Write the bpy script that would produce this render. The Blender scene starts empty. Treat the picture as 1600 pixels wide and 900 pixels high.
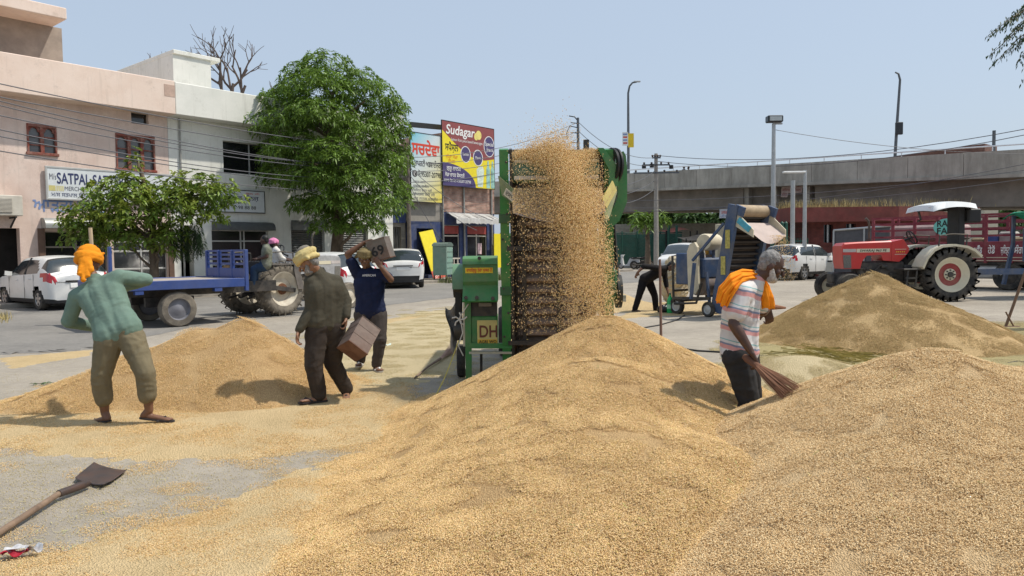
import bpy, bmesh, math, random
import numpy as np
from mathutils import Vector, Matrix, noise
from mathutils.geometry import delaunay_2d_cdt
from math import sin, cos, pi, radians, atan2, sqrt
random.seed(7); RNG = np.random.default_rng(7)
SC = bpy.context.scene
COL = SC.collection

# ------------------------------------------------------------------ camera, sky, sun, exposure
CAM_H, FOC, PITCH, ROLL = 1.55, 1150.0, 3.0, -0.7
cam_data = bpy.data.cameras.new('camera')
cam = bpy.data.objects.new('camera', cam_data); COL.objects.link(cam)
cam_data.sensor_width = 36.0; cam_data.lens = 36.0 * FOC / 1600.0
cam_data.clip_start = 0.05; cam_data.clip_end = 2000
CAM_M = Matrix.Translation((0, 0, CAM_H)) @ Matrix.Rotation(radians(90 - PITCH), 4, 'X') @ Matrix.Rotation(radians(ROLL), 4, 'Z')
cam.matrix_world = CAM_M
SC.camera = cam

SUN_EL, SUN_AZ = 59.0, 87.0          # azimuth clockwise from +Y (view direction)
world = bpy.data.worlds.new('World'); SC.world = world; world.use_nodes = True
wn, wl = world.node_tree.nodes, world.node_tree.links
sky = wn.new('ShaderNodeTexSky'); sky.sky_type = 'NISHITA'; sky.sun_disc = False
sky.sun_elevation = radians(SUN_EL); sky.sun_rotation = radians(SUN_AZ)
sky.air_density = 1.3; sky.dust_density = 3.0; sky.ozone_density = 2.2; sky.altitude = 200
bg = wn['Background']; bg.inputs['Strength'].default_value = 0.15
hz_mix = wn.new('ShaderNodeMix'); hz_mix.data_type = 'RGBA'; hz_mix.inputs['Factor'].default_value = 0.78   # even haze over the whole sky
hz_mix.inputs['B'].default_value = (2.8, 3.3, 4.0, 1)
wl.new(sky.outputs['Color'], hz_mix.inputs['A']); wl.new(hz_mix.outputs['Result'], bg.inputs['Color'])
sun_data = bpy.data.lights.new('sun', 'SUN'); sun_data.energy = 3.45; sun_data.angle = radians(1.2)
sun_data.color = (1.0, 0.94, 0.84)
sun = bpy.data.objects.new('sun', sun_data); COL.objects.link(sun)
_sd = Vector((sin(radians(SUN_AZ)) * cos(radians(SUN_EL)), cos(radians(SUN_AZ)) * cos(radians(SUN_EL)), sin(radians(SUN_EL))))
sun.rotation_euler = _sd.to_track_quat('Z', 'Y').to_euler()
SC.view_settings.view_transform = 'Standard'; SC.view_settings.look = 'None'
SC.view_settings.exposure = 0.29; SC.view_settings.gamma = 1.0
try:
    SC.cycles.use_denoising = True; SC.cycles.max_bounces = 6; SC.cycles.transparent_max_bounces = 6
except Exception: pass

# ------------------------------------------------------------------ measuring helpers (photo pixels are 1600 x 900)
def ray(px, py):
    return CAM_M.to_3x3() @ Vector(((px - 800) / FOC, (450 - py) / FOC, -1.0))
def gp(px, py, z=0.0):
    d = ray(px, py); t = (z - CAM_H) / d.z
    return Vector((0, 0, CAM_H)) + d * t
def at(px, py, Y):
    d = ray(px, py); t = Y / d.y
    return Vector((0, 0, CAM_H)) + d * t

# ------------------------------------------------------------------ materials
MATS = {}
def mat(name, col, rough=0.65, metal=0.0, var=0.14, scale=5.0, bump=0.0, bscale=60.0, dirt=None, dirt_amt=0.0, dirt_scale=1.2, spec=0.4, detail=6, island=0.0, alpha=None, streak=0.0):
    """one procedural surface: mottled base colour, optional dirt patches, optional fine relief"""
    if name in MATS: return MATS[name]
    m = bpy.data.materials.new(name); MATS[name] = m; m.use_nodes = True
    n, l = m.node_tree.nodes, m.node_tree.links
    b = n['Principled BSDF']
    b.inputs['Roughness'].default_value = rough; b.inputs['Metallic'].default_value = metal
    b.inputs['Specular IOR Level'].default_value = spec
    tc = n.new('ShaderNodeTexCoord')
    no = n.new('ShaderNodeTexNoise'); no.inputs['Scale'].default_value = scale; no.inputs['Detail'].default_value = detail
    no.inputs['Roughness'].default_value = 0.65
    l.new(tc.outputs['Object'], no.inputs['Vector'])
    rp = n.new('ShaderNodeValToRGB')
    c = np.array(col[:3])
    rp.color_ramp.elements[0].position = 0.3; rp.color_ramp.elements[1].position = 0.7
    rp.color_ramp.elements[0].color = tuple(np.clip(c * (1 - var), 0, 1)) + (1,)
    rp.color_ramp.elements[1].color = tuple(np.clip(c * (1 + var), 0, 1)) + (1,)
    l.new(no.outputs['Fac'], rp.inputs['Fac'])
    out = rp.outputs['Color']
    if island > 0:
        g = n.new('ShaderNodeNewGeometry'); hs = n.new('ShaderNodeHueSaturation')
        mr = n.new('ShaderNodeMapRange'); mr.inputs['To Min'].default_value = 1 - island; mr.inputs['To Max'].default_value = 1 + island
        l.new(g.outputs['Random Per Island'], mr.inputs['Value']); l.new(mr.outputs[0], hs.inputs['Value'])
        l.new(out, hs.inputs['Color']); out = hs.outputs['Color']
    if dirt is not None:
        n2 = n.new('ShaderNodeTexNoise'); n2.inputs['Scale'].default_value = dirt_scale; n2.inputs['Detail'].default_value = 9
        n2.inputs['Roughness'].default_value = 0.7
        if streak > 0:
            mp = n.new('ShaderNodeMapping'); mp.inputs['Scale'].default_value = (1, 1, streak)
            l.new(tc.outputs['Object'], mp.inputs['Vector']); l.new(mp.outputs[0], n2.inputs['Vector'])
        else:
            l.new(tc.outputs['Object'], n2.inputs['Vector'])
        r2 = n.new('ShaderNodeMapRange'); r2.inputs['From Min'].default_value = 0.42; r2.inputs['From Max'].default_value = 0.68
        r2.inputs['To Max'].default_value = dirt_amt
        l.new(n2.outputs['Fac'], r2.inputs['Value'])
        mx = n.new('ShaderNodeMix'); mx.data_type = 'RGBA'
        mx.inputs['B'].default_value = tuple(dirt[:3]) + (1,)
        l.new(r2.outputs[0], mx.inputs['Factor']); l.new(out, mx.inputs['A']); out = mx.outputs['Result']
    l.new(out, b.inputs['Base Color'])
    if bump > 0:
        nb = n.new('ShaderNodeTexNoise'); nb.inputs['Scale'].default_value = bscale; nb.inputs['Detail'].default_value = 5
        l.new(tc.outputs['Object'], nb.inputs['Vector'])
        bp = n.new('ShaderNodeBump'); bp.inputs['Strength'].default_value = bump; bp.inputs['Distance'].default_value = 0.02
        l.new(nb.outputs['Fac'], bp.inputs['Height']); l.new(bp.outputs['Normal'], b.inputs['Normal'])
    if alpha is not None: b.inputs['Alpha'].default_value = alpha
    return m
def glass_mat(name, col=(0.02, 0.025, 0.03), rough=0.06):
    m = mat(name, col, rough=rough, var=0.25, scale=1.5, spec=0.8)
    return m

# ------------------------------------------------------------------ mesh builder
class MB:
    def __init__(self): self.v = []; self.f = []
    def add(self, vs, fs, M=None):
        o = len(self.v)
        if M is not None: vs = [M @ Vector(p) for p in vs]
        self.v += [tuple(p) for p in vs]; self.f += [tuple(i + o for i in f) for f in fs]; return self
    def box(self, x0, x1, y0, y1, z0, z1, M=None, bev=0.0):
        if bev > 0 and min(abs(x1 - x0), abs(y1 - y0), abs(z1 - z0)) > 2.2 * bev:
            c = Vector(((x0 + x1) / 2, (y0 + y1) / 2, (z0 + z1) / 2)); h = (abs(x1 - x0) / 2, abs(y1 - y0) / 2, abs(z1 - z0) / 2)
            vs = []; idx = {}
            for sx in (-1, 1):
                for sy in (-1, 1):
                    for sz in (-1, 1):
                        for ax in range(3):
                            p = [sx * h[0], sy * h[1], sz * h[2]]; s = (sx, sy, sz)
                            for a in range(3):
                                if a != ax: p[a] -= s[a] * bev
                            idx[(sx, sy, sz, ax)] = len(vs); vs.append(tuple(c + Vector(p)))
            fs = []
            for ax in range(3):
                a, b = [k for k in range(3) if k != ax]
                for s in (-1, 1):
                    q = []
                    for (u, w) in ((-1, -1), (1, -1), (1, 1), (-1, 1)):
                        k = [0, 0, 0]; k[ax] = s; k[a] = u; k[b] = w; q.append(idx[(k[0], k[1], k[2], ax)])
                    flip = (s > 0) == (ax == 1)
                    fs.append(tuple(reversed(q)) if flip else tuple(q))
                for u in (-1, 1):
                    for w in (-1, 1):
                        k0 = [0, 0, 0]; k0[a] = u; k0[b] = w; k1 = list(k0); k0[ax] = -1; k1[ax] = 1
                        fs.append((idx[tuple(k0) + (a,)], idx[tuple(k1) + (a,)], idx[tuple(k1) + (b,)], idx[tuple(k0) + (b,)]))
            for sx in (-1, 1):
                for sy in (-1, 1):
                    for sz in (-1, 1): fs.append(tuple(idx[(sx, sy, sz, ax)] for ax in range(3)))
            return self.add(vs, fs, M)
        vs = [(x0, y0, z0), (x1, y0, z0), (x1, y1, z0), (x0, y1, z0), (x0, y0, z1), (x1, y0, z1), (x1, y1, z1), (x0, y1, z1)]
        return self.add(vs, [(0, 3, 2, 1), (4, 5, 6, 7), (0, 1, 5, 4), (1, 2, 6, 5), (2, 3, 7, 6), (3, 0, 4, 7)], M)
    def bar(self, p, q, w, h=None, M=None, up=(0, 0, 1)):
        """square bar from p to q, w wide, h high"""
        p, q = Vector(p), Vector(q); d = q - p; L = d.length
        if L < 1e-6: return self
        d.normalize(); up = Vector(up)
        if abs(d.dot(up)) > 0.98: up = Vector((1, 0, 0))
        s = d.cross(up).normalized(); u = s.cross(d); h = w if h is None else h
        vs = []
        for e in (p, q):
            for a, b in ((-1, -1), (1, -1), (1, 1), (-1, 1)): vs.append(tuple(e + s * a * w / 2 + u * b * h / 2))
        return self.add(vs, [(3, 2, 1, 0), (4, 5, 6, 7), (0, 1, 5, 4), (1, 2, 6, 5), (2, 3, 7, 6), (3, 0, 4, 7)], M)
    def tube(self, pts, r, seg=8, M=None, cap=True):
        """tube along pts; r a number or a list"""
        pts = [Vector(p) for p in pts]; n = len(pts); rs = [r] * n if not hasattr(r, '__len__') else list(r)
        vs, fs = [], []; up = None
        for i, p in enumerate(pts):
            d = (pts[min(i + 1, n - 1)] - pts[max(i - 1, 0)])
            d = d.normalized() if d.length > 1e-9 else Vector((0, 0, 1))
            if up is None: up = Vector((0, 0, 1)) if abs(d.z) < 0.9 else Vector((1, 0, 0))
            s = d.cross(up).normalized(); up = s.cross(d).normalized()
            for k in range(seg):
                a = 2 * pi * k / seg; vs.append(tuple(p + s * cos(a) * rs[i] + up * sin(a) * rs[i]))
        for i in range(n - 1):
            for k in range(seg):
                k2 = (k + 1) % seg; fs.append((i * seg + k, i * seg + k2, (i + 1) * seg + k2, (i + 1) * seg + k))
        if cap: fs += [tuple(reversed(range(seg))), tuple((n - 1) * seg + k for k in range(seg))]
        return self.add(vs, fs, M)
    def lathe(self, prof, seg=24, M=None, closed=False):
        """profile [(radius, along)] turned about local X axis"""
        vs, fs = [], []; n = len(prof)
        for (r, x) in prof:
            for k in range(seg):
                a = 2 * pi * k / seg; vs.append((x, r * cos(a), r * sin(a)))
        for i in range(n if closed else n - 1):
            j = (i + 1) % n
            for k in range(seg):
                k2 = (k + 1) % seg; fs.append((i * seg + k, i * seg + k2, j * seg + k2, j * seg + k))
        if not closed:
            fs += [tuple(range(seg - 1, -1, -1)), tuple((n - 1) * seg + k for k in range(seg))]
        return self.add(vs, fs, M)
    def prism(self, poly, x0, x1, M=None, axis='x'):
        """extrude a closed polygon [(a, b)] between x0 and x1 along axis (x: a->y b->z, y: a->x b->z, z: a->x b->y)"""
        mk = {'x': lambda t, a, b: (t, a, b), 'y': lambda t, a, b: (a, t, b), 'z': lambda t, a, b: (a, b, t)}[axis]
        n = len(poly); vs = [mk(x0, a, b) for a, b in poly] + [mk(x1, a, b) for a, b in poly]
        fs = [tuple(range(n)), tuple(range(2 * n - 1, n - 1, -1))] + [(i, (i + 1) % n, n + (i + 1) % n, n + i)[::-1] for i in range(n)]
        return self.add(vs, fs, M)
    def quad(self, a, b, c, d, M=None): return self.add([a, b, c, d], [(0, 1, 2, 3)], M)
    def grid(self, fn, nu, nv, M=None):
        vs = [fn(i / nu, j / nv) for i in range(nu + 1) for j in range(nv + 1)]
        fs = [(i * (nv + 1) + j, (i + 1) * (nv + 1) + j, (i + 1) * (nv + 1) + j + 1, i * (nv + 1) + j + 1) for i in range(nu) for j in range(nv)]
        return self.add(vs, fs, M)
    def mesh(self, name, m, smooth=None):
        me = bpy.data.meshes.new(name); me.from_pydata(self.v, [], self.f); me.update()
        bm = bmesh.new(); bm.from_mesh(me); bmesh.ops.recalc_face_normals(bm, faces=bm.faces); bm.to_mesh(me); bm.free()
        if m is not None: me.materials.append(m)
        if smooth is not None:
            try: me.set_sharp_from_angle(angle=radians(smooth))
            except Exception: pass
            me.polygons.foreach_set('use_smooth', [True] * len(me.polygons))
        return me
    def build(self, name, m, parent=None, smooth=None, loc=None, kind=None):
        return link(name, self.mesh(name, m, smooth), parent, loc, kind)
def link(name, me, parent=None, loc=None, kind=None):
    o = bpy.data.objects.new(name, me); COL.objects.link(o)
    if parent is not None: o.parent = parent
    if loc is not None: o.location = loc
    if kind: o['kind'] = kind
    return o
def tag(o, label=None, cat=None, group=None, kind=None):
    if label: o['label'] = label
    if cat: o['category'] = cat
    if group: o['group'] = group
    if kind: o['kind'] = kind
    return o
def thing(name, label, cat, loc=(0, 0, 0), rz=0.0, group=None):
    o = bpy.data.objects.new(name, None); COL.objects.link(o); o.empty_display_size = 0.1
    o.location = loc; o.rotation_euler = (0, 0, rz)
    return tag(o, label, cat, group)
def dup(root, loc, rz=None, label=None, scale=None):
    def cp(o, par):
        c = o.copy(); COL.objects.link(c)
        if par is not None:
            c.parent = par
        for ch in kids[o]: cp(ch, c)
        return c
    kids = {}
    def collect(o):
        kids[o] = list(o.children)
        for k in kids[o]: collect(k)
    collect(root)
    r = cp(root, None); r.location = loc
    if rz is not None: r.rotation_euler = (0, 0, rz)
    if scale is not None: r.scale = scale
    if label: r['label'] = label
    return r
def text(s, m, parent, M, height=0.3, width=None, name='lettering', extrude=0.002, shear=0.0, bold=0.0, align='LEFT'):
    """flat lettering: M maps local x (along), y (up), z (outward) to the parent's space; height is the cap height"""
    c = bpy.data.curves.new('txt', 'FONT'); c.body = s; c.size = 1.0; c.fill_mode = 'NONE'; c.resolution_u = 4; c.shear = shear
    o = bpy.data.objects.new('txt', c); COL.objects.link(o)
    m0 = bpy.data.meshes.new_from_object(o.evaluated_get(bpy.context.evaluated_depsgraph_get()))
    bpy.data.objects.remove(o); bpy.data.curves.remove(c)
    if len(m0.vertices) < 3: return None
    P = [v.co.xy.copy() for v in m0.vertices]
    E = [tuple(e.vertices) for e in m0.edges]; E = [(max(e), min(e)) if abs(e[0] - e[1]) > 1 else (min(e), max(e)) for e in E]; bpy.data.meshes.remove(m0)
    V, _, F, *_r = delaunay_2d_cdt(P, E, [], 0, 1e-6)          # fill the outlines, keeping the holes of the letters
    V = np.array([(v.x, v.y) for v in V]); F = np.array(F); C = V[F].mean(1); A0 = np.array([P[e[0]] for e in E]); B0 = np.array([P[e[1]] for e in E])
    wind = np.zeros(len(C))
    for p, q in zip(A0, B0):
        up = (p[1] <= C[:, 1]) & (q[1] > C[:, 1]); dn = (q[1] <= C[:, 1]) & (p[1] > C[:, 1]); side = (q[0] - p[0]) * (C[:, 1] - p[1]) - (C[:, 0] - p[0]) * (q[1] - p[1])
        wind += (up & (side > 0)) * 1 - (dn & (side < 0)) * 1
    F = F[wind != 0]; offs = [(0, 0)] if bold <= 0 else [(0, 0), (bold, 0), (-bold, 0), (0, bold), (0, -bold)]
    k = height / 0.70; w = (V[:, 0].max() - V[:, 0].min()) * k; kx = k * (width / w if width else 1.0)
    co = np.concatenate([np.stack([(V[:, 0] - V[:, 0].min() + dx) * kx, (V[:, 1] + dy) * k, np.full(len(V), extrude + .0004 * i)], 1) for i, (dx, dy) in enumerate(offs)])
    F = np.concatenate([F + i * len(V) for i in range(len(offs))])
    if align == 'CENTER': co[:, 0] -= co[:, 0].max() / 2
    me = mesh_np(name, [tuple(M @ Vector(p)) for p in co], F, m)
    return link(name, me, parent)
def frame(o, x, z):
    """matrix with origin o, local x along x, local y along z (up), local z = x cross z"""
    x = Vector(x).normalized(); z = Vector(z); z = (z - x * z.dot(x)).normalized(); y = x.cross(z)
    return Matrix(((x.x, z.x, y.x, o[0]), (x.y, z.y, y.y, o[1]), (x.z, z.z, y.z, o[2]), (0, 0, 0, 1)))
def mesh_np(name, V, F, m, smooth=False):
    me = bpy.data.meshes.new(name)
    V = np.asarray(V, dtype=np.float32); F = np.asarray(F, dtype=np.int32); k = F.shape[1]
    me.vertices.add(len(V)); me.vertices.foreach_set('co', V.ravel())
    me.loops.add(F.size); me.loops.foreach_set('vertex_index', F.ravel())
    me.polygons.add(len(F)); me.polygons.foreach_set('loop_start', np.arange(0, F.size, k, dtype=np.int32))
    if smooth: me.polygons.foreach_set('use_smooth', np.ones(len(F), dtype=bool))
    me.update(calc_edges=True); me.validate()
    if m is not None: me.materials.append(m)
    return me
def vnoise(x, y, seed=0, oct=4, lac=2.0, gain=0.5):
    """cheap numpy value noise on arrays, about -1..1"""
    out = np.zeros_like(x, dtype=float); amp, fr, tot = 1.0, 1.0, 0.0
    for o in range(oct):
        xi, yi = np.floor(x * fr), np.floor(y * fr); xf, yf = x * fr - xi, y * fr - yi
        u, v = xf * xf * (3 - 2 * xf), yf * yf * (3 - 2 * yf)
        def h(a, b):
            s = np.sin(a * 127.1 + b * 311.7 + (seed + o) * 74.7) * 43758.5453
            return (s - np.floor(s)) * 2 - 1
        out += amp * (h(xi, yi) * (1 - u) * (1 - v) + h(xi + 1, yi) * u * (1 - v) + h(xi, yi + 1) * (1 - u) * v + h(xi + 1, yi + 1) * u * v)
        tot += amp; amp *= gain; fr *= lac
    return out / tot
# ================================================================== THE SETTING: ground and road
def ground_mat(name, base, warm, patchy=0.25, gravel=0.35):
    m = bpy.data.materials.new(name); MATS[name] = m; m.use_nodes = True
    n, l = m.node_tree.nodes, m.node_tree.links; b = n['Principled BSDF']; b.inputs['Roughness'].default_value = 0.9
    b.inputs['Specular IOR Level'].default_value = 0.25
    tc = n.new('ShaderNodeTexCoord')
    def nz(scale, detail=6, rough=0.6):
        x = n.new('ShaderNodeTexNoise'); x.inputs['Scale'].default_value = scale; x.inputs['Detail'].default_value = detail
        x.inputs['Roughness'].default_value = rough; l.new(tc.outputs['Object'], x.inputs['Vector']); return x
    a = nz(0.35, 8, 0.7); r = n.new('ShaderNodeValToRGB')
    r.color_ramp.elements[0].position = 0.32; r.color_ramp.elements[1].position = 0.68
    r.color_ramp.elements[0].color = tuple(c * (1 - patchy) for c in base) + (1,); r.color_ramp.elements[1].color = tuple(warm) + (1,)
    l.new(a.outputs['Fac'], r.inputs['Fac'])
    s = nz(160, 3, 0.8); r2 = n.new('ShaderNodeMapRange'); r2.inputs['From Min'].default_value = 0.3; r2.inputs['From Max'].default_value = 0.7
    r2.inputs['To Min'].default_value = 1 - gravel; r2.inputs['To Max'].default_value = 1 + gravel
    l.new(s.outputs['Fac'], r2.inputs['Value'])
    g = nz(6, 9, 0.75); r3 = n.new('ShaderNodeMapRange'); r3.inputs['From Min'].default_value = 0.35; r3.inputs['From Max'].default_value = 0.65
    r3.inputs['To Min'].default_value = 0.86; r3.inputs['To Max'].default_value = 1.1
    l.new(g.outputs['Fac'], r3.inputs['Value'])
    mu = n.new('ShaderNodeMath'); mu.operation = 'MULTIPLY'; l.new(r2.outputs[0], mu.inputs[0]); l.new(r3.outputs[0], mu.inputs[1])
    # hairline cracks
    vo = n.new('ShaderNodeTexVoronoi'); vo.feature = 'DISTANCE_TO_EDGE'; vo.inputs['Scale'].default_value = 0.42
    wv = nz(1.8, 5); ad = n.new('ShaderNodeMix'); ad.data_type = 'RGBA'; ad.inputs['Factor'].default_value = 0.12
    l.new(tc.outputs['Object'], ad.inputs['A']); l.new(wv.outputs['Color'], ad.inputs['B']); l.new(ad.outputs['Result'], vo.inputs['Vector'])
    r4 = n.new('ShaderNodeMapRange'); r4.inputs['From Min'].default_value = 0.0; r4.inputs['From Max'].default_value = 0.006
    r4.inputs['To Min'].default_value = 0.90; r4.inputs['To Max'].default_value = 1.0; l.new(vo.outputs['Distance'], r4.inputs['Value'])
    mu2 = n.new('ShaderNodeMath'); mu2.operation = 'MULTIPLY'; l.new(mu.outputs[0], mu2.inputs[0]); l.new(r4.outputs[0], mu2.inputs[1])
    vm = n.new('ShaderNodeVectorMath'); vm.operation = 'SCALE'; l.new(r.outputs['Color'], vm.inputs[0]); l.new(mu2.outputs[0], vm.inputs['Scale'])
    l.new(vm.outputs[0], b.inputs['Base Color'])
    bp = n.new('ShaderNodeBump'); bp.inputs['Strength'].default_value = 0.35; bp.inputs['Distance'].default_value = 0.012
    l.new(s.outputs['Fac'], bp.inputs['Height']); l.new(bp.outputs['Normal'], b.inputs['Normal'])
    return m
GROUND_M = ground_mat('plaza_concrete', (0.34, 0.30, 0.245), (0.40, 0.355, 0.29))
ROAD_M = ground_mat('dusty_asphalt', (0.215, 0.205, 0.19), (0.265, 0.25, 0.225), 0.2, 0.3)
KERB_M = mat('kerb_dust', (0.30, 0.27, 0.23), rough=0.9, var=0.2, scale=4, bump=0.4)
g_ = MB(); g_.quad((-900, -60, 0), (900, -60, 0), (900, 1500, 0), (-900, 1500, 0))
g_.build('ground', GROUND_M, kind='structure')
FD = Vector((0.637, 0.7709, 0)); FN = Vector((0.7709, -0.637, 0))     # along the shop fronts, and out of them
FA = Vector((-12.67, 27.5, 0)); F_RZ = atan2(FD.y, FD.x)
def fac(px, py, out=0.0):
    """photo pixel on the shop-front plane (moved 'out' metres towards the street) -> (distance along, height)"""
    d = ray(px, py); o = Vector((0, 0, CAM_H)); p0 = FA + FN * out
    t = (p0 - o).dot(FN) / d.dot(FN); p = o + d * t
    return (p - FA).dot(FD), p.z
# asphalt road: a strip along the shop fronts, its near edge worn and irregular
edge = [gp(-260, 586), gp(0, 553), gp(140, 545), gp(330, 505), gp(520, 488), gp(700, 466)]
far_ = edge[-1] + FD * 160
rv, rf = [], []
pts = []
for i in range(len(edge) - 1):
    for k in range(14):
        p = edge[i].lerp(edge[i + 1], k / 14); w = 0.18 * noise.noise((p.x * 1.3, p.y * 1.3, 3.1)) + 0.08 * noise.noise((p.x * 5, p.y * 5, 1.1))
        pts.append(p - FN * w)
pts.append(edge[-1]); pts.append(far_)
rb = MB()
for p in pts:
    q = FA + FD * (p - FA).dot(FD) + FN * 2.6
    rb.v += [(p.x, p.y, 0.004), (q.x, q.y, 0.004)]
rb.f = [(2 * i, 2 * i + 2, 2 * i + 3, 2 * i + 1) for i in range(len(pts) - 1)]
rb.build('road', ROAD_M, kind='structure')
# broken lip of asphalt where the plaza begins
lip = MB()
for i in range(30, 46):
    p = pts[i - 16]
    lip.add([(p.x + random.uniform(-.1, .1) + a, p.y + random.uniform(-.08, .08) + b, z) for a, b, z in ((-.2, -.08, 0.002), (.2, -.05, 0.002), (.16, .1, 0.002), (-.14, .1, 0.002), (-.08, 0, 0.03), (.08, .02, 0.026))],
            [(0, 1, 5, 4), (1, 2, 5), (2, 3, 4, 5), (3, 0, 4)])
tag(lip.build('broken_asphalt_edge', ROAD_M), kind='structure')

# footpath in front of the shops
def fm(*p): return FA + FD * p[0] + FN * p[1] + Vector((0, 0, p[2]))
fp = MB()
M_F = Matrix.Translation(FA) @ Matrix.Rotation(F_RZ, 4, 'Z')           # local x along the fronts, local y into the buildings
fp.box(-14, 30, -2.2, 0.0, -0.2, 0.14, M_F, bev=0.02)
fp.build('footpath', KERB_M, kind='structure')

# ================================================================== shop buildings
def pink_mat(name, a, b, grey, crack=0.5):
    m = bpy.data.materials.new(name); MATS[name] = m; m.use_nodes = True
    n, l = m.node_tree.nodes, m.node_tree.links; bs = n['Principled BSDF']; bs.inputs['Roughness'].default_value = 0.85
    bs.inputs['Specular IOR Level'].default_value = 0.2
    tc = n.new('ShaderNodeTexCoord')
    def nz(scale, d, r=0.65, mp=None):
        x = n.new('ShaderNodeTexNoise'); x.inputs['Scale'].default_value = scale; x.inputs['Detail'].default_value = d; x.inputs['Roughness'].default_value = r
        if mp:
            k = n.new('ShaderNodeMapping'); k.inputs['Scale'].default_value = mp; l.new(tc.outputs['Object'], k.inputs['Vector']); l.new(k.outputs[0], x.inputs['Vector'])
        else: l.new(tc.outputs['Object'], x.inputs['Vector'])
        return x
    def mix(fac, A, B):
        x = n.new('ShaderNodeMix'); x.data_type = 'RGBA'
        l.new(fac, x.inputs['Factor'])
        for s, v in (('A', A), ('B', B)):
            if isinstance(v, tuple): x.inputs[s].default_value = v + (1,)
            else: l.new(v, x.inputs[s])
        return x.outputs['Result']
    def rng(src, a, b, lo=0.0, hi=1.0):
        x = n.new('ShaderNodeMapRange'); x.inputs['From Min'].default_value = a; x.inputs['From Max'].default_value = b
        x.inputs['To Min'].default_value = lo; x.inputs['To Max'].default_value = hi; l.new(src, x.inputs['Value']); return x.outputs[0]
    base = mix(rng(nz(0.9, 8, 0.7).outputs['Fac'], 0.38, 0.62), a, b)
    # flaking limewash: small patches of older coat
    vo = n.new('ShaderNodeTexVoronoi'); vo.inputs['Scale'].default_value = 5.5; vo.feature = 'DISTANCE_TO_EDGE'
    wob = nz(4.0, 5); ad = n.new('ShaderNodeVectorMath'); ad.operation = 'ADD'; l.new(tc.outputs['Object'], ad.inputs[0])
    sc = n.new('ShaderNodeVectorMath'); sc.operation = 'SCALE'; sc.inputs['Scale'].default_value = 0.35; l.new(wob.outputs['Color'], sc.inputs[0]); l.new(sc.outputs[0], ad.inputs[1])
    l.new(ad.outputs[0], vo.inputs['Vector'])
    flake = rng(vo.outputs['Distance'], 0.05, 0.0, 0.0, crack)
    zone = rng(nz(0.5, 3).outputs['Fac'], 0.44, 0.58)
    mu = n.new('ShaderNodeMath'); mu.operation = 'MULTIPLY'; l.new(flake, mu.inputs[0]); l.new(zone, mu.inputs[1])
    c = mix(mu.outputs[0], base, tuple(min(1, x * 1.22) for x in b))
    c = mix(rng(nz(2.2, 9, 0.75).outputs['Fac'], 0.56, 0.70, 0, 0.5), c, grey)
    c = mix(rng(nz(1.0, 6, 0.7, (5.0, 5.0, 0.35)).outputs['Fac'], 0.54, 0.75, 0, 0.55), c, grey)
    l.new(c, bs.inputs['Base Color'])
    bp = n.new('ShaderNodeBump'); bp.inputs['Strength'].default_value = 0.25; bp.inputs['Distance'].default_value = 0.01
    l.new(nz(30, 6).outputs['Fac'], bp.inputs['Height']); l.new(bp.outputs['Normal'], bs.inputs['Normal'])
    return m
PINK = pink_mat('pink_limewash', (0.62, 0.475, 0.405), (0.73, 0.595, 0.52), (0.40, 0.335, 0.285), 0.6)
PINKL = pink_mat('pink_parapet_paint', (0.74, 0.58, 0.48), (0.80, 0.655, 0.56), (0.50, 0.40, 0.33), 0.2)
WHITE = pink_mat('white_limewash', (0.72, 0.72, 0.66), (0.80, 0.79, 0.73), (0.48, 0.47, 0.41), 0.15)
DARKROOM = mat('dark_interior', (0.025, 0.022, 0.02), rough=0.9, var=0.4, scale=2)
REDWOOD = mat('weathered_red_wood', (0.20, 0.045, 0.028), rough=0.7, var=0.35, scale=8, dirt=(0.36, 0.25, 0.2), dirt_amt=0.6, dirt_scale=5)
PANE = glass_mat('window_pane', (0.10, 0.10, 0.10), 0.25)
DPANE = glass_mat('dark_pane', (0.012, 0.013, 0.015), 0.12)
ALU = mat('aluminium_frame', (0.50, 0.50, 0.48), rough=0.45, metal=0.3, var=0.1)
SHUT = mat('shutter_steel', (0.17, 0.18, 0.18), rough=0.5, metal=0.5, var=0.2, dirt=(0.3, 0.26, 0.22), dirt_amt=0.5)
SHUTL = mat('shutter_hood_grey', (0.33, 0.34, 0.33), rough=0.5, metal=0.4, var=0.15)
CONC = mat('raw_concrete', (0.27, 0.245, 0.205), rough=0.9, var=0.2, scale=2.5, bump=0.3, dirt=(0.10, 0.09, 0.075), dirt_amt=0.55, dirt_scale=0.5, streak=0.25)
def wall_holes(mb, s0, s1, z0, z1, holes, y=0.0, depth=0.25, M=None):
    """wall face at y with real openings: holes = [(s0, s1, z0, z1)], reveals go 'depth' into the building"""
    xs = sorted({s0, s1} | {h[0] for h in holes} | {h[1] for h in holes}); zs = sorted({z0, z1} | {h[2] for h in holes} | {h[3] for h in holes})
    xs = [x for x in xs if s0 <= x <= s1]; zs = [z for z in zs if z0 <= z <= z1]
    for i in range(len(xs) - 1):
        for j in range(len(zs) - 1):
            cx, cz = (xs[i] + xs[i + 1]) / 2, (zs[j] + zs[j + 1]) / 2
            if any(h[0] < cx < h[1] and h[2] < cz < h[3] for h in holes): continue
            mb.quad((xs[i], y, zs[j]), (xs[i + 1], y, zs[j]), (xs[i + 1], y, zs[j + 1]), (xs[i], y, zs[j + 1]), M)
    for a, b, c, d in holes:
        e = y + depth
        mb.quad((a, y, c), (a, e, c), (a, e, d), (a, y, d), M); mb.quad((b, y, c), (b, y, d), (b, e, d), (b, e, c), M)
        mb.quad((a, y, d), (a, e, d), (b, e, d), (b, y, d), M); mb.quad((a, y, c), (b, y, c), (b, e, c), (a, e, c), M)
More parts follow.
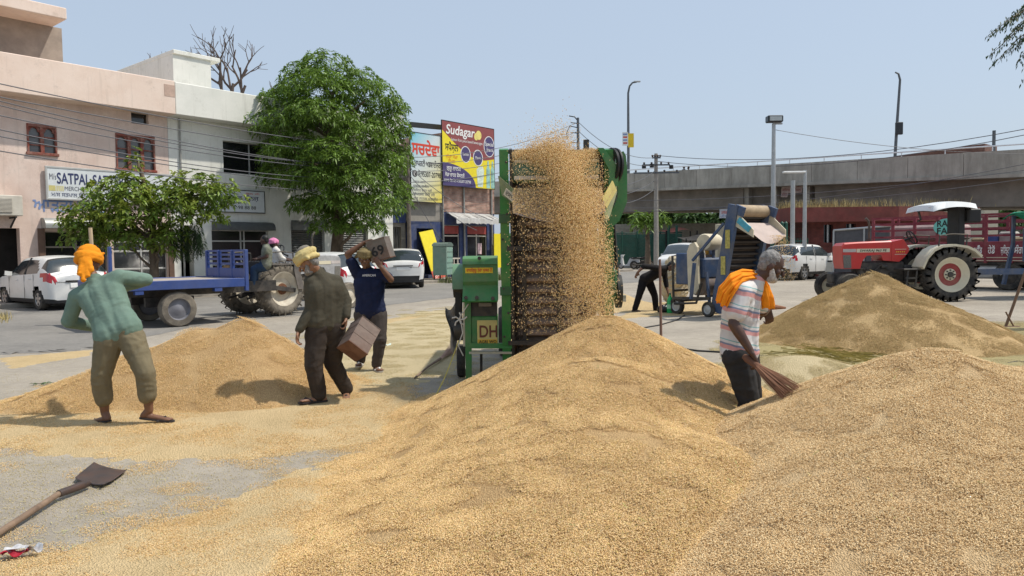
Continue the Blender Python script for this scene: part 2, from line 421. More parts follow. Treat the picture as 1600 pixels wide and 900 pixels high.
def win_px(x0, y0, x1, y1):
    a = fac(x0, y0); b = fac(x1, y0); c = fac(x0, y1); d = fac(x1, y1)
    return (a[0] + c[0]) / 2, (b[0] + d[0]) / 2, (c[1] + d[1]) / 2, (a[1] + b[1]) / 2
def casement(parent, r, n, arched=True):
    """red wooden window with n leaves"""
    s0, s1, z0, z1 = r; y = 0.06
    fr = MB(); t = 0.09
    fr.box(s0, s1, y - .1, y, z1 - t, z1, bev=.008); fr.box(s0 - .04, s1 + .04, y - .13, y, z0, z0 + t, bev=.008)
    for k in range(n + 1):
        x = s0 + (s1 - s0) * k / n; fr.box(max(s0, x - t * .6), min(s1, x + t * .6), y - .095, y + .004, z0 + t, z1 - t, bev=.006)
    w = link('window', fr.mesh('window', REDWOOD), parent)
    for k in range(n):
        a, b = s0 + (s1 - s0) * k / n, s0 + (s1 - s0) * (k + 1) / n
        p = MB(); p.box(a + .02, b - .02, y + .02, y + .035, z0 + .02, z1 - .02); p.build('pane', PANE, w)
        sp = MB(); m = (a + b) / 2; hw = (b - a) / 2 - t * .6; zt = z1 - t; rad = hw
        pts = [(m - hw - .02, zt + .01), (m - hw - .02, zt - rad * 1.0)]
        for q in range(9):
            an = pi - pi * q / 8; pts.append((m + (hw - .05) * cos(an), zt - rad * .95 + (rad * .85) * sin(an)))
        pts += [(m + hw + .02, zt - rad * 1.0), (m + hw + .02, zt + .01)]
        n_ = len(pts)
        sp.prism(pts, y - .05, y + .01, axis='y'); sp.build('arched_head', REDWOOD, w)
        for zz in (0.33, 0.6):
            r_ = MB(); r_.box(a + t * .6, b - t * .6, y - .03, y + .012, z0 + (z1 - z0) * zz - .02, z0 + (z1 - z0) * zz + .02); r_.build('glazing_bar', REDWOOD, w)
    return w
def glazed(parent, r, xs, zs, mframe=ALU, mpane=DPANE, t=0.06, name='door', y=0.14):
    """aluminium framed glazing: xs and zs are the fractions where bars run"""
    s0, s1, z0, z1 = r; f = MB()
    X = [s0 + (s1 - s0) * q for q in xs]; Z = [z0 + (z1 - z0) * q for q in zs]
    for x in X: f.box(max(s0, x - t / 2), min(s1, x + t / 2), y - .03, y + .03, z0, z1, bev=.006)
    for i in range(len(X) - 1):
        for z in Z: f.box(X[i] + t / 2, X[i + 1] - t / 2, y - .025, y + .025, max(z0, z - t / 2), min(z1, z + t / 2), bev=.006)
    d = link(name, f.mesh(name, mframe), parent)
    for i in range(len(X) - 1):
        for j in range(len(Z) - 1):
            p = MB(); p.box(X[i], X[i + 1], y + .004, y + .016, Z[j], Z[j + 1]); p.build('pane', mpane, d)
    return d
def hood(parent, r, m=SHUTL, out=0.42, name='shutter_box'):
    s0, s1, z0, z1 = r; h = MB(); n = 8
    prof = [(0.0, z0), (-out, z0)] + [(-out + (out * .75) * (1 - cos(a)) , z0 + (z1 - z0) * (.25 + .75 * sin(a))) for a in [pi / 2 * k / n for k in range(n + 1)]] + [(0.0, z1)]
    h.prism(prof, s0, s1)
    return h.build(name, m, parent, smooth=30)

pb = thing('pink_building', 'old two storey pink shop building with flaking paint and red wooden windows', 'building', FA, F_RZ)
s_left = fac(-330, 300)[0]
w1 = win_px(42, 195, 88.5, 243); w2 = win_px(181, 211, 242, 268); vent = win_px(205, 174, 232, 194)
d0 = win_px(-70, 356, 33, 470); d1 = win_px(72, 362, 118, 440); d2 = win_px(178, 362, 262, 440)
z_cor = fac(270, 178, 0.7)[1]; z_par = fac(270, 126, 0.7)[1]
zfl = 0.5
d0 = (d0[0], d0[1], 0.14, d0[3]); d1 = (d1[0], fac(168, 400)[0], zfl, d1[3]); d2 = (d2[0], d2[1], zfl, d2[3])
mb = MB()
wall_holes(mb, s_left, 0.0, 0.0, z_cor, [w1, w2, vent, d0, d1, d2], depth=0.3)
mb.quad((0, 0, 0), (0, 9, 0), (0, 9, z_cor), (0, 0, z_cor)); mb.quad((s_left, 0, 0), (s_left, 0, z_cor), (s_left, 9, z_cor), (s_left, 9, 0))
mb.build('wall', PINK, pb)
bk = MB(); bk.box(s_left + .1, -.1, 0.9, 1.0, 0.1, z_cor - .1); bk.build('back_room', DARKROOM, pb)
pr = MB()
pr.box(s_left, -0.012, -0.7, -0.55, z_cor, z_par, bev=.02); pr.box(s_left, -0.012, -0.55, 9.0, z_cor, z_cor + 0.18)
pr.build('parapet', PINKL, pb)
pt = MB(); a_, b_ = fac(256, 131, .7), fac(272, 142, .7); pt.box(a_[0], -0.02, -0.708, -0.69, a_[1] - .42, a_[1]); pt.build('plaster_patch', mat('old_plaster', (0.5, 0.36, 0.29), var=.2, rough=.9), pb)
casement(pb, w1, 2); casement(pb, w2, 3)
v_ = MB(); v_.box(vent[0], vent[1], .2, .22, vent[2], vent[3]); vv = v_.build('vent_opening', DPANE, pb)
# upper room with its thick roof slab
def back_fac(px, py, inn): return fac(px, py, -inn)
ra = fac(97, 60, -1.0); rt = fac(97, 47, -1.0); sl = fac(105, 38, 0.2)
um = MB(); um.box(s_left, ra[0], 1.0, 8.0, z_cor + .18, rt[1] + .05); um.build('rooftop_room', mat('room_plaster', (0.40, 0.33, 0.27), var=.2, scale=1.2, rough=.9, dirt=(0.2, .17, .15), dirt_amt=.6, dirt_scale=.8), pb)
us = MB(); us.box(s_left, sl[0], -0.2, 8.4, rt[1] + .05, rt[1] + .42, bev=.02); us.build('roof_slab', PINKL, pb)
glazed(pb, (d1[0], d1[1], d1[2], d1[3]), (0, .5, 1), (0, .72, 1), mat('grey_door_frame', (.25, .22, .19), var=.2))
glazed(pb, d2, (0, .52, 1), (0, .28, .62, .8, 1), ALU)
pl_ = MB(); pl_.box(d1[0] - .22, d1[0] - .02, -.06, 0.02, 0.14, d1[3] + .1, bev=.01); pl_.build('door_jamb', mat('rusty_jamb', (.14, .085, .06), var=.3), pb)
pl_ = MB(); pl_.box(d2[1] + .02, d2[1] + .22, -.06, 0.02, 0.14, d2[3] + .1, bev=.01); pl_.build('door_jamb', MATS['rusty_jamb'], pb)
h1 = win_px(64, 341, 118, 357); hood(pb, (h1[0], d1[1] + .1, h1[2], h1[3]))
dk = MB(); dk.box(d0[0] + .02, d0[1] - 1.3, .27, .3, d0[2], d0[3]); dk.build('door', mat('brown_door', (.07, .03, .02), var=.3), pb)

wb = thing('white_building', 'white two storey building with grey shutter hoods behind the leafy trees', 'building', FA, F_RZ)
S1 = fac(613, 300)[0]
ww = win_px(349, 223, 413, 272); wd = win_px(332, 360, 420, 440); ws = win_px(456, 348, 508, 440); st = win_px(283, 352, 303, 440)
wd = (wd[0], wd[1], zfl, wd[3]); ws = (ws[0], ws[1], 0.2, ws[3]); st = (st[0], st[1], 0.14, st[3])
ws2 = (fac(520, 350)[0], fac(575, 350)[0], 0.2, ws[3])
mb = MB(); wall_holes(mb, 0.012, S1, 0, z_cor, [ww, wd, ws, st, ws2], y=0.01, depth=0.35)
mb.quad((S1, 0.01, 0), (S1, 9, 0), (S1, 9, z_cor), (S1, 0.01, z_cor))
mb.build('wall', WHITE, wb)
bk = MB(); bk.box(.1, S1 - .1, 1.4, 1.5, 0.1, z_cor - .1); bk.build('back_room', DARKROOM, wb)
pr = MB(); pr.box(0.0, S1, -0.68, -0.53, z_cor + .01, z_par - .02, bev=.02); pr.box(0.0, S1, -0.53, 9.0, z_cor + .01, z_cor + 0.17)
pr.build('parapet', WHITE, wb)
hA = fac(269.5, 78, -1.2); hB = fac(329, 97, -1.2); zt = hA[1]
hm = MB(); hm.box(hA[0], hB[0], 1.2, 6.6, z_cor + .17, zt - .14); hm.build('stair_headroom', WHITE, wb)
hm = MB(); hm.box(hA[0] - .01, hB[0] + .38, 1.12, 6.7, zt - .14, zt + .02, bev=.015); hm.build('roof_slab', WHITE, wb)
glazed(wb, ww, (0, .68, 1), (0, 1), ALU, DPANE, .05, 'window', .2)
fr_ = MB(); fr_.box(ww[1] - .02, ww[1] + .16, -.0, .06, ww[2] - .05, ww[3] + .02); fr_.build('window_post', mat('black_post', (.02, .02, .02)), wb)
glazed(wb, wd, (0, .52, .58, 1), (0, .3, .78, 1), ALU)
sh_ = MB()
for q in (ws, ws2):
    n = 26
    sh_ = MB()
    for k in range(n):
        z0 = q[2] + (q[3] - q[2]) * k / n; z1 = q[2] + (q[3] - q[2]) * (k + 1) / n; mz = (z0 + z1) / 2
        sh_.add([(q[0], .22, z0), (q[1], .22, z0), (q[1], .17, mz), (q[0], .17, mz), (q[0], .22, z1), (q[1], .22, z1)], [(0, 1, 2, 3), (3, 2, 5, 4)])
    sh_.build('roller_shutter', SHUT, wb)
hh = win_px(331, 347, 422, 360); hood(wb, (hh[0], hh[1], hh[2], hh[3]), mat('dark_hood', (.10, .105, .105), var=.2, rough=.5))
hh = win_px(455, 345, 510, 360); hood(wb, (hh[0], hh[1], hh[2], hh[3]), SHUT, .1)
for k in range(3):
    s_ = MB(); s_.box(st[0] - .5 + .0 * k, st[1] + .5, -1.1 + .34 * k, -0.05, 0.14 + .17 * k, 0.31 + .17 * k, bev=.015); s_.build('step', CONC, wb)
dp = MB(); x_ = fac(283, 300)[0]; dp.tube([(x_, -.05, z_cor), (x_, -.05, .3)], .035, 8); dp.build('drain_pipe', mat('grey_pipe', (.3, .3, .28)), wb)

# ---- narrow dark shop, then the blue shop with the two hoardings
BLUEW = mat('navy_wall_paint', (0.03, 0.05, 0.14), rough=.7, var=.25, scale=3, dirt=(.16, .16, .17), dirt_amt=.5, dirt_scale=2)
S2 = fac(641, 300)[0]; S3 = fac(691, 300)[0]; S4 = fac(772, 300)[0]
db = thing('dark_shop', 'narrow dark open shop with blue band above, behind the big tree', 'shop', FA, F_RZ)
zb = fac(627, 335)[1]; zt2 = fac(627, 250)[1]
mb = MB(); wall_holes(mb, S1 + .012, S2 - .012, 0, zt2, [(S1 + .1, S2 - .3, .2, zb - .6)], y=.4, depth=.6)
mb.box(S1 + .012, S2 - .012, 1.0, 8, 0, zt2 - .02); mb.build('wall', CONC, db)
mb = MB(); mb.box(S1 + .05, S2 - .05, .3, .37, zb - .4, zb + .9); mb.build('fascia', BLUEW, db)
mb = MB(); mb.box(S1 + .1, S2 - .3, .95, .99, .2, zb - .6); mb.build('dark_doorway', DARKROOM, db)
mb = MB()
for k in range(6): mb.box(S1 + .1 + k * .14, S1 + .14 + k * .14, .5, .53, .2, zb - .6)
mb.build('grille', SHUT, db)
bs = thing('blue_shop', 'blue fronted shop with bare brick upper wall under the two hoardings', 'shop', FA, F_RZ)
def brick_mat(name, c1, c2, mortar, scale):
    m = bpy.data.materials.new(name); MATS[name] = m; m.use_nodes = True
    n, l = m.node_tree.nodes, m.node_tree.links; b = n['Principled BSDF']; b.inputs['Roughness'].default_value = .9
    tc = n.new('ShaderNodeTexCoord'); mp = n.new('ShaderNodeMapping'); mp.inputs['Rotation'].default_value = (pi / 2, 0, 0)
    br = n.new('ShaderNodeTexBrick'); br.inputs['Color1'].default_value = c1 + (1,); br.inputs['Color2'].default_value = c2 + (1,); br.inputs['Mortar'].default_value = mortar + (1,)
    br.inputs['Scale'].default_value = scale; br.inputs['Mortar Size'].default_value = .018; br.inputs['Bias'].default_value = -.2
    br.inputs['Brick Width'].default_value = .5; br.inputs['Row Height'].default_value = .18
    l.new(tc.outputs['Object'], mp.inputs['Vector']); l.new(mp.outputs[0], br.inputs['Vector'])
    no = n.new('ShaderNodeTexNoise'); no.inputs['Scale'].default_value = 3; no.inputs['Detail'].default_value = 8; l.new(tc.outputs['Object'], no.inputs['Vector'])
    mr = n.new('ShaderNodeMapRange'); mr.inputs['From Min'].default_value = .3; mr.inputs['From Max'].default_value = .7; mr.inputs['To Min'].default_value = .6; mr.inputs['To Max'].default_value = 1.35
    l.new(no.outputs['Fac'], mr.inputs['Value']); v = n.new('ShaderNodeVectorMath'); v.operation = 'SCALE'; l.new(br.outputs['Color'], v.inputs[0]); l.new(mr.outputs[0], v.inputs['Scale'])
    l.new(v.outputs[0], b.inputs['Base Color'])
    bp = n.new('ShaderNodeBump'); bp.inputs['Strength'].default_value = .5; bp.inputs['Distance'].default_value = .015; l.new(br.outputs['Fac'], bp.inputs['Height']); bp.invert = True
    l.new(bp.outputs['Normal'], b.inputs['Normal'])
    return m
BRICK = brick_mat('bare_brick', (.36, .20, .15), (.46, .30, .23), (.30, .26, .22), 2.0)
zr0, zr1 = fac(720, 332)[1], fac(720, 289)[1]
za = fac(730, 341)[1]
mb = MB(); wall_holes(mb, S3, S4, zr0, zr1 + 2.6, [], y=.0); mb.box(S3, S4, .02, 7, zr0, zr1 + 2.6); mb.build('brick_wall', BRICK, bs)
dA = (fac(695, 400)[0], fac(719, 400)[0]); dB = (fac(731, 400)[0], fac(762, 400)[0]); zd = fac(720, 352)[1]; z0s = .3
mb = MB(); wall_holes(mb, S3, S4, 0, zr0 - .003, [(dA[0], dA[1], z0s, zd), (dB[0], dB[1], z0s, zd)], y=.02, depth=.3); mb.box(S3, S4, .9, 7, 0, zr0 - .01); mb.build('front_wall', BLUEW, bs)
mb = MB(); wall_holes(mb, S2, S3 - .01, 0, fac(665, 346)[1], [(fac(652, 400)[0], fac(678, 400)[0], z0s, zd - .2)], y=.02, depth=.3); mb.box(S2, S3 - .01, .9, 7, 0, fac(665, 346)[1]); mb.build('side_front_wall', BLUEW, bs)
mb = MB(); mb.box(S2, S3 - .01, .03, 7, fac(665, 346)[1] + .003, fac(665, 316)[1] + 2.5); mb.build('cement_wall', mat('cement_plaster', (.27, .25, .22), var=.15, scale=3, rough=.9), bs)
for (a, b), k in ((dA, 0), (dB, 1)):
    d = glazed(bs, (a, b, z0s, zd), (0, .5, 1) if k else (0, 1), (0, .32, .78, 1), mat('cream_grille', (.55, .50, .42), var=.15), DPANE, .07, 'door', .12)
    tr = MB(); tr.box(a + .05, b - .05, .05, .08, z0s + (zd - z0s) * .82, zd - .05); tr.build('fan_light_panel', mat('red_white_panel', (.32, .06, .05) if not k else (.36, .30, .28), var=.3, scale=2), bs)
    if not k:
        for i in range(4):
            gb = MB(); x = a + (b - a) * (.14 + .24 * i); gb.box(x - .03, x + .03, .02, .06, z0s, z0s + (zd - z0s) * .32); gb.build('grille_bar', MATS['cream_grille'], bs)
        for z in (.1, .18, .3):
            gb = MB(); gb.box(a, b, .01, .02, z0s + (zd - z0s) * z, z0s + (zd - z0s) * z + .07); gb.build('grille_bar', MATS['cream_grille'], bs)
ps_ = MB(); x = fac(751, 400)[0]; ps_.box(x - .16, x + .16, .06, .075, fac(751, 397)[1], fac(751, 380)[1]); ps_.build('poster', mat('pink_poster', (.7, .5, .5), var=.4, scale=6), bs)
aw0, aw1 = fac(697, 340)[0], fac(764, 345)[0]
aw = MB(); n = 30
for i in range(n):
    a, b = aw0 + (aw1 - aw0) * i / n, aw0 + (aw1 - aw0) * (i + 1) / n; m_ = (a + b) / 2; s = random.uniform(-.03, .03)
    aw.add([(a, .0, za + .28), (b, .0, za + .28), (b, -.75, za - .02 + s), (m_, -.77, za - .06 + s), (a, -.75, za - .02 + s), (m_, 0, za + .24)], [(0, 5, 3, 4), (5, 1, 2, 3)])
    aw.quad((a, -.75, za - .02 + s), (m_, -.77, za - .06 + s), (m_, -.77, za - .34 + s), (a, -.75, za - .3 + s)); aw.quad((m_, -.77, za - .06 + s), (b, -.75, za - .02 + s), (b, -.75, za - .3 + s), (m_, -.77, za - .34 + s))
aw.build('awning', mat('white_awning_cloth', (.66, .65, .62), var=.1, dirt=(.4, .36, .3), dirt_amt=.5), bs)
pp = MB()
for x in (fac(692, 400)[0], fac(725, 400)[0], fac(768, 400)[0]): pp.tube([(x, -.06, .15), (x, -.06, zr1)], .05, 8)
pp.build('conduit_pipe', mat('grey_pipe', (.3, .3, .28)), bs)

# ---- lettering colours
def ink(name, c): return mat(name, c, rough=.6, var=.1, scale=3)
NAVY = ink('navy_paint', (.035, .045, .13)); SKYB = ink('sky_blue_paint', (.20, .28, .50)); BLK = ink('black_paint', (.02, .02, .02))
REDI = ink('red_paint', (.62, .06, .03)); WHI = ink('white_paint', (.8, .8, .78)); GREYI = ink('grey_paint', (.12, .12, .15))
YEL = ink('yellow_paint', (.80, .56, .03)); MAROON = ink('maroon_print', (.26, .07, .07)); VIOLET = ink('violet_print', (.075, .06, .16)); ORG = ink('orange_print', (.75, .25, .02))

def board(name, label, px, out=0.14, mbase=None, frame_m=None, cat='signboard', th=.05, fr=.06, slack=None):
    """flat board on the shop fronts from its four photo corners (tl, tr, br, bl); returns (root, put) to letter it in board fractions"""
    P = [fac(px[i][0], px[i][1], out) for i in range(4)]
    s0 = (P[0][0] + P[3][0]) / 2; s1 = (P[1][0] + P[2][0]) / 2; z1 = (P[0][1] + P[1][1]) / 2; z0 = (P[2][1] + P[3][1]) / 2
    r = thing(name, label, cat, FA, F_RZ)
    b = MB(); b.box(s0, s1, -out, -out + th, z0, z1); b.build('panel', mbase or WHI, r)
    if fr:
        f = MB()
        for (a, c, d, e) in ((s0 - fr, s1 + fr, z1, z1 + fr), (s0 - fr, s1 + fr, z0 - fr, z0), (s0 - fr, s0, z0, z1), (s1, s1 + fr, z0, z1)): f.box(a, c, -out - .015, -out + th, d, e, bev=.006)
        f.build('frame', frame_m or ALU, r)
    W, H = s1 - s0, z1 - z0
    def put(s, m, u, v, h, w=None, bold=0.0, name='lettering', shear=0.0, lift=.006):
        M = frame((s0 + u * W, -out, z0 + v * H), (1, 0, 0), (0, 0, 1))
        return text(s, m, r, M, h * H, w * W if w else None, name, extrude=lift, bold=bold, shear=shear)
    def shape(poly, m, name, lift=.003):
        q = MB(); n = len(poly); q.v = [(s0 + u * W, -out - lift, z0 + v * H) for u, v in poly]; q.f = [tuple(range(n))]
        return q.build(name, m, r)
    return r, put, shape
sg, put, shp = board('signboard', 'long white signboard of the merchant firm under the red windows', ((73, 262.5), (286, 276), (286, 319), (76, 307.5)), .12, mat('sign_white', (.66, .69, .70), var=.05))
put('M/s', GREYI, .012, .62, .2, .045); put('SATPAL SATTER PAL', NAVY, .062, .50, .36, .60, bold=.018)
put('MERCHANTS & COMMISSION AGENTS', GREYI, .11, .27, .14, .6); put('ਮ/ਸ ਸਤਪਾਲ ਸੰਗੀਤ ਕੁਮਾਰ', NAVY, .02, .06, .13, .36)
shp(((.005, .24), (.05, .24), (.05, .42), (.005, .42)), mat('faded_yellow', (.62, .55, .22)), 'colour_band')
for k in range(4): shp(((.056 + .013 * k, .24), (.064 + .013 * k, .24), (.064 + .013 * k, .42), (.056 + .013 * k, .42)), MATS['faded_yellow'], 'colour_band')
M = frame((fac(52, 330)[0], -.004, fac(52, 330)[1]), (1, 0, 0), (0, 0, 1))
text('ਆੜਤੀ ਧਮੋਟ', SKYB, pb, M, .42, fac(165, 330)[0] - fac(52, 330)[0], 'painted_lettering', .004, bold=.012)
s2, put, shp = board('signboard', 'pale signboard with blue writing over the grey shutter hood', ((318, 297), (413, 298), (413, 331), (318, 331)), .1, mat('sign_white', (.66, .69, .70)), BLK, fr=.03)
put('ਮਨਜੀਤ ਐਂਡ ਸੰਨਜ਼', NAVY, .06, .56, .2, .84, bold=.01); put('ਮੋ: 98 88 88', BLK, .45, .14, .16, .4); put('ਕਮਿਸ਼ਨ ਏਜੰਟ', GREYI, .3, .38, .08, .4); put('ਫੋਨ ਨੰ:', REDI, .68, .84, .07, .24)

def sky_print(name):
    """printed flex: cyan at the top through white to yellow at the bottom corner"""
    m = bpy.data.materials.new(name); m.use_nodes = True; n, l = m.node_tree.nodes, m.node_tree.links; b = n['Principled BSDF']; b.inputs['Roughness'].default_value = .45
    tc = n.new('ShaderNodeTexCoord'); mp = n.new('ShaderNodeMapping'); mp.inputs['Rotation'].default_value = (0, radians(35), 0)
    sx = n.new('ShaderNodeSeparateXYZ'); l.new(tc.outputs['Generated'], mp.inputs['Vector']); l.new(mp.outputs[0], sx.inputs[0])
    r = n.new('ShaderNodeValToRGB'); e = r.color_ramp.elements; e[0].position = 0.02; e[0].color = (.75, .62, .12, 1); e[1].position = .95; e[1].color = (.16, .52, .66, 1)
    q = e.new(.35); q.color = (.66, .66, .5, 1); q = e.new(.6); q.color = (.6, .68, .7, 1)
    mr = n.new('ShaderNodeMapRange'); mr.inputs['From Min'].default_value = -.5; mr.inputs['From Max'].default_value = .85
    l.new(sx.outputs['Z'], mr.inputs['Value']); l.new(mr.outputs[0], r.inputs['Fac']); l.new(r.outputs['Color'], b.inputs['Base Color']); return m
h1, put, shp = board('hoarding', 'tall pale blue and yellow hoarding with big red lettering and a phone number', ((641, 207), (689.5, 212), (690, 317), (643, 314)), .25, sky_print('flex_sky'), BLK, 'hoarding', fr=.03)
put('ਸਚਦੇਵਾ', REDI, .04, .69, .17, .9, bold=.03); put('ਪ੍ਰਾਪਰਟੀ ਅਡਵਾਈਜ਼ਰ', BLK, .05, .52, .08, .92, bold=.01)
put('ਮੋ:95307-20798', BLK, .22, .37, .075, .75, bold=.015)
shp([(.12 + .085 * cos(a), .405 + .05 * sin(a)) for a in [2 * pi * k / 20 for k in range(20)]], BLK, 'phone_badge', .004)
put('✆', WHI, .07, .375, .06, .1)
for k, s in enumerate(('ਪਲਾਟ ਮਕਾਨ', 'ਦੁਕਾਨ ਜ਼ਮੀਨ', 'ਖਰੀਦਣ ਵੇਚਣ ਲਈ', 'ਸੰਪਰਕ ਕਰੋ ਜੀ', 'ਗੁਰੂ ਨਾਨਕ ਮਾਰਕੀਟ')): put(s, GREYI, .06, .27 - .06 * k, .035, .4 + .1 * k)
FLEXY = mat('flex_yellow', (.82, .68, .03), rough=.45, var=.06)
h2, put, shp = board('hoarding', 'wide yellow and maroon drinks hoarding above the brick wall', ((690.5, 187), (772, 203), (772, 295), (692, 290)), .32, FLEXY, BLK, 'hoarding', fr=.03)
shp([(.0, 1), (.0, .86), (.12, .76), (.3, .62), (.45, .52), (.62, .47), (.8, .46), (1, .5), (1, 1)][::-1], MAROON, 'printed_band')
put('Sudagar', WHI, .07, .81, .145, .54, bold=.02, shear=.15, lift=.012); put('lemon fruit juice based beverages', WHI, .16, .71, .045, .6, shear=.1, lift=.012)
for u, v, a, b in ((.43, .52, .085, .12), (.67, .49, .085, .12), (.9, .70, .1, .16)):
    shp([(u + (a + .012) * cos(t), v + (b + .012) * sin(t)) for t in [2 * pi * k / 26 for k in range(26)]], WHI, 'round_badge', .006)
    shp([(u + a * cos(t), v + b * sin(t)) for t in [2 * pi * k / 26 for k in range(26)]], VIOLET, 'round_badge', .009)
put('Lemon', WHI, .375, .5, .05, .115, lift=.014); put('Masala', WHI, .615, .47, .045, .115, lift=.014); put('Special', WHI, .815, .71, .065, .17, lift=.014, bold=.01); put('Jeera', WHI, .84, .62, .06, .13, lift=.014, bold=.01)
shp([(.69 + .055 * cos(t), .86 + .075 * sin(t)) for t in [2 * pi * k / 20 for k in range(20)]], mat('lemon_print', (.78, .66, .2)), 'lemon_picture', .008); shp([(.64 + .04 * cos(t), .83 + .06 * sin(t)) for t in [2 * pi * k / 20 for k in range(20)]], MATS['lemon_print'], 'lemon_picture', .006)
put('ਸਪੈਸ਼ਲ', BLK, .05, .55, .11, .24, bold=.015); put('ਜ਼ੀਰਾ ਸੋਡਾ', ORG, .06, .43, .05, .22); put('ਲੈਮਨ', ORG, .1, .36, .05, .13)
shp([(.0, .0)] + [(.62 * cos(t) if t < pi / 2 else 0, .36 * sin(t)) for t in [pi / 2 * k / 14 for k in range(15)]] + [(.0, .36)], VIOLET, 'printed_arc', .005)
put('ਗੁਰੂ ਨਾਨਕ', WHI, .07, .245, .06, .26, bold=.012, lift=.01); put('ਸੋਡਾ ਵਾਟਰ ਫੈਕਟਰੀ', WHI, .04, .145, .055, .36, bold=.012, lift=.01); put('ਨਵਾਬ ਰੋਡ ਮੇਨ ਮੋ:95307-20798', WHI, .02, .06, .045, .5, lift=.01)
GLS = mat('glass_print', (.62, .72, .62), var=.3, scale=6); BOT = mat('bottle_print', (.30, .52, .46), var=.45, scale=4)
shp([(.66, .02), (.76, .02), (.78, .2), (.79, .3), (.755, .36), (.70, .36), (.64, .3), (.645, .2)], GLS, 'drink_picture', .006)
for u in (.835, .925): shp([(u, .01), (u + .075, .01), (u + .075, .32), (u + .055, .38), (u + .05, .46), (u + .025, .46), (u + .02, .38), (u, .32)], BOT, 'bottle_picture', .006)
sf = thing('hoarding_support', 'black steel frame bracing behind the two hoardings', 'sign frame', FA, F_RZ)
q = MB()
zt3 = fac(660, 200, .1)[1]
q.bar((S2 + .1, .0, zt3 + .1), (S3 + .3, .1, zt3 + .25), .12, .25); q.bar((S2 + .3, 1.2, zt3 + .3), (S3 + .4, 1.2, zt3 + .45), .1)
q.build('roof_beam', BLK, sf)
dsh = thing('satellite_dish', 'round off-white dish on the roof edge beside the big tree', 'dish', fm(fac(636, 215)[0], -.9, 0))
q = MB(); zz = fac(641, 195, -.9)[1]; q.grid(lambda u, v: (.5 * u * cos(2 * pi * v), -.12 + .25 * u * u * .6, zz + .5 * u * sin(2 * pi * v)), 6, 20); q.build('reflector', mat('dish_white', (.6, .6, .56), var=.1), dsh, smooth=60)
q = MB(); q.tube([(0, .0, zz), (0, .1, zz - .7), (0, .1, zz - 1.6)], .04, 6); q.build('bracket', BLK, dsh)

# green cooler and leaning yellow board by the blue shop
ck = fm(fac(662, 440)[0] - .5, 1.9, 0)
co = thing('desert_cooler', 'pale green water cooler cabinet with rows of holes outside the shop', 'cooler', ck, F_RZ + .5)
CG = mat('cooler_green', (.20, .34, .28), rough=.5, var=.12, dirt=(.3, .25, .2), dirt_amt=.4)
q = MB(); q.box(-.55, .55, -.35, .35, .35, 1.75, bev=.02); q.build('cabinet', CG, co)
for i in range(5):
    for j in range(4):
        h = MB(); x = -.42 + .21 * i; z = .68 + .26 * j; h.lathe([(.045, 0), (.045, .012)], 10, Matrix.Translation((x, -.352, z)) @ Matrix.Rotation(pi / 2, 4, 'Z')); h.build('air_hole', BLK, co)
q = MB(); q.prism([(-.58, 1.75), (.58, 1.75), (.5, 1.85), (.2, 1.93), (-.2, 1.93), (-.5, 1.85)], -.38, .38, axis='y'); q.build('lid', mat('cooler_lid', (.1, .14, .12)), co)
for x in (-.5, .5):
    for y in (-.3, .3): q = MB(); q.box(x - .03, x + .03, y - .03, y + .03, 0, .35); q.build('leg', BLK, co)
yb = thing('leaning_board', 'yellow advertising board with red foot leaning behind the green cooler', 'advertising board', fm(fac(672, 430)[0], .75, 0.14), F_RZ)
q = MB(); MM = Matrix.Rotation(radians(-14), 4, 'X') @ Matrix.Rotation(radians(-9), 4, 'Y')
q.box(-.5, .5, -.02, .02, .45, 2.5, MM); q.build('panel', FLEXY, yb)
q = MB(); q.box(-.5, .5, -.02, .02, 0, .447, MM); q.build('red_foot', mat('red_foot_print', (.6, .12, .08), var=.3, scale=8), yb)
text('ਕੁਲਫੀ', WHI, yb, MM @ frame((-.4, -.022, .12), (1, 0, 0), (0, 0, 1)), .2, .8)
yb2 = thing('shop_banner', 'thin yellow banner standing by the door right of the awning', 'banner', fm(fac(769, 400)[0], .4, .14), F_RZ)
q = MB(); q.box(-.3, .3, -.02, .02, .4, 2.3); q.build('panel', FLEXY, yb2)
q = MB(); q.tube([(-.3, 0.03, 0), (-.3, .03, 2.35)], .02); q.tube([(.3, 0.03, 0), (.3, .03, 2.35)], .02); q.build('stand', BLK, yb2)

# air conditioner on the pink wall
aa = fac(0, 308, .4); ac = thing('air_conditioner', 'white air conditioner unit hung on the pink wall', 'air conditioner', FA, F_RZ)
a0, a1 = fac(-22, 300, .6)[0], fac(35, 300, .6)[0]; z0, z1 = fac(20, 337, .6)[1], fac(20, 305, .6)[1]
ACW = mat('ac_white', (.60, .56, .48), rough=.5, var=.1, dirt=(.35, .3, .24), dirt_amt=.5)
q = MB(); q.box(a0, a1, -.6, -.05, z0, z1, bev=.02); q.build('case', ACW, ac)
q = MB(); q.box(a0 + .06, a1 - .3, -.612, -.601, z0 + .1, z1 - .1); q.build('grille_back', mat('grille_grey', (.2, .19, .17)), ac)
for k in range(11): q = MB(); z = z0 + .12 + (z1 - z0 - .24) * k / 10; q.box(a0 + .06, a1 - .3, -.63, -.613, z - .012, z + .012); q.build('grille_bar', ACW, ac)
for x in (a0 + .2, a1 - .2): q = MB(); q.bar((x, -.02, z0 - .05), (x, -.6, z0 - .04), .05); q.bar((x, -.03, z0 - .35), (x, -.5, z0 - .07), .04); q.build('bracket', BLK, ac)

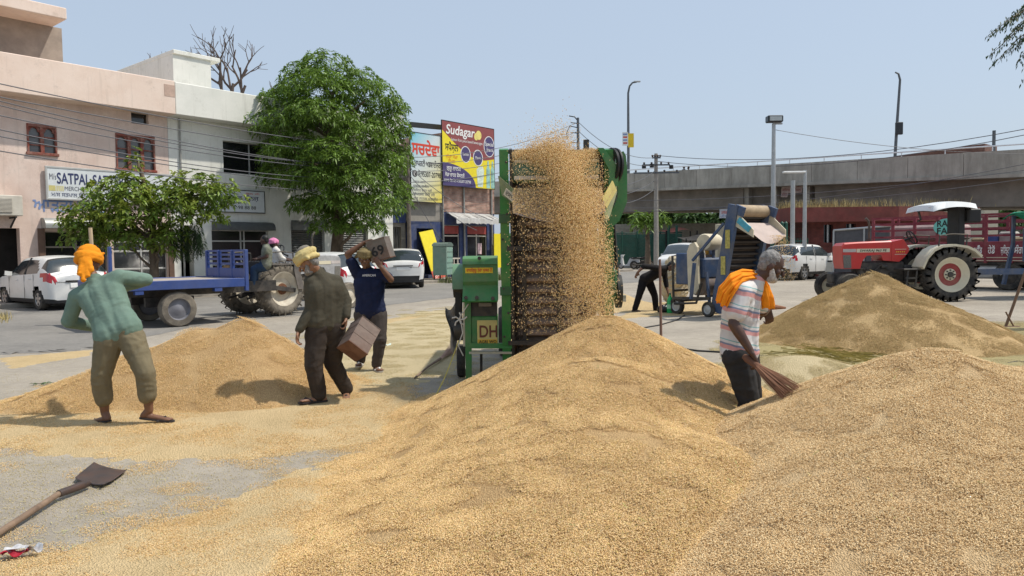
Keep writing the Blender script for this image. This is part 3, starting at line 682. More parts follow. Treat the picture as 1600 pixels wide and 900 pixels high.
# bird on the roof slab
bd = gp(0, 0); bpos = fac(10, 11, .0)
bird = thing('pigeon', 'dark pigeon perched on the edge of the pink roof slab', 'bird', fm(sl[0] - 3.05, .1, rt[1] + .42), F_RZ)
q = MB(); q.tube([(-.18, 0, .06), (-.1, 0, .1), (0, 0, .13), (.09, 0, .17), (.12, 0, .22), (.17, 0, .25), (.2, 0, .25), (.24, 0, .245)], [.012, .035, .07, .065, .04, .042, .03, .005], 10); q.build('body', mat('bird_grey', (.04, .045, .06), var=.3), bird, smooth=60)
for s in (-.02, .02): q = MB(); q.tube([(0, s, .0), (.0, s, .08)], .008, 5); q.build('leg', REDI, bird)
# ================================================================== flyover
A_ = Vector((27.8, 40, 0)); B_ = Vector((10.4, 60, 0)); L_ = (B_ - A_).length
FDX = (B_ - A_).normalized(); FNX = Vector((FDX.y, -FDX.x, 0))          # along (to the left, away) and away from the viewer
if FNX.y < 0: FNX = -FNX
def fo(t, out=0.0):
    """point on the near face of the flyover, t metres from the right end of the view"""
    return A_ + FDX * t + FNX * out
def ztop(t): return 6.62 + 0.038 * t
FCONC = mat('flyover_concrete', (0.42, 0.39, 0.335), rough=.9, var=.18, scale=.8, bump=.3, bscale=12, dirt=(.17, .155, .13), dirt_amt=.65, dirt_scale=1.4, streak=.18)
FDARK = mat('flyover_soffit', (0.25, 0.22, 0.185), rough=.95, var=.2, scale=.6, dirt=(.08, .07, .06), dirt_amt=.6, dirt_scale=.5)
fl = thing('flyover', 'long grey concrete flyover with panelled parapet crossing behind the market yard', 'flyover')
T0, T1 = -45.0, 62.0
def slab(mb, t0, t1, o0, o1, dz0, dz1):
    vs = []
    for t in (t0, t1):
        for o, z in ((o0, dz0), (o1, dz0), (o1, dz1), (o0, dz1)):
            p = fo(t, o); vs.append((p.x, p.y, ztop(t) + z))
    mb.add(vs, [(0, 1, 2, 3), (7, 6, 5, 4), (0, 4, 5, 1), (1, 5, 6, 2), (2, 6, 7, 3), (3, 7, 4, 0)])
t = T0; k = 0; base_panel = None
while t < T1:
    q = MB(); slab(q, t + .012, t + 2.988, 0 + random.uniform(0, .012), .2, -1.30, 0); q.build('parapet_panel', FCONC, fl); t += 3.0
q = MB(); slab(q, T0, T1, -.12, 9, -1.5, -1.303); q.build('deck_slab', FCONC, fl)
q = MB(); slab(q, T0, T1, 8.6, 8.8, -1.3, 0); q.build('far_parapet', FCONC, fl)
# box girders, broken over the piers
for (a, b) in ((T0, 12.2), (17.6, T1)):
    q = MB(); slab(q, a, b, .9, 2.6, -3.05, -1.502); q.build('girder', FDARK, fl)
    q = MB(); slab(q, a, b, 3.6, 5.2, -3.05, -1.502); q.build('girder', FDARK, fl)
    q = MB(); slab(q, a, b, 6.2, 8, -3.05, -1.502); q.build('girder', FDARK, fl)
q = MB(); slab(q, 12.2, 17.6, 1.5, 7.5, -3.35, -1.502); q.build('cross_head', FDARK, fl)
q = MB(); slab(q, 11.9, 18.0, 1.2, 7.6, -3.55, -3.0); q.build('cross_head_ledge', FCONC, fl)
for tt in (12.6, 15.0, 17.2): q = MB(); slab(q, tt, tt + .35, .95, 1.48, -3.0, -1.505); q.build('bearing_post', FCONC, fl)
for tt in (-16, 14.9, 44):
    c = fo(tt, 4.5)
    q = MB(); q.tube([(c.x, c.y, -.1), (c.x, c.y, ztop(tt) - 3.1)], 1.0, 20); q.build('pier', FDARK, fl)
rl = MB()
for o, z in ((.1, .28),):
    pts_ = [fo(t) + FNX * o + Vector((0, 0, ztop(t) + z)) for t in np.arange(T0, T1, 3)]; rl.tube(pts_, .045, 6)
for t in np.arange(T0 + 1, T1, 2.4): p = fo(t, .1); rl.tube([(p.x, p.y, ztop(t)), (p.x, p.y, ztop(t) + .28)], .03, 5)
RAILW = mat('rail_white', (.72, .74, .76), rough=.4, var=.05); rl.build('hand_rail', RAILW, fl)
# things up on the flyover
def on_fly(px, py, out):
    d = ray(px, py); o = Vector((0, 0, CAM_H)); p0 = fo(0, out); t = (p0 - o).dot(FNX) / d.dot(FNX); p = o + d * t
    return p, (p - A_).dot(FDX)
PMET = mat('pole_grey', (.12, .13, .14), rough=.5, metal=.4, var=.2)
POLE_W = mat('galvanised_pole', (.42, .43, .43), rough=.45, metal=.5, var=.1)
p, t = on_fly(982, 272, .5); b0 = ztop(t) - 1.3; top, _ = on_fly(984, 128, .5)
lp = thing('street_lamp', 'tall slim curved lamp on the flyover carrying a small white and yellow placard', 'street lamp', (p.x, p.y, b0))
h = top.z - b0
q = MB(); q.tube([(0, 0, 0), (0, 0, h * .72), (.0, 0, h * .9), (.12, -.02, h * .965), (.36, -.05, h * .995), (.7, -.1, h)], [.13, .1, .085, .075, .07, .06], 8); q.build('post', PMET, lp)
q = MB(); q.box(.45, 1.0, -.18, .02, h - .02, h + .09, bev=.02); q.build('lamp_head', POLE_W, lp)
fp_ = thing('placard', 'small white and yellow placard tied to the flyover lamp', 'placard', (p.x, p.y, 0)); zc = on_fly(985, 217, .5)[0].z
q = MB(); q.box(-.52, -.05, -.2, -.17, zc - .55, zc + .55); q.build('white_half', WHI, fp_); q = MB(); q.box(-.05, .42, -.2, -.17, zc - .7, zc + .45); q.build('yellow_half', YEL, fp_)
for i in range(4): q = MB(); q.box(-.46, -.12, -.21, -.201, zc - .4 + .24 * i, zc - .28 + .24 * i); q.build('printed_line', SKYB if i % 2 else REDI, fp_)
p, t = on_fly(1397, 236, .5); top, _ = on_fly(1404, 112, .5); b0 = ztop(t) - 1.3
lp = thing('lamp_post', 'tilted dark lamp post with a box on it at the flyover rail', 'lamp post', (p.x, p.y, b0)); h = top.z - b0; dx = .30
q = MB(); q.tube([(0, 0, 0), (dx * .5, 0, h * .5), (dx, 0, h * .93), (dx - .1, 0, h * .985), (dx - .3, 0, h)], [.1, .09, .07, .06, .05], 8); q.build('post', PMET, lp)
zb_ = h * .46; q = MB(); q.box(dx * .3 - .12, dx * .3 + .3, -.3, -.1, zb_ - .3, zb_ + .45, bev=.03); q.build('junction_box', mat('box_dark', (.04, .045, .05)), lp)
pipe, t = on_fly(1553, 218, 2.0)
q = thing('vent_pipe', 'short dark upright pipe on a parked lorry load on the flyover', 'pipe', (pipe.x, pipe.y, ztop(t) - 1.3)); m_ = MB(); m_.tube([(0, 0, 0), (0, 0, on_fly(1553, 204, 2.0)[0].z - ztop(t) + 1.3)], .09, 8); m_.build('pipe_body', PMET, q)
lt, t = on_fly(1490, 226, 3.0); ld = thing('lorry_load', 'brown covered lorry load seen over the flyover parapet', 'lorry', (lt.x, lt.y, ztop(t) - 1.3), atan2(FDX.y, FDX.x))
tz_ = on_fly(1550, 220, 3.0)[0].z - ztop(t) + 1.3; q = MB(); q.prism([(-2.0, 0), (3.0, 0), (3.0, tz_ - .45), (-.6, tz_ - .3), (-2.0, tz_ - .25)], -1.1, 1.1, axis='y'); q.build('cargo_body', mat('lorry_brown', (.16, .08, .06), var=.3, rough=.8), ld)
for x in (-2.4, 2.2): q = MB(); q.lathe([(.4, -1.15), (.45, -1.0), (.45, 1.0), (.4, 1.15)], 16, Matrix.Translation((x, 0, .0)) @ Matrix.Rotation(pi / 2, 4, 'Z')); q.build('wheel', BLK, ld)
# banners on the pier head and under the flyover
def cloth_banner(px, out, label, lines, m=None, torn=False):
    P = [on_fly(*c, out)[0] for c in px]; r = thing('banner', label, 'banner', P[3])
    x = (P[1] - P[0]); w = x.length; h = (P[0] - P[3]).length; q = MB()
    M = frame((0, 0, 0), x, (0, 0, 1))
    def fn(u, v): return M @ Vector((u * w, v * h, .03 * sin(u * 9) + .02 * sin(v * 7 + u * 4)))
    if torn: q.add([M @ Vector(c) for c in ((0, 0, 0), (w * .3, 0, 0), (w * .35, h * .3, .02), (w * .6, h * .28, .02), (w * .95, h * .34, .02), (w, h, 0), (.0, h, 0))], [(0, 1, 2, 3, 4, 5, 6)])
    else: q.grid(fn, 16, 4)
    q.build('cloth', m or mat('banner_cloth', (.55, .52, .52), var=.1), r)
    for s, u, v, hh, ww, mm in lines: text(s, mm, r, M @ Matrix.Translation((u * w, v * h, .05)), hh * h, ww * w)
    return r
cloth_banner(((1220, 286), (1254, 286), (1254, 308), (1220, 308)), .8, 'torn pinkish banner hanging on the pier head of the flyover', [('ਸਰਕਾਰੀ ਮੰਡੀ', .06, .72, .2, .85, MAROON), ('ਕਿਸਾਨ ਯੂਨੀਅਨ', .06, .42, .18, .85, MAROON), ('ਜ਼ਿਲ੍ਹਾ', .05, .1, .18, .25, MAROON)], mat('pink_banner', (.46, .36, .33), var=.12), torn=True)
cloth_banner(((1124, 327), (1187, 325), (1187, 339), (1124, 341)), -.4, 'faded white banner with red and blue letters under the flyover', [('SPEED BRAKES MOTORS', .06, .5, .28, .86, REDI), ('ਜੀ ਆਇਆਂ ਨੂੰ', .06, .1, .25, .4, SKYB)], mat('pale_banner', (.56, .55, .58), var=.08))

# ================================================================== utility poles and lamps on the ground
CPOLE = mat('concrete_pole', (.34, .31, .27), rough=.9, var=.15, bump=.2)
def ut_pole(px, ytop, Y, label, r=.13, arms=(), m=None, lean=0.0):
    p = at(px, ytop, Y); o = thing('utility_pole', label, 'utility pole', (p.x, Y, 0)); q = MB()
    q.tube([(0, 0, 0), (lean, 0, p.z)], [r * 1.3, r * .8], 10); q.build('post', m or CPOLE, o)
    for (z, w) in arms:
        q = MB(); q.box(-w, w, -.15, -.08, p.z - z - .05, p.z - z + .05); q.build('cross_arm', PMET, o)
        for x in (-w * .9, -w * .35, w * .35, w * .9): q = MB(); q.tube([(x, -.115, p.z - z + .05), (x, -.115, p.z - z + .16), (x, -.115, p.z - z + .2)], [.05, .085, .03], 8); q.build('insulator', mat('insulator', (.08, .06, .05)), o)
    return o, p
up1, P1 = ut_pole(1025, 240, 52, 'concrete utility pole with cross arms and dark insulators before the flyover', .15, ((.8, .95), (1.35, 1.6), (.3, .3)))
q = MB()
for x, z in ((-.9, .8), (-.35, .75), (1.0, .85)): q.tube([(x, -.3, P1.z - z - .25), (x, -.3, P1.z - z + .0)], .15, 8)
q.build('transformer_drum', BLK, up1)
up2, P2 = ut_pole(903, 184, 46, 'dark pole with bent wires standing behind the green machine', .10, (), PMET)
q = MB(); q.tube([(0, 0, P2.z - .2), (-.2, 0, P2.z + .05), (-.55, 0, P2.z + .12)], .035, 6); q.tube([(-.05, 0, P2.z - .6), (-.5, 0, P2.z - .5), (-.7, 0, P2.z - .9), (-.68, 0, P2.z - 1.3)], .03, 6); q.build('loose_cable', BLK, up2)
for k in range(4): q = MB(); z = P2.z - .35 - .6 * k; q.tube([(-.45, -.05, z + .05), (.0, 0, z)], .03, 5); q.build('bracket', BLK, up2)
up3, P3 = ut_pole(637, 242, 35.5, 'rusty pole at the road edge touching the big tree', .09, (), mat('rusty_pole', (.17, .14, .12), var=.3, rough=.8))
fp = at(1209, 190, 37); fl_ = thing('floodlight_pole', 'tall grey floodlight pole with green foot beside the red building', 'floodlight pole', (fp.x, 37, 0))
zg = at(1209, 345, 37).z
q = MB(); q.tube([(0, 0, zg), (0, 0, fp.z - .1)], [.12, .09], 12); q.build('post', POLE_W, fl_, smooth=40)
GRN = mat('dark_green_paint', (.02, .085, .06), rough=.5, var=.2)
q = MB(); q.tube([(0, 0, .3), (0, 0, zg)], [.14, .125], 12); q.build('green_foot', GRN, fl_, smooth=40)
q = MB(); q.box(-.2, .2, -.2, .2, 0, 1.4, bev=.03); q.build('white_plinth', WHI, fl_)
q = MB(); q.box(-.38, .38, -.3, .15, fp.z - .06, fp.z + .27, Matrix.Rotation(.12, 4, 'Y') if 0 else None, bev=.04); q.build('flood_lamp', mat('lamp_black', (.02, .025, .03), rough=.3), fl_)
q = MB(); q.box(-.3, .3, -.315, -.301, fp.z, fp.z + .21); q.build('lens', mat('lamp_lens', (.45, .48, .47), rough=.15), fl_)
q = MB(); q.box(-.04, .42, -.05, .05, fp.z - .14, fp.z - .06); q.build('bracket', POLE_W, fl_)
l1 = at(1258, 266, 33.5); lo = thing('street_lamp', 'galvanised street lamp with one long flat arm in front of the red building', 'street lamp', (l1.x, 33.5, 0))
q = MB(); q.tube([(0, 0, 0), (0, 0, l1.z)], [.1, .075], 10); q.build('post', POLE_W, lo, smooth=40)
q = MB(); q.box(-1.0, .0, -.1, .1, l1.z - .12, l1.z - .04, bev=.02); q.build('lamp_head', WHI, lo)
l2 = at(1239, 282, 34.5); lo2 = thing('sign_post', 'plain grey post without any arm beside the street lamp', 'post', (l2.x, 34.5, 0)); q = MB(); q.tube([(0, 0, 0), (0, 0, l2.z)], .1, 10); q.build('post', POLE_W, lo2, smooth=40)

# ================================================================== overhead wires
WIRE = mat('wire_grey', (.11, .11, .12), rough=.6)
def wire(p, q, sag, r, label, group):
    n = 14; b = MB(); pts = [p.lerp(q, k / n) - Vector((0, 0, sag * 4 * (k / n) * (1 - k / n))) for k in range(n + 1)]
    b.tube(pts, r, 5); o = b.build('overhead_wire', WIRE, None); return tag(o, label, 'wire', group)
ORD = ('topmost', 'second', 'third', 'fourth', 'fifth', 'sixth', 'seventh', 'lowest')
for k, (y0, y1, s, Y0, Y1) in enumerate(((118, 232, .3, 16, 35.5), (140, 247, .25, 16, 35.5), (143, 262, .45, 16, 35.5), (150, 255, .55, 16, 35.5), (168, 265, .4, 16, 35.5), (190, 276, .5, 16, 35.5), (202, 290, .35, 16, 35.5), (226, 300, .35, 16, 35.5))):
    wire(at(-60, y0, Y0), at(637, y1, Y1), s, .014, ORD[k] + ' of the wires crossing before the pink building, counted at the left edge', 'wires before the shop fronts')
for k, (y0, y1) in enumerate(((246, 192), (256, 206), (268, 218), (285, 231))): wire(at(637, y0, 35.5), at(900, y1, 46), .5, .016, ('topmost', 'second', 'third', 'lowest')[k] + ' wire from the rusty pole to the dark pole', 'wires behind the machine')
for k, (y0, y1) in enumerate(((192, 246), (206, 258))): wire(at(905, y0, 46), at(1025, y1, 52), .7, .018, ('upper', 'lower')[k] + ' wire from the dark pole to the cross arm pole', 'wires at the cross arm pole')
for k, (y0, y1, s) in enumerate(((243, 186, .9), (252, 194, 1.0))): wire(at(1027, y0, 52), at(1680, y1, 34), s, .02, ('upper', 'lower')[k] + ' wire of the pair rising across the sky before the flyover', 'wires before the flyover')
for k, (y0, y1, s) in enumerate(((285, 255, .5), (296, 268, .6), (303, 240, .7))): wire(at(960, y0 + 28, 50), at(1680, y1, 36), s, .018, ('upper', 'middle', 'lowest')[k] + ' pale wire strung along the dark flyover girder, by its left end', 'low wires before the flyover')
for k, (x1, y1) in enumerate(((960, 318), (948, 305), (955, 290))): wire(at(1022, 268 + (y1 - 290), 52), at(x1, y1, 45), .3, .022, ('lowest', 'middle', 'upper')[k] + ' drooping cable from the cross arm pole to the green machine side', 'drooping cables')
wire(at(1212, 203, 37), at(1690, 240, 38), .4, .014, 'thin wire from the floodlight pole going off to the road', 'floodlight wire')
for k, (x0, y0, x1, y1) in enumerate(((641, 275, 745, 360), (641, 290, 700, 385), (640, 262, 770, 345))): wire(at(x0, y0, 35.4), at(x1, y1, 37.0 if x1 > 720 else 36), .3, .016, 'slack cable slanting before the hoardings, ' + ('ending above the shop door', 'ending on the blue side wall', 'ending at the awning')[k], 'slanting cables')

# ================================================================== red building, fence and yard behind
RB = brick_mat('red_painted_brick', (.12, .032, .025), (.155, .042, .033), (.09, .03, .027), 2.6)
RSL = mat('red_slab_paint', (.19, .05, .042), rough=.85, var=.3, scale=2, dirt=(.10, .05, .04), dirt_amt=.6, dirt_scale=1.3)
Yr = 37.0
def rp(px, py): q = at(px, py, Yr); return q
c0 = rp(1262, 380); c1 = rp(1386, 380); e0 = rp(1222, 336); rr = thing('red_building', 'low red brick building with flat overhanging red roof slab', 'building', (c0.x, Yr, 0))
W_ = c1.x - c0.x; zs0, zs1 = rp(1300, 347).z, rp(1300, 325).z
wA = [(rp(x0, 380).x - c0.x, rp(x1, 380).x - c0.x, rp(1300, y1).z, rp(1300, y0).z) for x0, y0, x1, y1 in ((1287, 351, 1302, 379), (1322, 350, 1337, 379))]
q = MB(); wall_holes(q, 0, W_, 0, zs0, wA, 0, .3); q.box(.02, W_ + 4.8, 1.6, 6, 0, zs0 - .01); q.quad((0, 0, 0), (0, 6, 0), (0, 6, zs0), (0, 0, zs0))
q.quad((W_, 0, 0), (W_ + 5, 2.0, 0), (W_ + 5, 2.0, zs0), (W_, 0, zs0)); q.build('wall', RB, rr)
q = MB(); q.prism([(e0.x - c0.x, -.9), (W_ + .1, -.9), (W_ + 5.4, 1.2), (W_ + 5.4, 7), (e0.x - c0.x, 7)], zs0, zs1, axis='z'); q.build('roof_slab', RSL, rr)
for a in wA: w_ = MB(); w_.box(a[0], a[1], .25, .27, a[2], a[3]); f = w_.build('window', DPANE, rr); w_ = MB(); m = (a[0] + a[1]) / 2; w_.box(m - .03, m + .03, .1, .16, a[2], a[3]); w_.build('window_bar', POLE_W, f)
# dry grass on that roof
def blades(n, fn, h0, h1, w, lean=.35):
    V, F = [], []
    for i in range(n):
        x, y, z = fn(); a = random.uniform(0, 2 * pi); h = random.uniform(h0, h1); l = h * random.uniform(0, lean); c, s = cos(a), sin(a); b = a + random.uniform(-1, 1)
        k = len(V); V += [(x - w * c, y - w * s, z), (x + w * c, y + w * s, z), (x + l * .4 * cos(b) + w * .7 * c, y + l * .4 * sin(b) + w * .7 * s, z + h * .6), (x + l * cos(b), y + l * sin(b), z + h)]
        F += [(k, k + 1, k + 2), (k, k + 2, k + 3)]
    return np.array(V), np.array(F)
DRY = mat('dry_grass', (.42, .34, .15), rough=.9, var=.2, island=.4)
V, F = blades(1500, lambda: (e0.x - c0.x + abs(random.gauss(0, 1)) * 3.0 + .1 if random.random() < .75 else random.uniform(0, W_ + 4), random.uniform(-.85, 1.5), zs1), .12, .55, .014)
ro = link('dry_grass', mesh_np('dry_grass', V, F, DRY), None, (c0.x, Yr, 0)); tag(ro, 'dry yellow grass growing on the flat roof of the red building', 'grass', kind='stuff')
# iron sheet fence between red building and lorry
fe = thing('sheet_fence', 'grey chain fence running in front of the red building behind the red tractor', 'fence', (0, 0, 0))
pa, pb_ = at(1302, 360, 33), at(1400, 352, 31); MESHM = mat('grey_mesh', (.10, .10, .11), rough=.7, var=.15, metal=.2)
q = MB(); q.add([(pa.x, 33, 0.1), (pb_.x, 31, 0.1), (pb_.x, 31, pb_.z), (pa.x, 33, pa.z)], [(0, 1, 2, 3)]); q.build('mesh_panel', MESHM, fe)
q = MB(); q.tube([(pa.x, 32.95, pa.z), (pb_.x, 30.95, pb_.z)], .05, 6); q.build('top_rail', POLE_W, fe)
for k in range(3): q = MB(); p = pa.lerp(pb_, k / 2); q.tube([(p.x, p.y - .06, 0), (p.x, p.y - .06, p.z)], .045, 6); q.build('post', POLE_W, fe)
# green gate posts beside the floodlight
for k, (px, w) in enumerate(((1222, .12), (1228, .12))):
    p = at(px, 346, 36); o = thing('gate_post', ('green round topped gate post next to the floodlight pole', 'green round topped gate post nearer the red building')[k], 'gate post', (p.x, 36, 0), group='green gate posts')
    q = MB(); q.tube([(0, 0, 0), (0, 0, p.z - .08), (0, 0, p.z)], [.09, .09, .03], 10); q.build('post', GRN, o); 
gt = thing('railing_gate', 'dark green railing gate between the gate posts and the red building', 'gate', (at(1231, 400, 36.4).x, 36.4, 0))
gw = at(1262, 400, 36.4).x - at(1231, 400, 36.4).x; gz = at(1240, 372, 36.4).z
for k in range(9): q = MB(); x = gw * k / 8; q.tube([(x, 0, .15), (x, 0, gz)], .022, 6); q.build('bar', GRN, gt)
for z in (.3, gz - .15): q = MB(); q.box(0, gw, -.02, .02, z - .03, z + .03); q.build('rail', GRN, gt)
# far green corrugated fence with gate
YF = 57.0
x0, x1 = at(925, 400, YF).x, at(1066, 400, YF).x; zf = at(1000, 366, YF).z; ff = thing('corrugated_fence', 'dark green corrugated sheet fence with diagonal ribs behind the scooter', 'fence', (x0, YF, 0))
GSH = mat('green_sheet', (.035, .12, .085), rough=.6, var=.25, scale=1.5, dirt=(.12, .13, .1), dirt_amt=.4)
W_ = x1 - x0; n = 6
for i in range(n):
    a, b = W_ * i / n, W_ * (i + 1) / n; q = MB()
    q.box(a + .03, b - .03, 0, .04, .15, zf); q.build('sheet_panel', GSH, ff)
    q = MB(); up = i % 2
    for k in range(9):
        z_ = .3 + (zf - .4) * k / 9; c, d = (a + .1, b - .1)
        q.bar((c, -.02, z_ if up else z_ + .5), (d, -.02, z_ + .5 if up else z_), .05, .03)
    q.build('diagonal_rib', GSH, ff)
    q = MB(); q.tube([(a, -.05, 0), (a, -.05, zf + .25)], .06, 6); q.build('post', GRN, ff)
q = MB(); q.tube([(0, 0, zf + .1), (W_, 0, zf + .1)], .04, 6); q.build('top_rail', GRN, ff)
gp_ = at(1050, 352, 56); go = thing('gate_post', 'pair of tall green tubes at the end of the corrugated fence', 'gate post', (gp_.x, 56, 0))
for x in (-.25, .35): q = MB(); q.tube([(x, 0, 0), (x, 0, gp_.z)], .1, 8); q.build('tube', GRN, go)
# pale compound wall, hut roofs and stall beyond the fence
cw = thing('compound_wall', 'pale plaster wall behind the green fence and stalls', 'wall', (0, 62, 0)); xa, xb = at(940, 350, 62).x, at(1140, 350, 62).x
q = MB(); q.box(xa, xb, 0, .3, 0, at(1000, 350, 62).z, bev=.02); q.build('plaster_face', mat('wall_pale', (.36, .32, .25), var=.2, rough=.9, dirt=(.15, .13, .1), dirt_amt=.5), cw)
cw2 = thing('gate_pillar', 'cream plastered pillar behind the blue machine', 'pillar', (at(1132, 380, 44).x, 44, 0)); q = MB(); q.box(-.42, .42, 0, .5, 0, at(1132, 350, 44).z, bev=.02); q.build('plaster_face', mat('pillar_cream', (.55, .48, .34), var=.12), cw2)
for k, (px, py, w, m_, lab) in enumerate(((1060, 355, 2.6, (.42, .15, .11), 'low hut with a sagging red cloth roof behind the fence'), (1098, 366, 3.1, (.035, .032, .03), 'dark roofed tea stall beside the cream pillar'))):
    p = at(px, py, 52 if k else 58); st_ = thing('market_stall', lab, 'stall', (p.x, p.y, 0)); q = MB()
    def fn(u, v): return ((u - .5) * w, (v - .5) * 2.4, p.z - .35 * abs(u - .45) - .1 * sin(u * 7) - .25 * (1 - v))
    q.grid(fn, 12, 6); q.build('roof_cloth', mat('stall_roof_%d' % k, m_, var=.25, scale=3), st_)
    for x in (-.46, .46):
        for y in (-1.1, 1.1): q = MB(); q.tube([(x * w, y, 0), (x * w, y, p.z - .3)], .05, 6); q.build('post', BLK, st_)
    q = MB(); q.box(-w * .42, w * .42, -.3, .9, 0, 1.0); q.build('counter', mat('stall_counter', (.12, .09, .07), var=.3), st_)
    for i in range(5): q = MB(); x = -w * .3 + w * .13 * i; c = [(.6, .25, .04), (.55, .5, .45), (.35, .1, .3), (.6, .3, .05), (.2, .25, .4)][i]; q.lathe([(.02, 0), (.16, .03), (.19, .22), (.12, .4), (.02, .43)], 10, Matrix.Translation((x, .1, 1.0)) @ Matrix.Rotation(-pi / 2, 4, 'Y')); q.build('goods_bundle', mat('goods_%d' % i, c), st_)
rs = thing('red_canopy_stall', 'small kiosk under a red canopy between the grey posts', 'kiosk', (at(1247, 400, 42).x, 42, 0)); z = at(1247, 354, 42).z
q = MB(); q.prism([(-1.0, z - .25), (1.0, z - .25), (.9, z), (-.9, z)], -.8, .8, axis='y'); q.build('canopy', mat('canopy_red', (.55, .06, .04), var=.15), rs)
q = MB(); q.box(-.9, .9, -.7, .7, 0, 1.25); q.build('counter', mat('kiosk_counter', (.18, .12, .1), var=.2), rs)
for x in (-.85, .85): q = MB(); q.tube([(x, -.7, 1.2), (x, -.7, z - .2)], .04, 6); q.build('post', POLE_W, rs)
q = MB(); q.box(-.3, .3, -.2, .3, 1.25, 1.75, bev=.1); q.build('red_sack', mat('sack_red', (.45, .02, .06), var=.2), rs)
# far background masses under the flyover
fw = thing('far_shops', 'row of dim far shop fronts seen under the flyover at the right', 'shops', (0, 0, 0)); a, b = at(1120, 400, 75).x, at(1700, 400, 75).x
q = MB(); q.box(a, b, 75, 82, 0, 3.6); q.build('wall', mat('far_wall', (.09, .08, .07), var=.3, scale=.4), fw)
fb = thing('far_house', 'cream far house corner visible right of the red lorry', 'house', (0, 0, 0)); a, b = at(1538, 330, 66).x, at(1560, 330, 66).x
q = MB(); q.box(a, b, 66, 70, 0, 5.4); q.build('wall', mat('far_cream', (.5, .46, .36), var=.1), fb)

# ================================================================== trees
LEAF_A = mat('leaf_big_tree', (.14, .23, .036), rough=.45, var=.22, scale=.8, island=.42, spec=.35)
LEAF_B = mat('leaf_small_tree', (.14, .225, .038), rough=.45, var=.2, scale=1.0, island=.55, spec=.35, dirt=(.30, .30, .03), dirt_amt=.7, dirt_scale=1.4)
LEAF_C = mat('leaf_far', (.06, .115, .03), rough=.6, var=.25, scale=.5, island=.4)
LEAF_D = mat('leaf_dark', (.03, .06, .018), rough=.5, var=.25, scale=1, island=.4)
BARK = mat('bark', (.16, .12, .085), rough=.95, var=.3, scale=6, bump=.6, bscale=25)
BARKG = mat('bark_dry', (.12, .09, .075), rough=.95, var=.3, scale=6, bump=.4)
for lm in (LEAF_A, LEAF_B, LEAF_C, LEAF_D):     # thin leaves let some light through
    n, l = lm.node_tree.nodes, lm.node_tree.links; b = n['Principled BSDF']; tr = n.new('ShaderNodeBsdfTranslucent'); mx = n.new('ShaderNodeMixShader'); mx.inputs[0].default_value = .28
    src = b.inputs['Base Color'].links[0].from_socket; l.new(src, tr.inputs['Color']); l.new(b.outputs[0], mx.inputs[1]); l.new(tr.outputs[0], mx.inputs[2]); l.new(mx.outputs[0], n['Material Output'].inputs['Surface'])
def leaves_mesh(name, base, d, L, W, m, fold=.25, droop=.25):
    """base (n,3), direction d (n,3), lengths and widths (n): folded pointed leaves of 4 triangles"""
    n = len(base); d = d / np.linalg.norm(d, axis=1)[:, None]
    up = np.tile([0, 0, 1.0], (n, 1)) + RNG.normal(0, .35, (n, 3)); s = np.cross(d, up); s /= np.linalg.norm(s, axis=1)[:, None] + 1e-9; u = np.cross(s, d)
    L = L[:, None]; W = W[:, None]
    mid = base + d * L * .5; tip = base + d * L - np.array([0, 0, 1]) * L * droop
    a = mid + s * W * .5 + u * W * fold - np.array([0, 0, 1]) * L * droop * .25; b = mid - s * W * .5 + u * W * fold - np.array([0, 0, 1]) * L * droop * .25; c = mid - np.array([0, 0, 1]) * L * droop * .25
    V = np.stack([base, a, tip, b, c], 1).reshape(-1, 3); k = np.arange(n)[:, None] * 5
    F = np.concatenate([k + np.array([[0, 1, 4]]), k + np.array([[4, 1, 2]]), k + np.array([[0, 4, 3]]), k + np.array([[3, 4, 2]])], 0)
    return mesh_np(name, V, F, m)
def rand_dirs(n, zlo=-.3):
    v = RNG.normal(0, 1, (n * 3, 3)); v /= np.linalg.norm(v, axis=1)[:, None]; v = v[v[:, 2] > zlo]; return v[:n]
def rosettes(cent, radii, nros, nleaf, L, W, surf=.55, hollow=.35):
    """clumps: rosettes of leaves over the upper shell of every ellipsoid (cent, radii)"""
    B, D, LL, WW = [], [], [], []
    for c, r in zip(cent, radii):
        k = max(4, int(nros * (r[0] * r[1] * r[2]) ** (2 / 3.0)))
        v = rand_dirs(k, -.45); k = len(v); rad = np.where(RNG.random(k) < surf, RNG.uniform(.82, 1.08, k), RNG.uniform(hollow, .9, k))
        p = np.array(c) + v * np.array(r) * rad[:, None]
        for i in range(k):
            ax = v[i] + np.array([0, 0, .5]) + RNG.normal(0, .3, 3); ax /= np.linalg.norm(ax)
            t1 = np.cross(ax, RNG.normal(0, 1, 3)); t1 /= np.linalg.norm(t1); t2 = np.cross(ax, t1); a0 = RNG.uniform(0, 6.28)
            for q in range(nleaf):
                a = a0 + 2 * pi * q / nleaf + RNG.uniform(-.2, .2); dd = t1 * cos(a) + t2 * sin(a) + ax * RNG.uniform(.1, .55)
                B.append(p[i]); D.append(dd); LL.append(L * RNG.uniform(.7, 1.2)); WW.append(W * RNG.uniform(.8, 1.2))
    return np.array(B), np.array(D), np.array(LL), np.array(WW)
def limb_pts(p, q, n=6, wob=.12):
    p, q = Vector(p), Vector(q); d = (q - p).length
    return [p.lerp(q, k / n) + Vector((random.uniform(-1, 1), random.uniform(-1, 1), random.uniform(-.5, .5))) * wob * d * sin(pi * k / n) * .6 + Vector((0, 0, .10 * d * sin(pi * k / n))) for k in range(n + 1)]
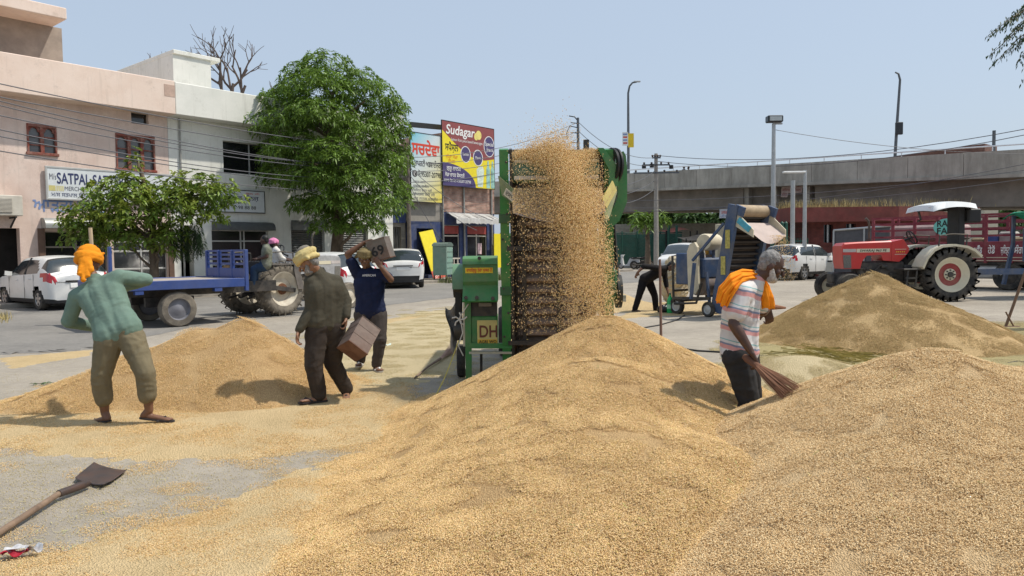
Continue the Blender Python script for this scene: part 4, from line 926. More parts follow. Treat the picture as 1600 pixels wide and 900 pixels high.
def tree(name, label, base, trunk, clumps, nros, nleaf, L, W, m, r0=.2, bark=BARK, group=None, nlimb=None, **kw):
    o = thing(name, label, 'tree', base, 0, group); q = MB(); top = Vector(trunk[-1])
    q.tube(trunk, [r0 * (1 - .6 * i / (len(trunk) - 1)) for i in range(len(trunk))], 10); q.build('trunk', bark, o, smooth=60)
    cl = clumps if nlimb is None else random.sample(clumps, min(nlimb, len(clumps)))
    for c, r in cl:
        c = Vector(c); best = min((Vector(t) for t in trunk[1:]), key=lambda t: (t - c).length + (1.5 if t.z > c.z else 0))
        b = MB(); pts = limb_pts(best, c); b.tube(pts, [r0 * .32 * (1 - .75 * i / 6) for i in range(7)], 6); b.build('limb', bark, o)
    me = leaves_mesh('crown', *rosettes([c for c, r in clumps], [r for c, r in clumps], nros, nleaf, L, W, **kw), m); link('crown', me, o)
    return o
# big roadside tree: layered clumps filling a tall egg shape
tb = at(527, 410, 30.5); bx = tb.x; S = 30.5 / FOC
def cl(px, py, dy, w, h): p = at(px, py, 30.5); return ((p.x - bx, dy, p.z), (w * S, w * S * 1.0, h * S))
clumps = [cl(510, 108, 0, 40, 26), cl(478, 128, -.6, 34, 24), cl(553, 128, .3, 40, 24), cl(455, 165, -.4, 46, 26), cl(515, 155, -1.6, 50, 28), cl(580, 160, -.6, 46, 28), cl(440, 150, .8, 34, 24), cl(600, 195, 0, 40, 26),
          cl(450, 205, -1.2, 46, 26), cl(520, 200, -2.2, 52, 28), cl(575, 225, -1.4, 50, 28), cl(605, 235, .5, 34, 26), cl(435, 240, 0, 34, 24), cl(480, 245, -1.9, 46, 26), cl(540, 255, -2.4, 48, 24), cl(600, 265, -.8, 36, 24),
          cl(455, 282, -.8, 42, 22), cl(510, 290, -2.2, 46, 24), cl(570, 290, -2.0, 50, 26), cl(612, 300, -.4, 34, 24), cl(495, 325, -1.2, 34, 20), cl(545, 325, -2.0, 46, 22), cl(595, 330, -1.4, 42, 22), cl(530, 355, -1.4, 34, 16), cl(575, 356, -1.4, 38, 16),
          cl(520, 180, 1.6, 70, 40), cl(530, 260, 1.6, 70, 40), cl(545, 320, 1.2, 60, 28), cl(617, 165, .4, 22, 16), cl(628, 210, .2, 16, 12), cl(627, 255, 0, 18, 14), cl(632, 318, -.3, 16, 12), cl(418, 190, 0, 18, 14), cl(424, 265, -.3, 18, 12)]
tree('roadside_tree', 'tall dense bright green tree standing before the white building', (bx, 30.5, 0), [(0, 0, 0), (-.05, 0, 1.2), (.1, 0, 2.6), (0, 0, 4.2), (-.05, .1, 6.2), (-.1, .1, 8.0)], clumps, 190, 7, .24, .066, LEAF_A, .30, nlimb=20)
# small roadside tree in front of the pink building
ts = at(240, 420, 23.5); sx = ts.x; S = 23.5 / FOC
def cl(px, py, dy, w, h): p = at(px, py + 5, 23.5); return ((p.x - sx, dy, p.z), (w * S, w * S, h * 1.3 * S))
clumps = [cl(208, 268, 0, 12, 24), cl(165, 300, 0, 34, 18), cl(145, 335, -.4, 34, 22), cl(205, 300, -.5, 42, 24), cl(255, 300, .1, 42, 24), cl(298, 290, .1, 40, 22), cl(335, 300, 0, 38, 22), cl(358, 312, .1, 24, 16), cl(180, 335, -.7, 40, 24), cl(230, 340, -.8, 44, 24), cl(280, 335, -.4, 40, 24), cl(320, 330, -.2, 36, 20), cl(225, 365, -.4, 36, 16), cl(130, 355, -.2, 20, 14), cl(280, 365, -.4, 26, 18), cl(170, 360, -.5, 28, 16), cl(150, 368, -.5, 34, 18), cl(192, 376, -.6, 34, 16), cl(118, 345, -.2, 16, 18), cl(262, 380, -.5, 30, 16), cl(232, 318, -.9, 40, 26), cl(300, 318, -.6, 40, 22), cl(210, 238, 0, 6, 10)]
o = tree('small_tree', 'small spreading tree with yellowing leaves before the pink building', (sx, 23.5, 0), [(0, 0, 0), (.02, 0, 1.0), (0, 0, 2.0), (.05, 0, 2.9), (-.3, 0, 4.2)], clumps, 130, 6, .21, .095, LEAF_B, .16)
# drooping feathery sprays on its right side
B, D, LL, WW = [], [], [], []
for i in range(46):
    p = at(random.uniform(262, 315), random.uniform(345, 372), 23.5 + random.uniform(-.6, .4)); dx = random.uniform(-.1, .3); n = random.randint(12, 22)
    for k in range(n):
        t = k / n; b = (p.x - sx + dx * t, p.y - 23.5, p.z - .75 * t)
        for s in (-1, 1): B.append(b); D.append((s * 1.0 + dx, random.uniform(-.6, .6), -.9)); LL.append(.16); WW.append(.03)
link('drooping_leaves', leaves_mesh('drooping_leaves', np.array(B), np.array(D, float), np.array(LL), np.array(WW), LEAF_D), o)
pp = at(141, 372, 23.0); stt = thing('tree_stake', 'pale leaning bamboo stake under the small tree', 'stake', (pp.x, 23.0, 0)); q = MB(); q.tube([(-.05, 0, 0), (.0, 0, pp.z - .2), (.08, 0, at(141, 355, 23).z)], .045, 8); q.build('pole', mat('bamboo', (.45, .36, .24), var=.15), stt)
# bare dead tree behind the white building
def bare(mb, p, d, L, r, depth):
    q = p + d * L; mid = p.lerp(q, .5) + Vector((random.uniform(-1, 1), 0, random.uniform(-1, 1))) * L * .06
    mb.tube([p, mid, q], [r, r * .85, r * .65], 6)
    if depth == 0: return
    for k in range(random.choice((2, 2, 3))):
        a = random.uniform(.2, .75) * random.choice((-1, 1)); nd = Vector((d.x * cos(a) + d.z * sin(a), d.y + random.uniform(-.3, .3), -d.x * sin(a) + d.z * cos(a) + .15)).normalized()
        bare(mb, mid.lerp(q, random.uniform(.2, 1)), nd, L * random.uniform(.6, .85), r * .62, depth - 1)
tb = at(362, 150, 42); bt = thing('bare_tree', 'dead leafless tree rising behind the white building', 'tree', (tb.x, 42, 0)); q = MB(); q.tube([(0, 0, 0), (0, 0, tb.z - 1.2)], [.3, .2], 8); q.build('trunk', BARKG, bt)
random.seed(5)
for dx, a, L in ((-.5, -.25, 2.2), (0, .05, 2.0), (.35, .35, 2.0), (.6, .9, 1.5)):
    q = MB(); bare(q, Vector((dx * .3, 0, tb.z - 1.3)), Vector((sin(a), 0, cos(a))), L, .11, 4); q.build('limb', BARKG, bt)
tb2 = at(252, 100, 40); bt = thing('bare_tree', 'few dry twigs of a dead tree behind the white stair room', 'tree', (tb2.x, 40, 0)); q = MB(); q.tube([(0, 0, 0), (0, 0, tb2.z - 1.0)], [.25, .12], 8); q.build('trunk', BARKG, bt)
q = MB(); bare(q, Vector((0, 0, tb2.z - 1.1)), Vector((-.2, 0, 1)), .8, .06, 3); bare(q, Vector((0, 0, tb2.z - 1.1)), Vector((.4, 0, 1)), .7, .05, 3); q.build('limb', BARKG, bt)
random.seed(11)
# background greenery beyond the fence
def bush(px, py, Y, w, h, label, nros=60, m=LEAF_C, L=.4, W=.15, name='background_tree', group=None, dens=5, trunk_z=0):
    p = at(px, py, Y); S = Y / FOC; cl_ = []
    for i in range(dens):
        a = random.uniform(0, 6.28); r_ = random.uniform(0, .6); cl_.append(((cos(a) * r_ * w * S, sin(a) * r_ * w * S * .7, p.z + random.uniform(-.4, .3) * h * S), (w * S * .55, w * S * .5, h * S * .55)))
    return tree(name, label, (p.x, Y, 0), [(0, 0, 0), (0, 0, max(.4, p.z * .5)), (0, 0, max(.8, p.z))], cl_, nros, 6, L, W, m, .12 + .004 * w, group=group)
bush(1012, 348, 53, 32, 22, 'light green young tree in front of the flyover and fence', 30, LEAF_A, .5, .13, 'young_tree', dens=7)
for k, (px, py, Y, w, h, lab) in enumerate(((965, 342, 78, 40, 20, 'hazy dark tree far under the flyover left of the young tree'), (1062, 340, 80, 46, 24, 'hazy rounded tree beyond the fence and red cloth hut'), (1105, 345, 76, 40, 22, 'hazy tree behind the dark roofed tea stall'), (1580, 335, 72, 40, 30, 'pale leafy tree seen right of the far cream house'), (1025, 335, 90, 60, 24, 'largest hazy tree behind the young tree'))):
    bush(px, py, Y, w, h, lab, 14, LEAF_C, .8, .35, dens=8, group='far trees under the flyover')
# branch of a tree hanging in at the top right
tr = at(1640, 70, 13); S = 13 / FOC
o = thing('overhanging_tree', 'dark feathery tree branch hanging into the sky at the top right corner', 'tree', (tr.x + 1.2, 13, 0)); q = MB(); q.tube([(0, 0, 0), (0, 0, 3), (-.1, 0, 5.2), (-.3, 0, 6.6)], [.22, .18, .14, .08], 10); q.build('trunk', BARK, o)
B, D, LL, WW = [], [], [], []; lb = MB(); lx = tr.x + 1.2
for (tx, ty) in ((1544, 56), (1548, 86), (1553, 100), (1562, 46), (1575, 30), (1580, 82), (1592, 20), (1590, 96), (1600, 105), (1570, 62), (1598, 60), (1585, 45), (1600, 128)):
    p = Vector((-.15, 0, 5.9)); e = at(tx, ty, 13 + random.uniform(-.5, .5)); e = Vector((e.x - lx, e.y - 13, e.z)); mid = p.lerp(e, .55) + Vector((0, 0, .25)); pts = [p, p.lerp(mid, .5) + Vector((0, 0, .08)), mid, mid.lerp(e, .55) + Vector((0, 0, .06)), e]
    lb.tube(pts, [.03, .022, .014, .008, .004], 5)
    for seg in range(1, 4):
        n = 26
        for k in range(n):
            b = pts[seg].lerp(pts[seg + 1], k / n); dd = (pts[seg + 1] - pts[seg]).normalized()
            for s in (-1, 1):
                B.append(tuple(b + Vector((random.gauss(0, .03), random.gauss(0, .05), random.gauss(0, .03))))); D.append((dd.x * .6 + random.uniform(-.3, .3), s * .9, dd.z - .5 + random.uniform(-.6, .4))); LL.append(random.uniform(.05, .09)); WW.append(.025)
lb.build('limb', BARK, o); link('crown', leaves_mesh('crown', np.array(B), np.array(D, float), np.array(LL), np.array(WW), LEAF_D), o)
V, F = blades(900, lambda: (lambda s, t: tuple(fm(s, t, .0)))(random.uniform(S2 - .5, S3 + 3.5), random.uniform(2.0, 3.4)), .1, .5, .02)
w_ = link('roadside_weeds', mesh_np('roadside_weeds', V, F, mat('weed_green', (.16, .18, .07), rough=.9, island=.5)), None); tag(w_, 'dusty weeds along the road edge before the blue shop', 'weeds', kind='stuff')
V, F = blades(90, lambda: tuple(gp(random.gauss(6, 6), random.gauss(498, 3))), .06, .22, .012)
w_ = link('dry_tuft', mesh_np('dry_tuft', V, F, DRY), None); tag(w_, 'dry grass tuft at the road edge near the white hatchback', 'grass', kind='stuff')
# ================================================================== grain
def grain_mat(name, cols, rough=.7):
    """each loose grain its own tint"""
    m = bpy.data.materials.new(name); MATS[name] = m; m.use_nodes = True; n, l = m.node_tree.nodes, m.node_tree.links; b = n['Principled BSDF']
    b.inputs['Roughness'].default_value = rough; b.inputs['Specular IOR Level'].default_value = .25
    g = n.new('ShaderNodeNewGeometry'); r = n.new('ShaderNodeValToRGB'); e = r.color_ramp.elements
    e[0].position = 0; e[0].color = cols[0] + (1,); e[1].position = 1; e[1].color = cols[-1] + (1,)
    for k, c in enumerate(cols[1:-1]): q = e.new((k + 1) / (len(cols) - 1)); q.color = c + (1,)
    l.new(g.outputs['Random Per Island'], r.inputs['Fac']); l.new(r.outputs['Color'], b.inputs['Base Color']); return m
def heap_mat(name, dark, light, scale=140):
    m = bpy.data.materials.new(name); MATS[name] = m; m.use_nodes = True; n, l = m.node_tree.nodes, m.node_tree.links; b = n['Principled BSDF']
    b.inputs['Roughness'].default_value = .85; b.inputs['Specular IOR Level'].default_value = .15
    tc = n.new('ShaderNodeTexCoord'); vo = n.new('ShaderNodeTexVoronoi'); vo.inputs['Scale'].default_value = scale; l.new(tc.outputs['Object'], vo.inputs['Vector'])
    no = n.new('ShaderNodeTexNoise'); no.inputs['Scale'].default_value = 2.2; no.inputs['Detail'].default_value = 8; l.new(tc.outputs['Object'], no.inputs['Vector'])
    sp = n.new('ShaderNodeSeparateColor'); l.new(vo.outputs['Color'], sp.inputs[0])
    ad = n.new('ShaderNodeMath'); ad.operation = 'MULTIPLY_ADD'; ad.inputs[1].default_value = .62; l.new(sp.outputs[0], ad.inputs[0])
    mr = n.new('ShaderNodeMapRange'); mr.inputs['From Min'].default_value = .3; mr.inputs['From Max'].default_value = .7; mr.inputs['To Min'].default_value = 0; mr.inputs['To Max'].default_value = .38; l.new(no.outputs['Fac'], mr.inputs['Value']); l.new(mr.outputs[0], ad.inputs[2])
    mx = n.new('ShaderNodeMix'); mx.data_type = 'RGBA'; mx.inputs['A'].default_value = dark + (1,); mx.inputs['B'].default_value = light + (1,); l.new(ad.outputs[0], mx.inputs['Factor']); l.new(mx.outputs['Result'], b.inputs['Base Color'])
    bp = n.new('ShaderNodeBump'); bp.inputs['Strength'].default_value = .9; bp.inputs['Distance'].default_value = .012; l.new(vo.outputs['Distance'], bp.inputs['Height']); l.new(bp.outputs['Normal'], b.inputs['Normal']); return m
G_GOLD = grain_mat('paddy_grain', [(.36, .195, .075), (.69, .445, .19), (.79, .545, .26), (.84, .60, .31), (.88, .69, .40), (.75, .51, .225), (.58, .47, .16)])
G_PALE = grain_mat('paddy_grain_pale', [(.36, .20, .085), (.70, .48, .235), (.80, .58, .305), (.85, .645, .37), (.89, .73, .46), (.76, .54, .275), (.54, .35, .155)])
G_DULL = grain_mat('paddy_grain_dull', [(.29, .185, .085), (.48, .325, .14), (.57, .40, .19), (.64, .47, .24), (.50, .385, .175), (.41, .305, .125)])
G_GREEN = grain_mat('paddy_grain_green', [(.38, .30, .16), (.56, .46, .25), (.64, .53, .30), (.52, .45, .24), (.70, .58, .36), (.46, .41, .2)])
H_GOLD = heap_mat('paddy_heap', (.34, .20, .085), (.66, .46, .23)); H_PALE = heap_mat('paddy_heap_pale', (.38, .24, .11), (.72, .53, .30))
H_DULL = heap_mat('paddy_heap_dull', (.31, .205, .095), (.60, .43, .22), 90); H_GREEN = heap_mat('paddy_layer_green', (.40, .33, .19), (.58, .48, .30), 90)
H_OLIVE = heap_mat('straw_layer_olive', (.28, .235, .11), (.44, .37, .19), 90)
H_THIN = heap_mat('paddy_layer_gold', (.42, .31, .16), (.66, .50, .28), 110)
def grains_np(P, N, L, R, name, m):
    """loose spindle grains: 8 triangles each, lying within the surface given by normals N"""
    n = len(P); t = np.cross(N, RNG.normal(0, 1, (n, 3))); t /= np.linalg.norm(t, axis=1)[:, None]; t += N * RNG.normal(0, .33, (n, 1)); t /= np.linalg.norm(t, axis=1)[:, None]
    s = np.cross(t, N + RNG.normal(0, .1, (n, 3))); s /= np.linalg.norm(s, axis=1)[:, None]; u = np.cross(s, t); L = L[:, None]; R = R[:, None]
    V = np.stack([P - t * L, P + s * R, P + u * R, P - s * R, P - u * R, P + t * L], 1).reshape(-1, 3); k = np.arange(n)[:, None] * 6
    F = np.concatenate([k + np.array([[a, b, c]]) for a, b, c in ((0, 2, 1), (0, 3, 2), (0, 4, 3), (0, 1, 4), (5, 1, 2), (5, 2, 3), (5, 3, 4), (5, 4, 1))], 0)
    return mesh_np(name, V, F, m)
PATCH = {}
def patch(m, n, rad, L, seed):
    key = (m.name, n, rad, L)
    if key in PATCH: return PATCH[key]
    c = bpy.data.collections.new('grain_patches'); 
    for k in range(4):
        a = RNG.uniform(0, 2 * pi, n); r = rad * np.sqrt(RNG.random(n)) * (1 - .25 * RNG.random(n))
        P = np.stack([r * np.cos(a), r * np.sin(a), RNG.uniform(-.002, .005, n)], 1); N = np.tile([0, 0, 1.0], (n, 1)) + RNG.normal(0, .22, (n, 3))
        o = bpy.data.objects.new('grain_patch', grains_np(P, N, L * RNG.uniform(.4, .58, n), L * RNG.uniform(.14, .20, n), 'grain_patch', m)); c.objects.link(o)
    PATCH[key] = c; return c
GN = {}
def scatter(name, pts, nors, coll, parent=None, smin=.9, smax=1.1):
    """loose grains lying on a surface, laid out by geometry nodes from points that carry a rotation"""
    me = bpy.data.meshes.new(name); me.from_pydata([tuple(p) for p in pts], [], [])
    R = []
    for nrm in nors: e = (Vector(nrm).to_track_quat('Z', 'Y').to_matrix() @ Matrix.Rotation(random.uniform(0, 6.28), 3, 'Z')).to_euler(); R += [e.x, e.y, e.z]
    me.attributes.new('rot', 'FLOAT_VECTOR', 'POINT'); me.attributes['rot'].data.foreach_set('vector', R)
    me.attributes.new('scl', 'FLOAT', 'POINT'); me.attributes['scl'].data.foreach_set('value', [random.uniform(smin, smax) for _ in pts])
    if coll.as_pointer() not in GN:
        ng = bpy.data.node_groups.new('scatter', 'GeometryNodeTree'); ng.interface.new_socket('Geometry', in_out='INPUT', socket_type='NodeSocketGeometry'); ng.interface.new_socket('Geometry', in_out='OUTPUT', socket_type='NodeSocketGeometry')
        N, L = ng.nodes, ng.links; gi = N.new('NodeGroupInput'); go = N.new('NodeGroupOutput'); ci = N.new('GeometryNodeCollectionInfo'); ci.inputs[0].default_value = coll; ci.inputs['Separate Children'].default_value = True
        ip = N.new('GeometryNodeInstanceOnPoints'); ip.inputs['Pick Instance'].default_value = True
        ra = N.new('GeometryNodeInputNamedAttribute'); ra.data_type = 'FLOAT_VECTOR'; ra.inputs['Name'].default_value = 'rot'; sa = N.new('GeometryNodeInputNamedAttribute'); sa.data_type = 'FLOAT'; sa.inputs['Name'].default_value = 'scl'
        L.new(gi.outputs[0], ip.inputs['Points']); L.new(ci.outputs[0], ip.inputs['Instance']); L.new(ra.outputs['Attribute'], ip.inputs['Rotation']); L.new(sa.outputs['Attribute'], ip.inputs['Scale']); L.new(ip.outputs[0], go.inputs[0]); GN[coll.as_pointer()] = ng
    o = link(name, me, parent, kind='stuff'); md = o.modifiers.new('scatter', 'NODES'); md.node_group = GN[coll.as_pointer()]; return o
def cone_field(X, Y, cones, k=.07):
    s = np.zeros_like(X)
    for (cx, cy, H, sl, r0) in cones: s += np.exp((H - sl * (np.sqrt((X - cx) ** 2 + (Y - cy) ** 2 + r0 * r0) - r0)) / k)
    return k * np.log(s + 1e-30)
FIELDS = {}
def heap(name, label, cones, box, step, m, lump=.02, seed=1, grains=None, kk=.07, foot=.035, cat='grain heap', group='heaps of paddy grain'):
    x0, x1, y0, y1 = box; nx, ny = int((x1 - x0) / step) + 1, int((y1 - y0) / step) + 1
    def hf(X, Y):
        h = cone_field(X, Y, cones, kk)
        h = np.where(h < foot * 2, foot * 2 * np.exp((np.clip(h, -9, 9) - foot * 2) / (foot * 2.0)) - .012, h - .012)     # flaring foot
        fade = np.clip((h + .01) / .10, 0, 1)
        h = h + fade * lump * (vnoise(X * 1.2, Y * 1.2, seed, 3) * 1.1 + vnoise(X * 6, Y * 6, seed + 9, 4) * .45) + (1 - fade) * .008 * vnoise(X * 3, Y * 3, seed + 4, 4)
        return h
    X, Y = np.meshgrid(np.linspace(x0, x1, nx), np.linspace(y0, y1, ny), indexing='ij'); Z = hf(X, Y)
    idx = np.arange(nx * ny).reshape(nx, ny); F = np.stack([idx[:-1, :-1], idx[1:, :-1], idx[1:, 1:], idx[:-1, 1:]], -1).reshape(-1, 4)
    zf = Z.ravel(); F = F[zf[F].max(1) > .001]; V = np.stack([X.ravel(), Y.ravel(), np.maximum(zf, -.02)], 1)
    used = np.unique(F); mp = -np.ones(len(V), int); mp[used] = np.arange(len(used))
    o = link(name, mesh_np('grain_heap', V[used], mp[F], m, True)); tag(o, label, cat, group); FIELDS[name + label] = hf
    if grains:
        gm, dens, n, rad, L, lim = grains
        cnt = int((x1 - x0) * (y1 - y0) * dens); px = RNG.uniform(x0, x1, cnt); py = RNG.uniform(y0, y1, cnt); e = .03
        z = hf(px, py); dzx = (hf(px + e, py) - hf(px - e, py)) / (2 * e); dzy = (hf(px, py + e) - hf(px, py - e)) / (2 * e)
        N = np.stack([-dzx, -dzy, np.ones(cnt)], 1); N /= np.linalg.norm(N, axis=1)[:, None]; d = np.sqrt(px ** 2 + py ** 2)
        ok = (z > -.002) & (d < lim); P = np.stack([px, py, z + .002 + .03 * rad], 1)[ok]
        scatter('loose_grain', P, N[ok], patch(gm, n, rad, L, seed), o)
    return o, hf
MAIN_C = [(.86, 6.75, .93, .53, .16), (.72, 5.8, .66, .50, .3), (.52, 4.8, .42, .38, .4), (.35, 3.7, .22, .20, .5), (.95, 4.2, .38, .32, .5)]
RIGHT_C = [(2.74, 4.75, .87, .50, .22), (2.42, 4.2, .68, .48, .35), (3.5, 4.5, .76, .36, .3), (1.85, 3.6, .42, .36, .4), (2.9, 3.4, .62, .34, .4), (1.3, 3.1, .24, .22, .5), (4.6, 4.4, .62, .36, .4)]
heap_main, HF_MAIN = heap('grain_heap', 'largest golden grain heap, under the falling grain before the green machine', MAIN_C, (-3.2, 3.6, 2.2, 9.2), .03, H_GOLD, .014, 3, (G_GOLD, 66, 900, .13, .0118, 9.5))
heap_right, HF_RIGHT = heap('grain_heap', 'pale grain heap in the corner nearest the camera, beside the sweeping man', RIGHT_C, (-.4, 6.6, 1.9, 7.4), .03, H_PALE, .018, 8, (G_PALE, 66, 950, .13, .0116, 9.0))
q = at(1365, 428, 12.2)
heap_back, HF_BACK = heap('grain_heap', 'dull brownish green grain heap in front of the red tractor', [(q.x, 12.2, q.z + .02, .56, .12), (q.x + .2, 11.6, q.z - .3, .5, .3), (q.x - .5, 11.5, .45, .47, .4), (q.x + .65, 12.0, .52, .52, .3)], (q.x - 4, q.x + 4.2, 8.6, 16), .05, H_DULL, .03, 21, (G_DULL, 28, 600, .2, .016, 18), foot=.03)
q2 = at(378, 500, 8.5)
heap_left, HF_LEFT = heap('grain_heap', 'golden grain heap behind the man in the orange turban', [(q2.x, 8.5, q2.z, .68, .14), (q2.x - .5, 8.4, q2.z - .10, .66, .2), (q2.x - 1.0, 8.1, .46, .60, .25), (q2.x - 1.45, 7.7, .22, .42, .3), (q2.x + .25, 8.0, .46, .60, .3)], (-6.5, -.8, 5.8, 11), .04, H_GOLD, .022, 33, (G_GOLD, 26, 700, .17, .012, 12), foot=.03)
q3 = at(1238, 570, 8.6)
heap_small, HF_SMALL = heap('grain_heap', 'small low greenish grain heap behind the broom of the sweeping man', [(q3.x, 8.4, .30, .32, .25)], (q3.x - 1.6, q3.x + 1.8, 6.9, 10), .05, H_GREEN, .02, 40, (G_GREEN, 22, 600, .17, .012, 12))
q4 = gp(978, 482)
heap_far, _ = heap('grain_heap', 'little golden grain heap beside the grey tin behind the machine', [(q4.x - .3, q4.y + .4, .42, .4, .2), (q4.x + 1.2, q4.y + .3, .1, .10, .3)], (q4.x - 2.5, q4.x + 3, q4.y - 2, q4.y + 2.5), .08, H_THIN, .02, 41)
# thin layers of grain lying on the plaza
def spread(name, label, poly, m, edge, thick, seed, step=.045, grains=None, holes=.5):
    P = [gp(*p) for p in poly]; xs = [p.x for p in P]; ys = [p.y for p in P]; x0, x1, y0, y1 = min(xs) - .8, max(xs) + .8, min(ys) - .8, max(ys) + .8
    nx, ny = int((x1 - x0) / step) + 1, int((y1 - y0) / step) + 1
    def sd(X, Y):
        d = np.full(X.shape, 1e9); ins = np.zeros(X.shape, bool)
        for i in range(len(P)):
            a, b = P[i], P[(i + 1) % len(P)]; ex, ey = b.x - a.x, b.y - a.y; t = np.clip(((X - a.x) * ex + (Y - a.y) * ey) / (ex * ex + ey * ey), 0, 1)
            d = np.minimum(d, np.hypot(X - a.x - t * ex, Y - a.y - t * ey)); c = ((a.y > Y) != (b.y > Y)) & (X < ex * (Y - a.y) / (ey if abs(ey) > 1e-9 else 1e-9) + a.x); ins ^= c
        return np.where(ins, d, -d)
    def hf(X, Y):
        s = sd(X, Y); nz = vnoise(X * 1.3, Y * 1.3, seed, 5, gain=.6); fine = vnoise(X * 11, Y * 11, seed + 3, 3, gain=.7)
        c = np.clip(s / edge, -1.5, 1) + .55 * nz + holes * .6 * fine
        return np.clip(c * thick, -.004, thick * 1.6) + .0065 * (c > 0)
    X, Y = np.meshgrid(np.linspace(x0, x1, nx), np.linspace(y0, y1, ny), indexing='ij'); Z = hf(X, Y); zf = Z.ravel()
    idx = np.arange(nx * ny).reshape(nx, ny); F = np.stack([idx[:-1, :-1], idx[1:, :-1], idx[1:, 1:], idx[:-1, 1:]], -1).reshape(-1, 4); F = F[zf[F].max(1) > .005]
    V = np.stack([X.ravel(), Y.ravel(), zf], 1); used = np.unique(F); mp = -np.ones(len(V), int); mp[used] = np.arange(len(used))
    o = link(name, mesh_np(name, V[used], mp[F], m, True)); tag(o, label, kind='stuff')
    if grains:
        gm, dens, n, rad, L = grains; cnt = int((x1 - x0) * (y1 - y0) * dens); px = RNG.uniform(x0, x1, cnt); py = RNG.uniform(y0, y1, cnt); s = sd(px, py) / edge + .55 * vnoise(px * 1.3, py * 1.3, seed, 5, gain=.6)
        ok = s > RNG.uniform(-1.6, .5, cnt); pz = np.maximum(hf(px, py), .003); scatter('loose_grain', np.stack([px, py, pz + .002], 1)[ok], [(0, 0, 1)] * int(ok.sum()), patch(gm, n, rad, L, seed), o)
    return o
spread('grain_layer', 'thin golden grain layer under the feet of the man in the orange turban', ((-60, 650), (120, 610), (300, 580), (540, 580), (640, 600), (640, 650), (560, 690), (400, 718), (200, 720), (60, 700), (-60, 690)), H_THIN, .45, .016, 51, grains=(G_GOLD, 14, 420, .2, .012))
spread('grain_layer', 'yellowish grain layer in the near left corner around the red wrapper', ((-80, 905), (120, 860), (300, 812), (420, 770), (520, 728), (760, 720), (700, 1000), (-80, 1000)), H_THIN, .6, .014, 63, grains=(G_GOLD, 24, 420, .16, .0105))
spread('grain_layer', 'pale greenish grain layer behind the two tin carriers beside the machine', ((520, 520), (640, 492), (720, 482), (735, 560), (640, 600), (600, 640), (540, 640), (520, 580)), H_GREEN, .8, .012, 71, grains=(G_GREEN, 9, 300, .2, .013))
spread('grain_layer', 'greenish grain and straw layer around the dull heap', ((1130, 545), (1200, 528), (1400, 515), (1540, 508), (1660, 502), (1660, 620), (1420, 600), (1290, 578), (1190, 566)), H_OLIVE, .5, .018, 82, grains=(G_GREEN, 9, 500, .22, .014))
spread('grain_layer', 'streak of spilt grain along the broken asphalt edge', ((0, 560), (140, 548), (140, 556), (20, 575)), H_THIN, .25, .01, 93)
spread('grain_layer', 'golden grain strip on the asphalt beyond the green machine', ((590, 500), (690, 488), (700, 494), (600, 508)), H_THIN, .3, .01, 95)
spread('grain_layer', 'golden grain skirt around the little heap behind the machine', ((965, 500), (1000, 478), (1080, 470), (1180, 476), (1120, 492), (1010, 494)), H_THIN, .4, .012, 96)
# loose grains and bits strewn over the bare plaza near the camera
cnt = 700; P = []
for i in range(cnt):
    p = gp(random.uniform(-60, 900), random.uniform(560, 905)); P.append((p.x, p.y, .003))
so = scatter('strewn_grain', P, [(0, 0, 1)] * cnt, patch(G_GREEN, 70, .3, .012, 5)); tag(so, 'single grains strewn over the bare plaza', kind='stuff')
# green straw ridge and blades lying on the right heap foot
def hz(x, y): return max(0.0, float(HF_MAIN(np.array([x]), np.array([y]))[0]), float(HF_RIGHT(np.array([x]), np.array([y]))[0]))
STRAW = grain_mat('straw', [(.34, .36, .10), (.5, .46, .2), (.30, .36, .09), (.55, .46, .22), (.42, .40, .14)])
V, F = [], []
for i in range(420):
    if i < 300: x = random.uniform(-1.5, 3.4); y = random.uniform(3.0, 6.6)
    else: g_ = gp(random.uniform(-30, 420), random.uniform(740, 900)); x, y = g_.x, g_.y
    z = hz(x, y) + .008; a = random.uniform(0, 6.28); L = random.uniform(.015, .06); w = .0016; c, s = cos(a), sin(a); x2, y2 = x + L * c, y + L * s; z2 = hz(x2, y2) + random.uniform(.006, .022); k = len(V)
    V += [(x - s * w, y + c * w, z), (x + s * w, y - c * w, z), (x2 + s * w, y2 - c * w, z2), (x2 - s * w, y2 + c * w, z2)]; F += [(k, k + 1, k + 2, k + 3)]
tag(link('straw_bits', mesh_np('straw_bits', np.array(V), np.array(F), STRAW)), 'short green and yellow straw bits lying among the grain', kind='stuff')
V, F = [], []
for i in range(500):
    g_ = gp(random.gauss(1290, 55), random.gauss(563, 8)); a = random.uniform(-.6, .6); L = random.uniform(.06, .3); w = .006; c, s = cos(a), sin(a); h = random.uniform(.01, .13) * max(0, 1 - abs((gp(1290, 563).x - g_.x) / 1.3)); k = len(V)
    V += [(g_.x - s * w, g_.y + c * w, h), (g_.x + s * w, g_.y - c * w, h + .01), (g_.x + L * c + s * w, g_.y + L * s - c * w, h * .7 + .01), (g_.x + L * c - s * w, g_.y + L * s + c * w, h * .7)]; F += [(k, k + 1, k + 2, k + 3)]
tag(link('green_straw', mesh_np('green_straw', np.array(V), np.array(F), grain_mat('straw_green', [(.26, .24, .10), (.42, .38, .17), (.54, .46, .24), (.34, .31, .12)]))), 'loose ridge of green straw at the foot of the dull heap', kind='stuff')
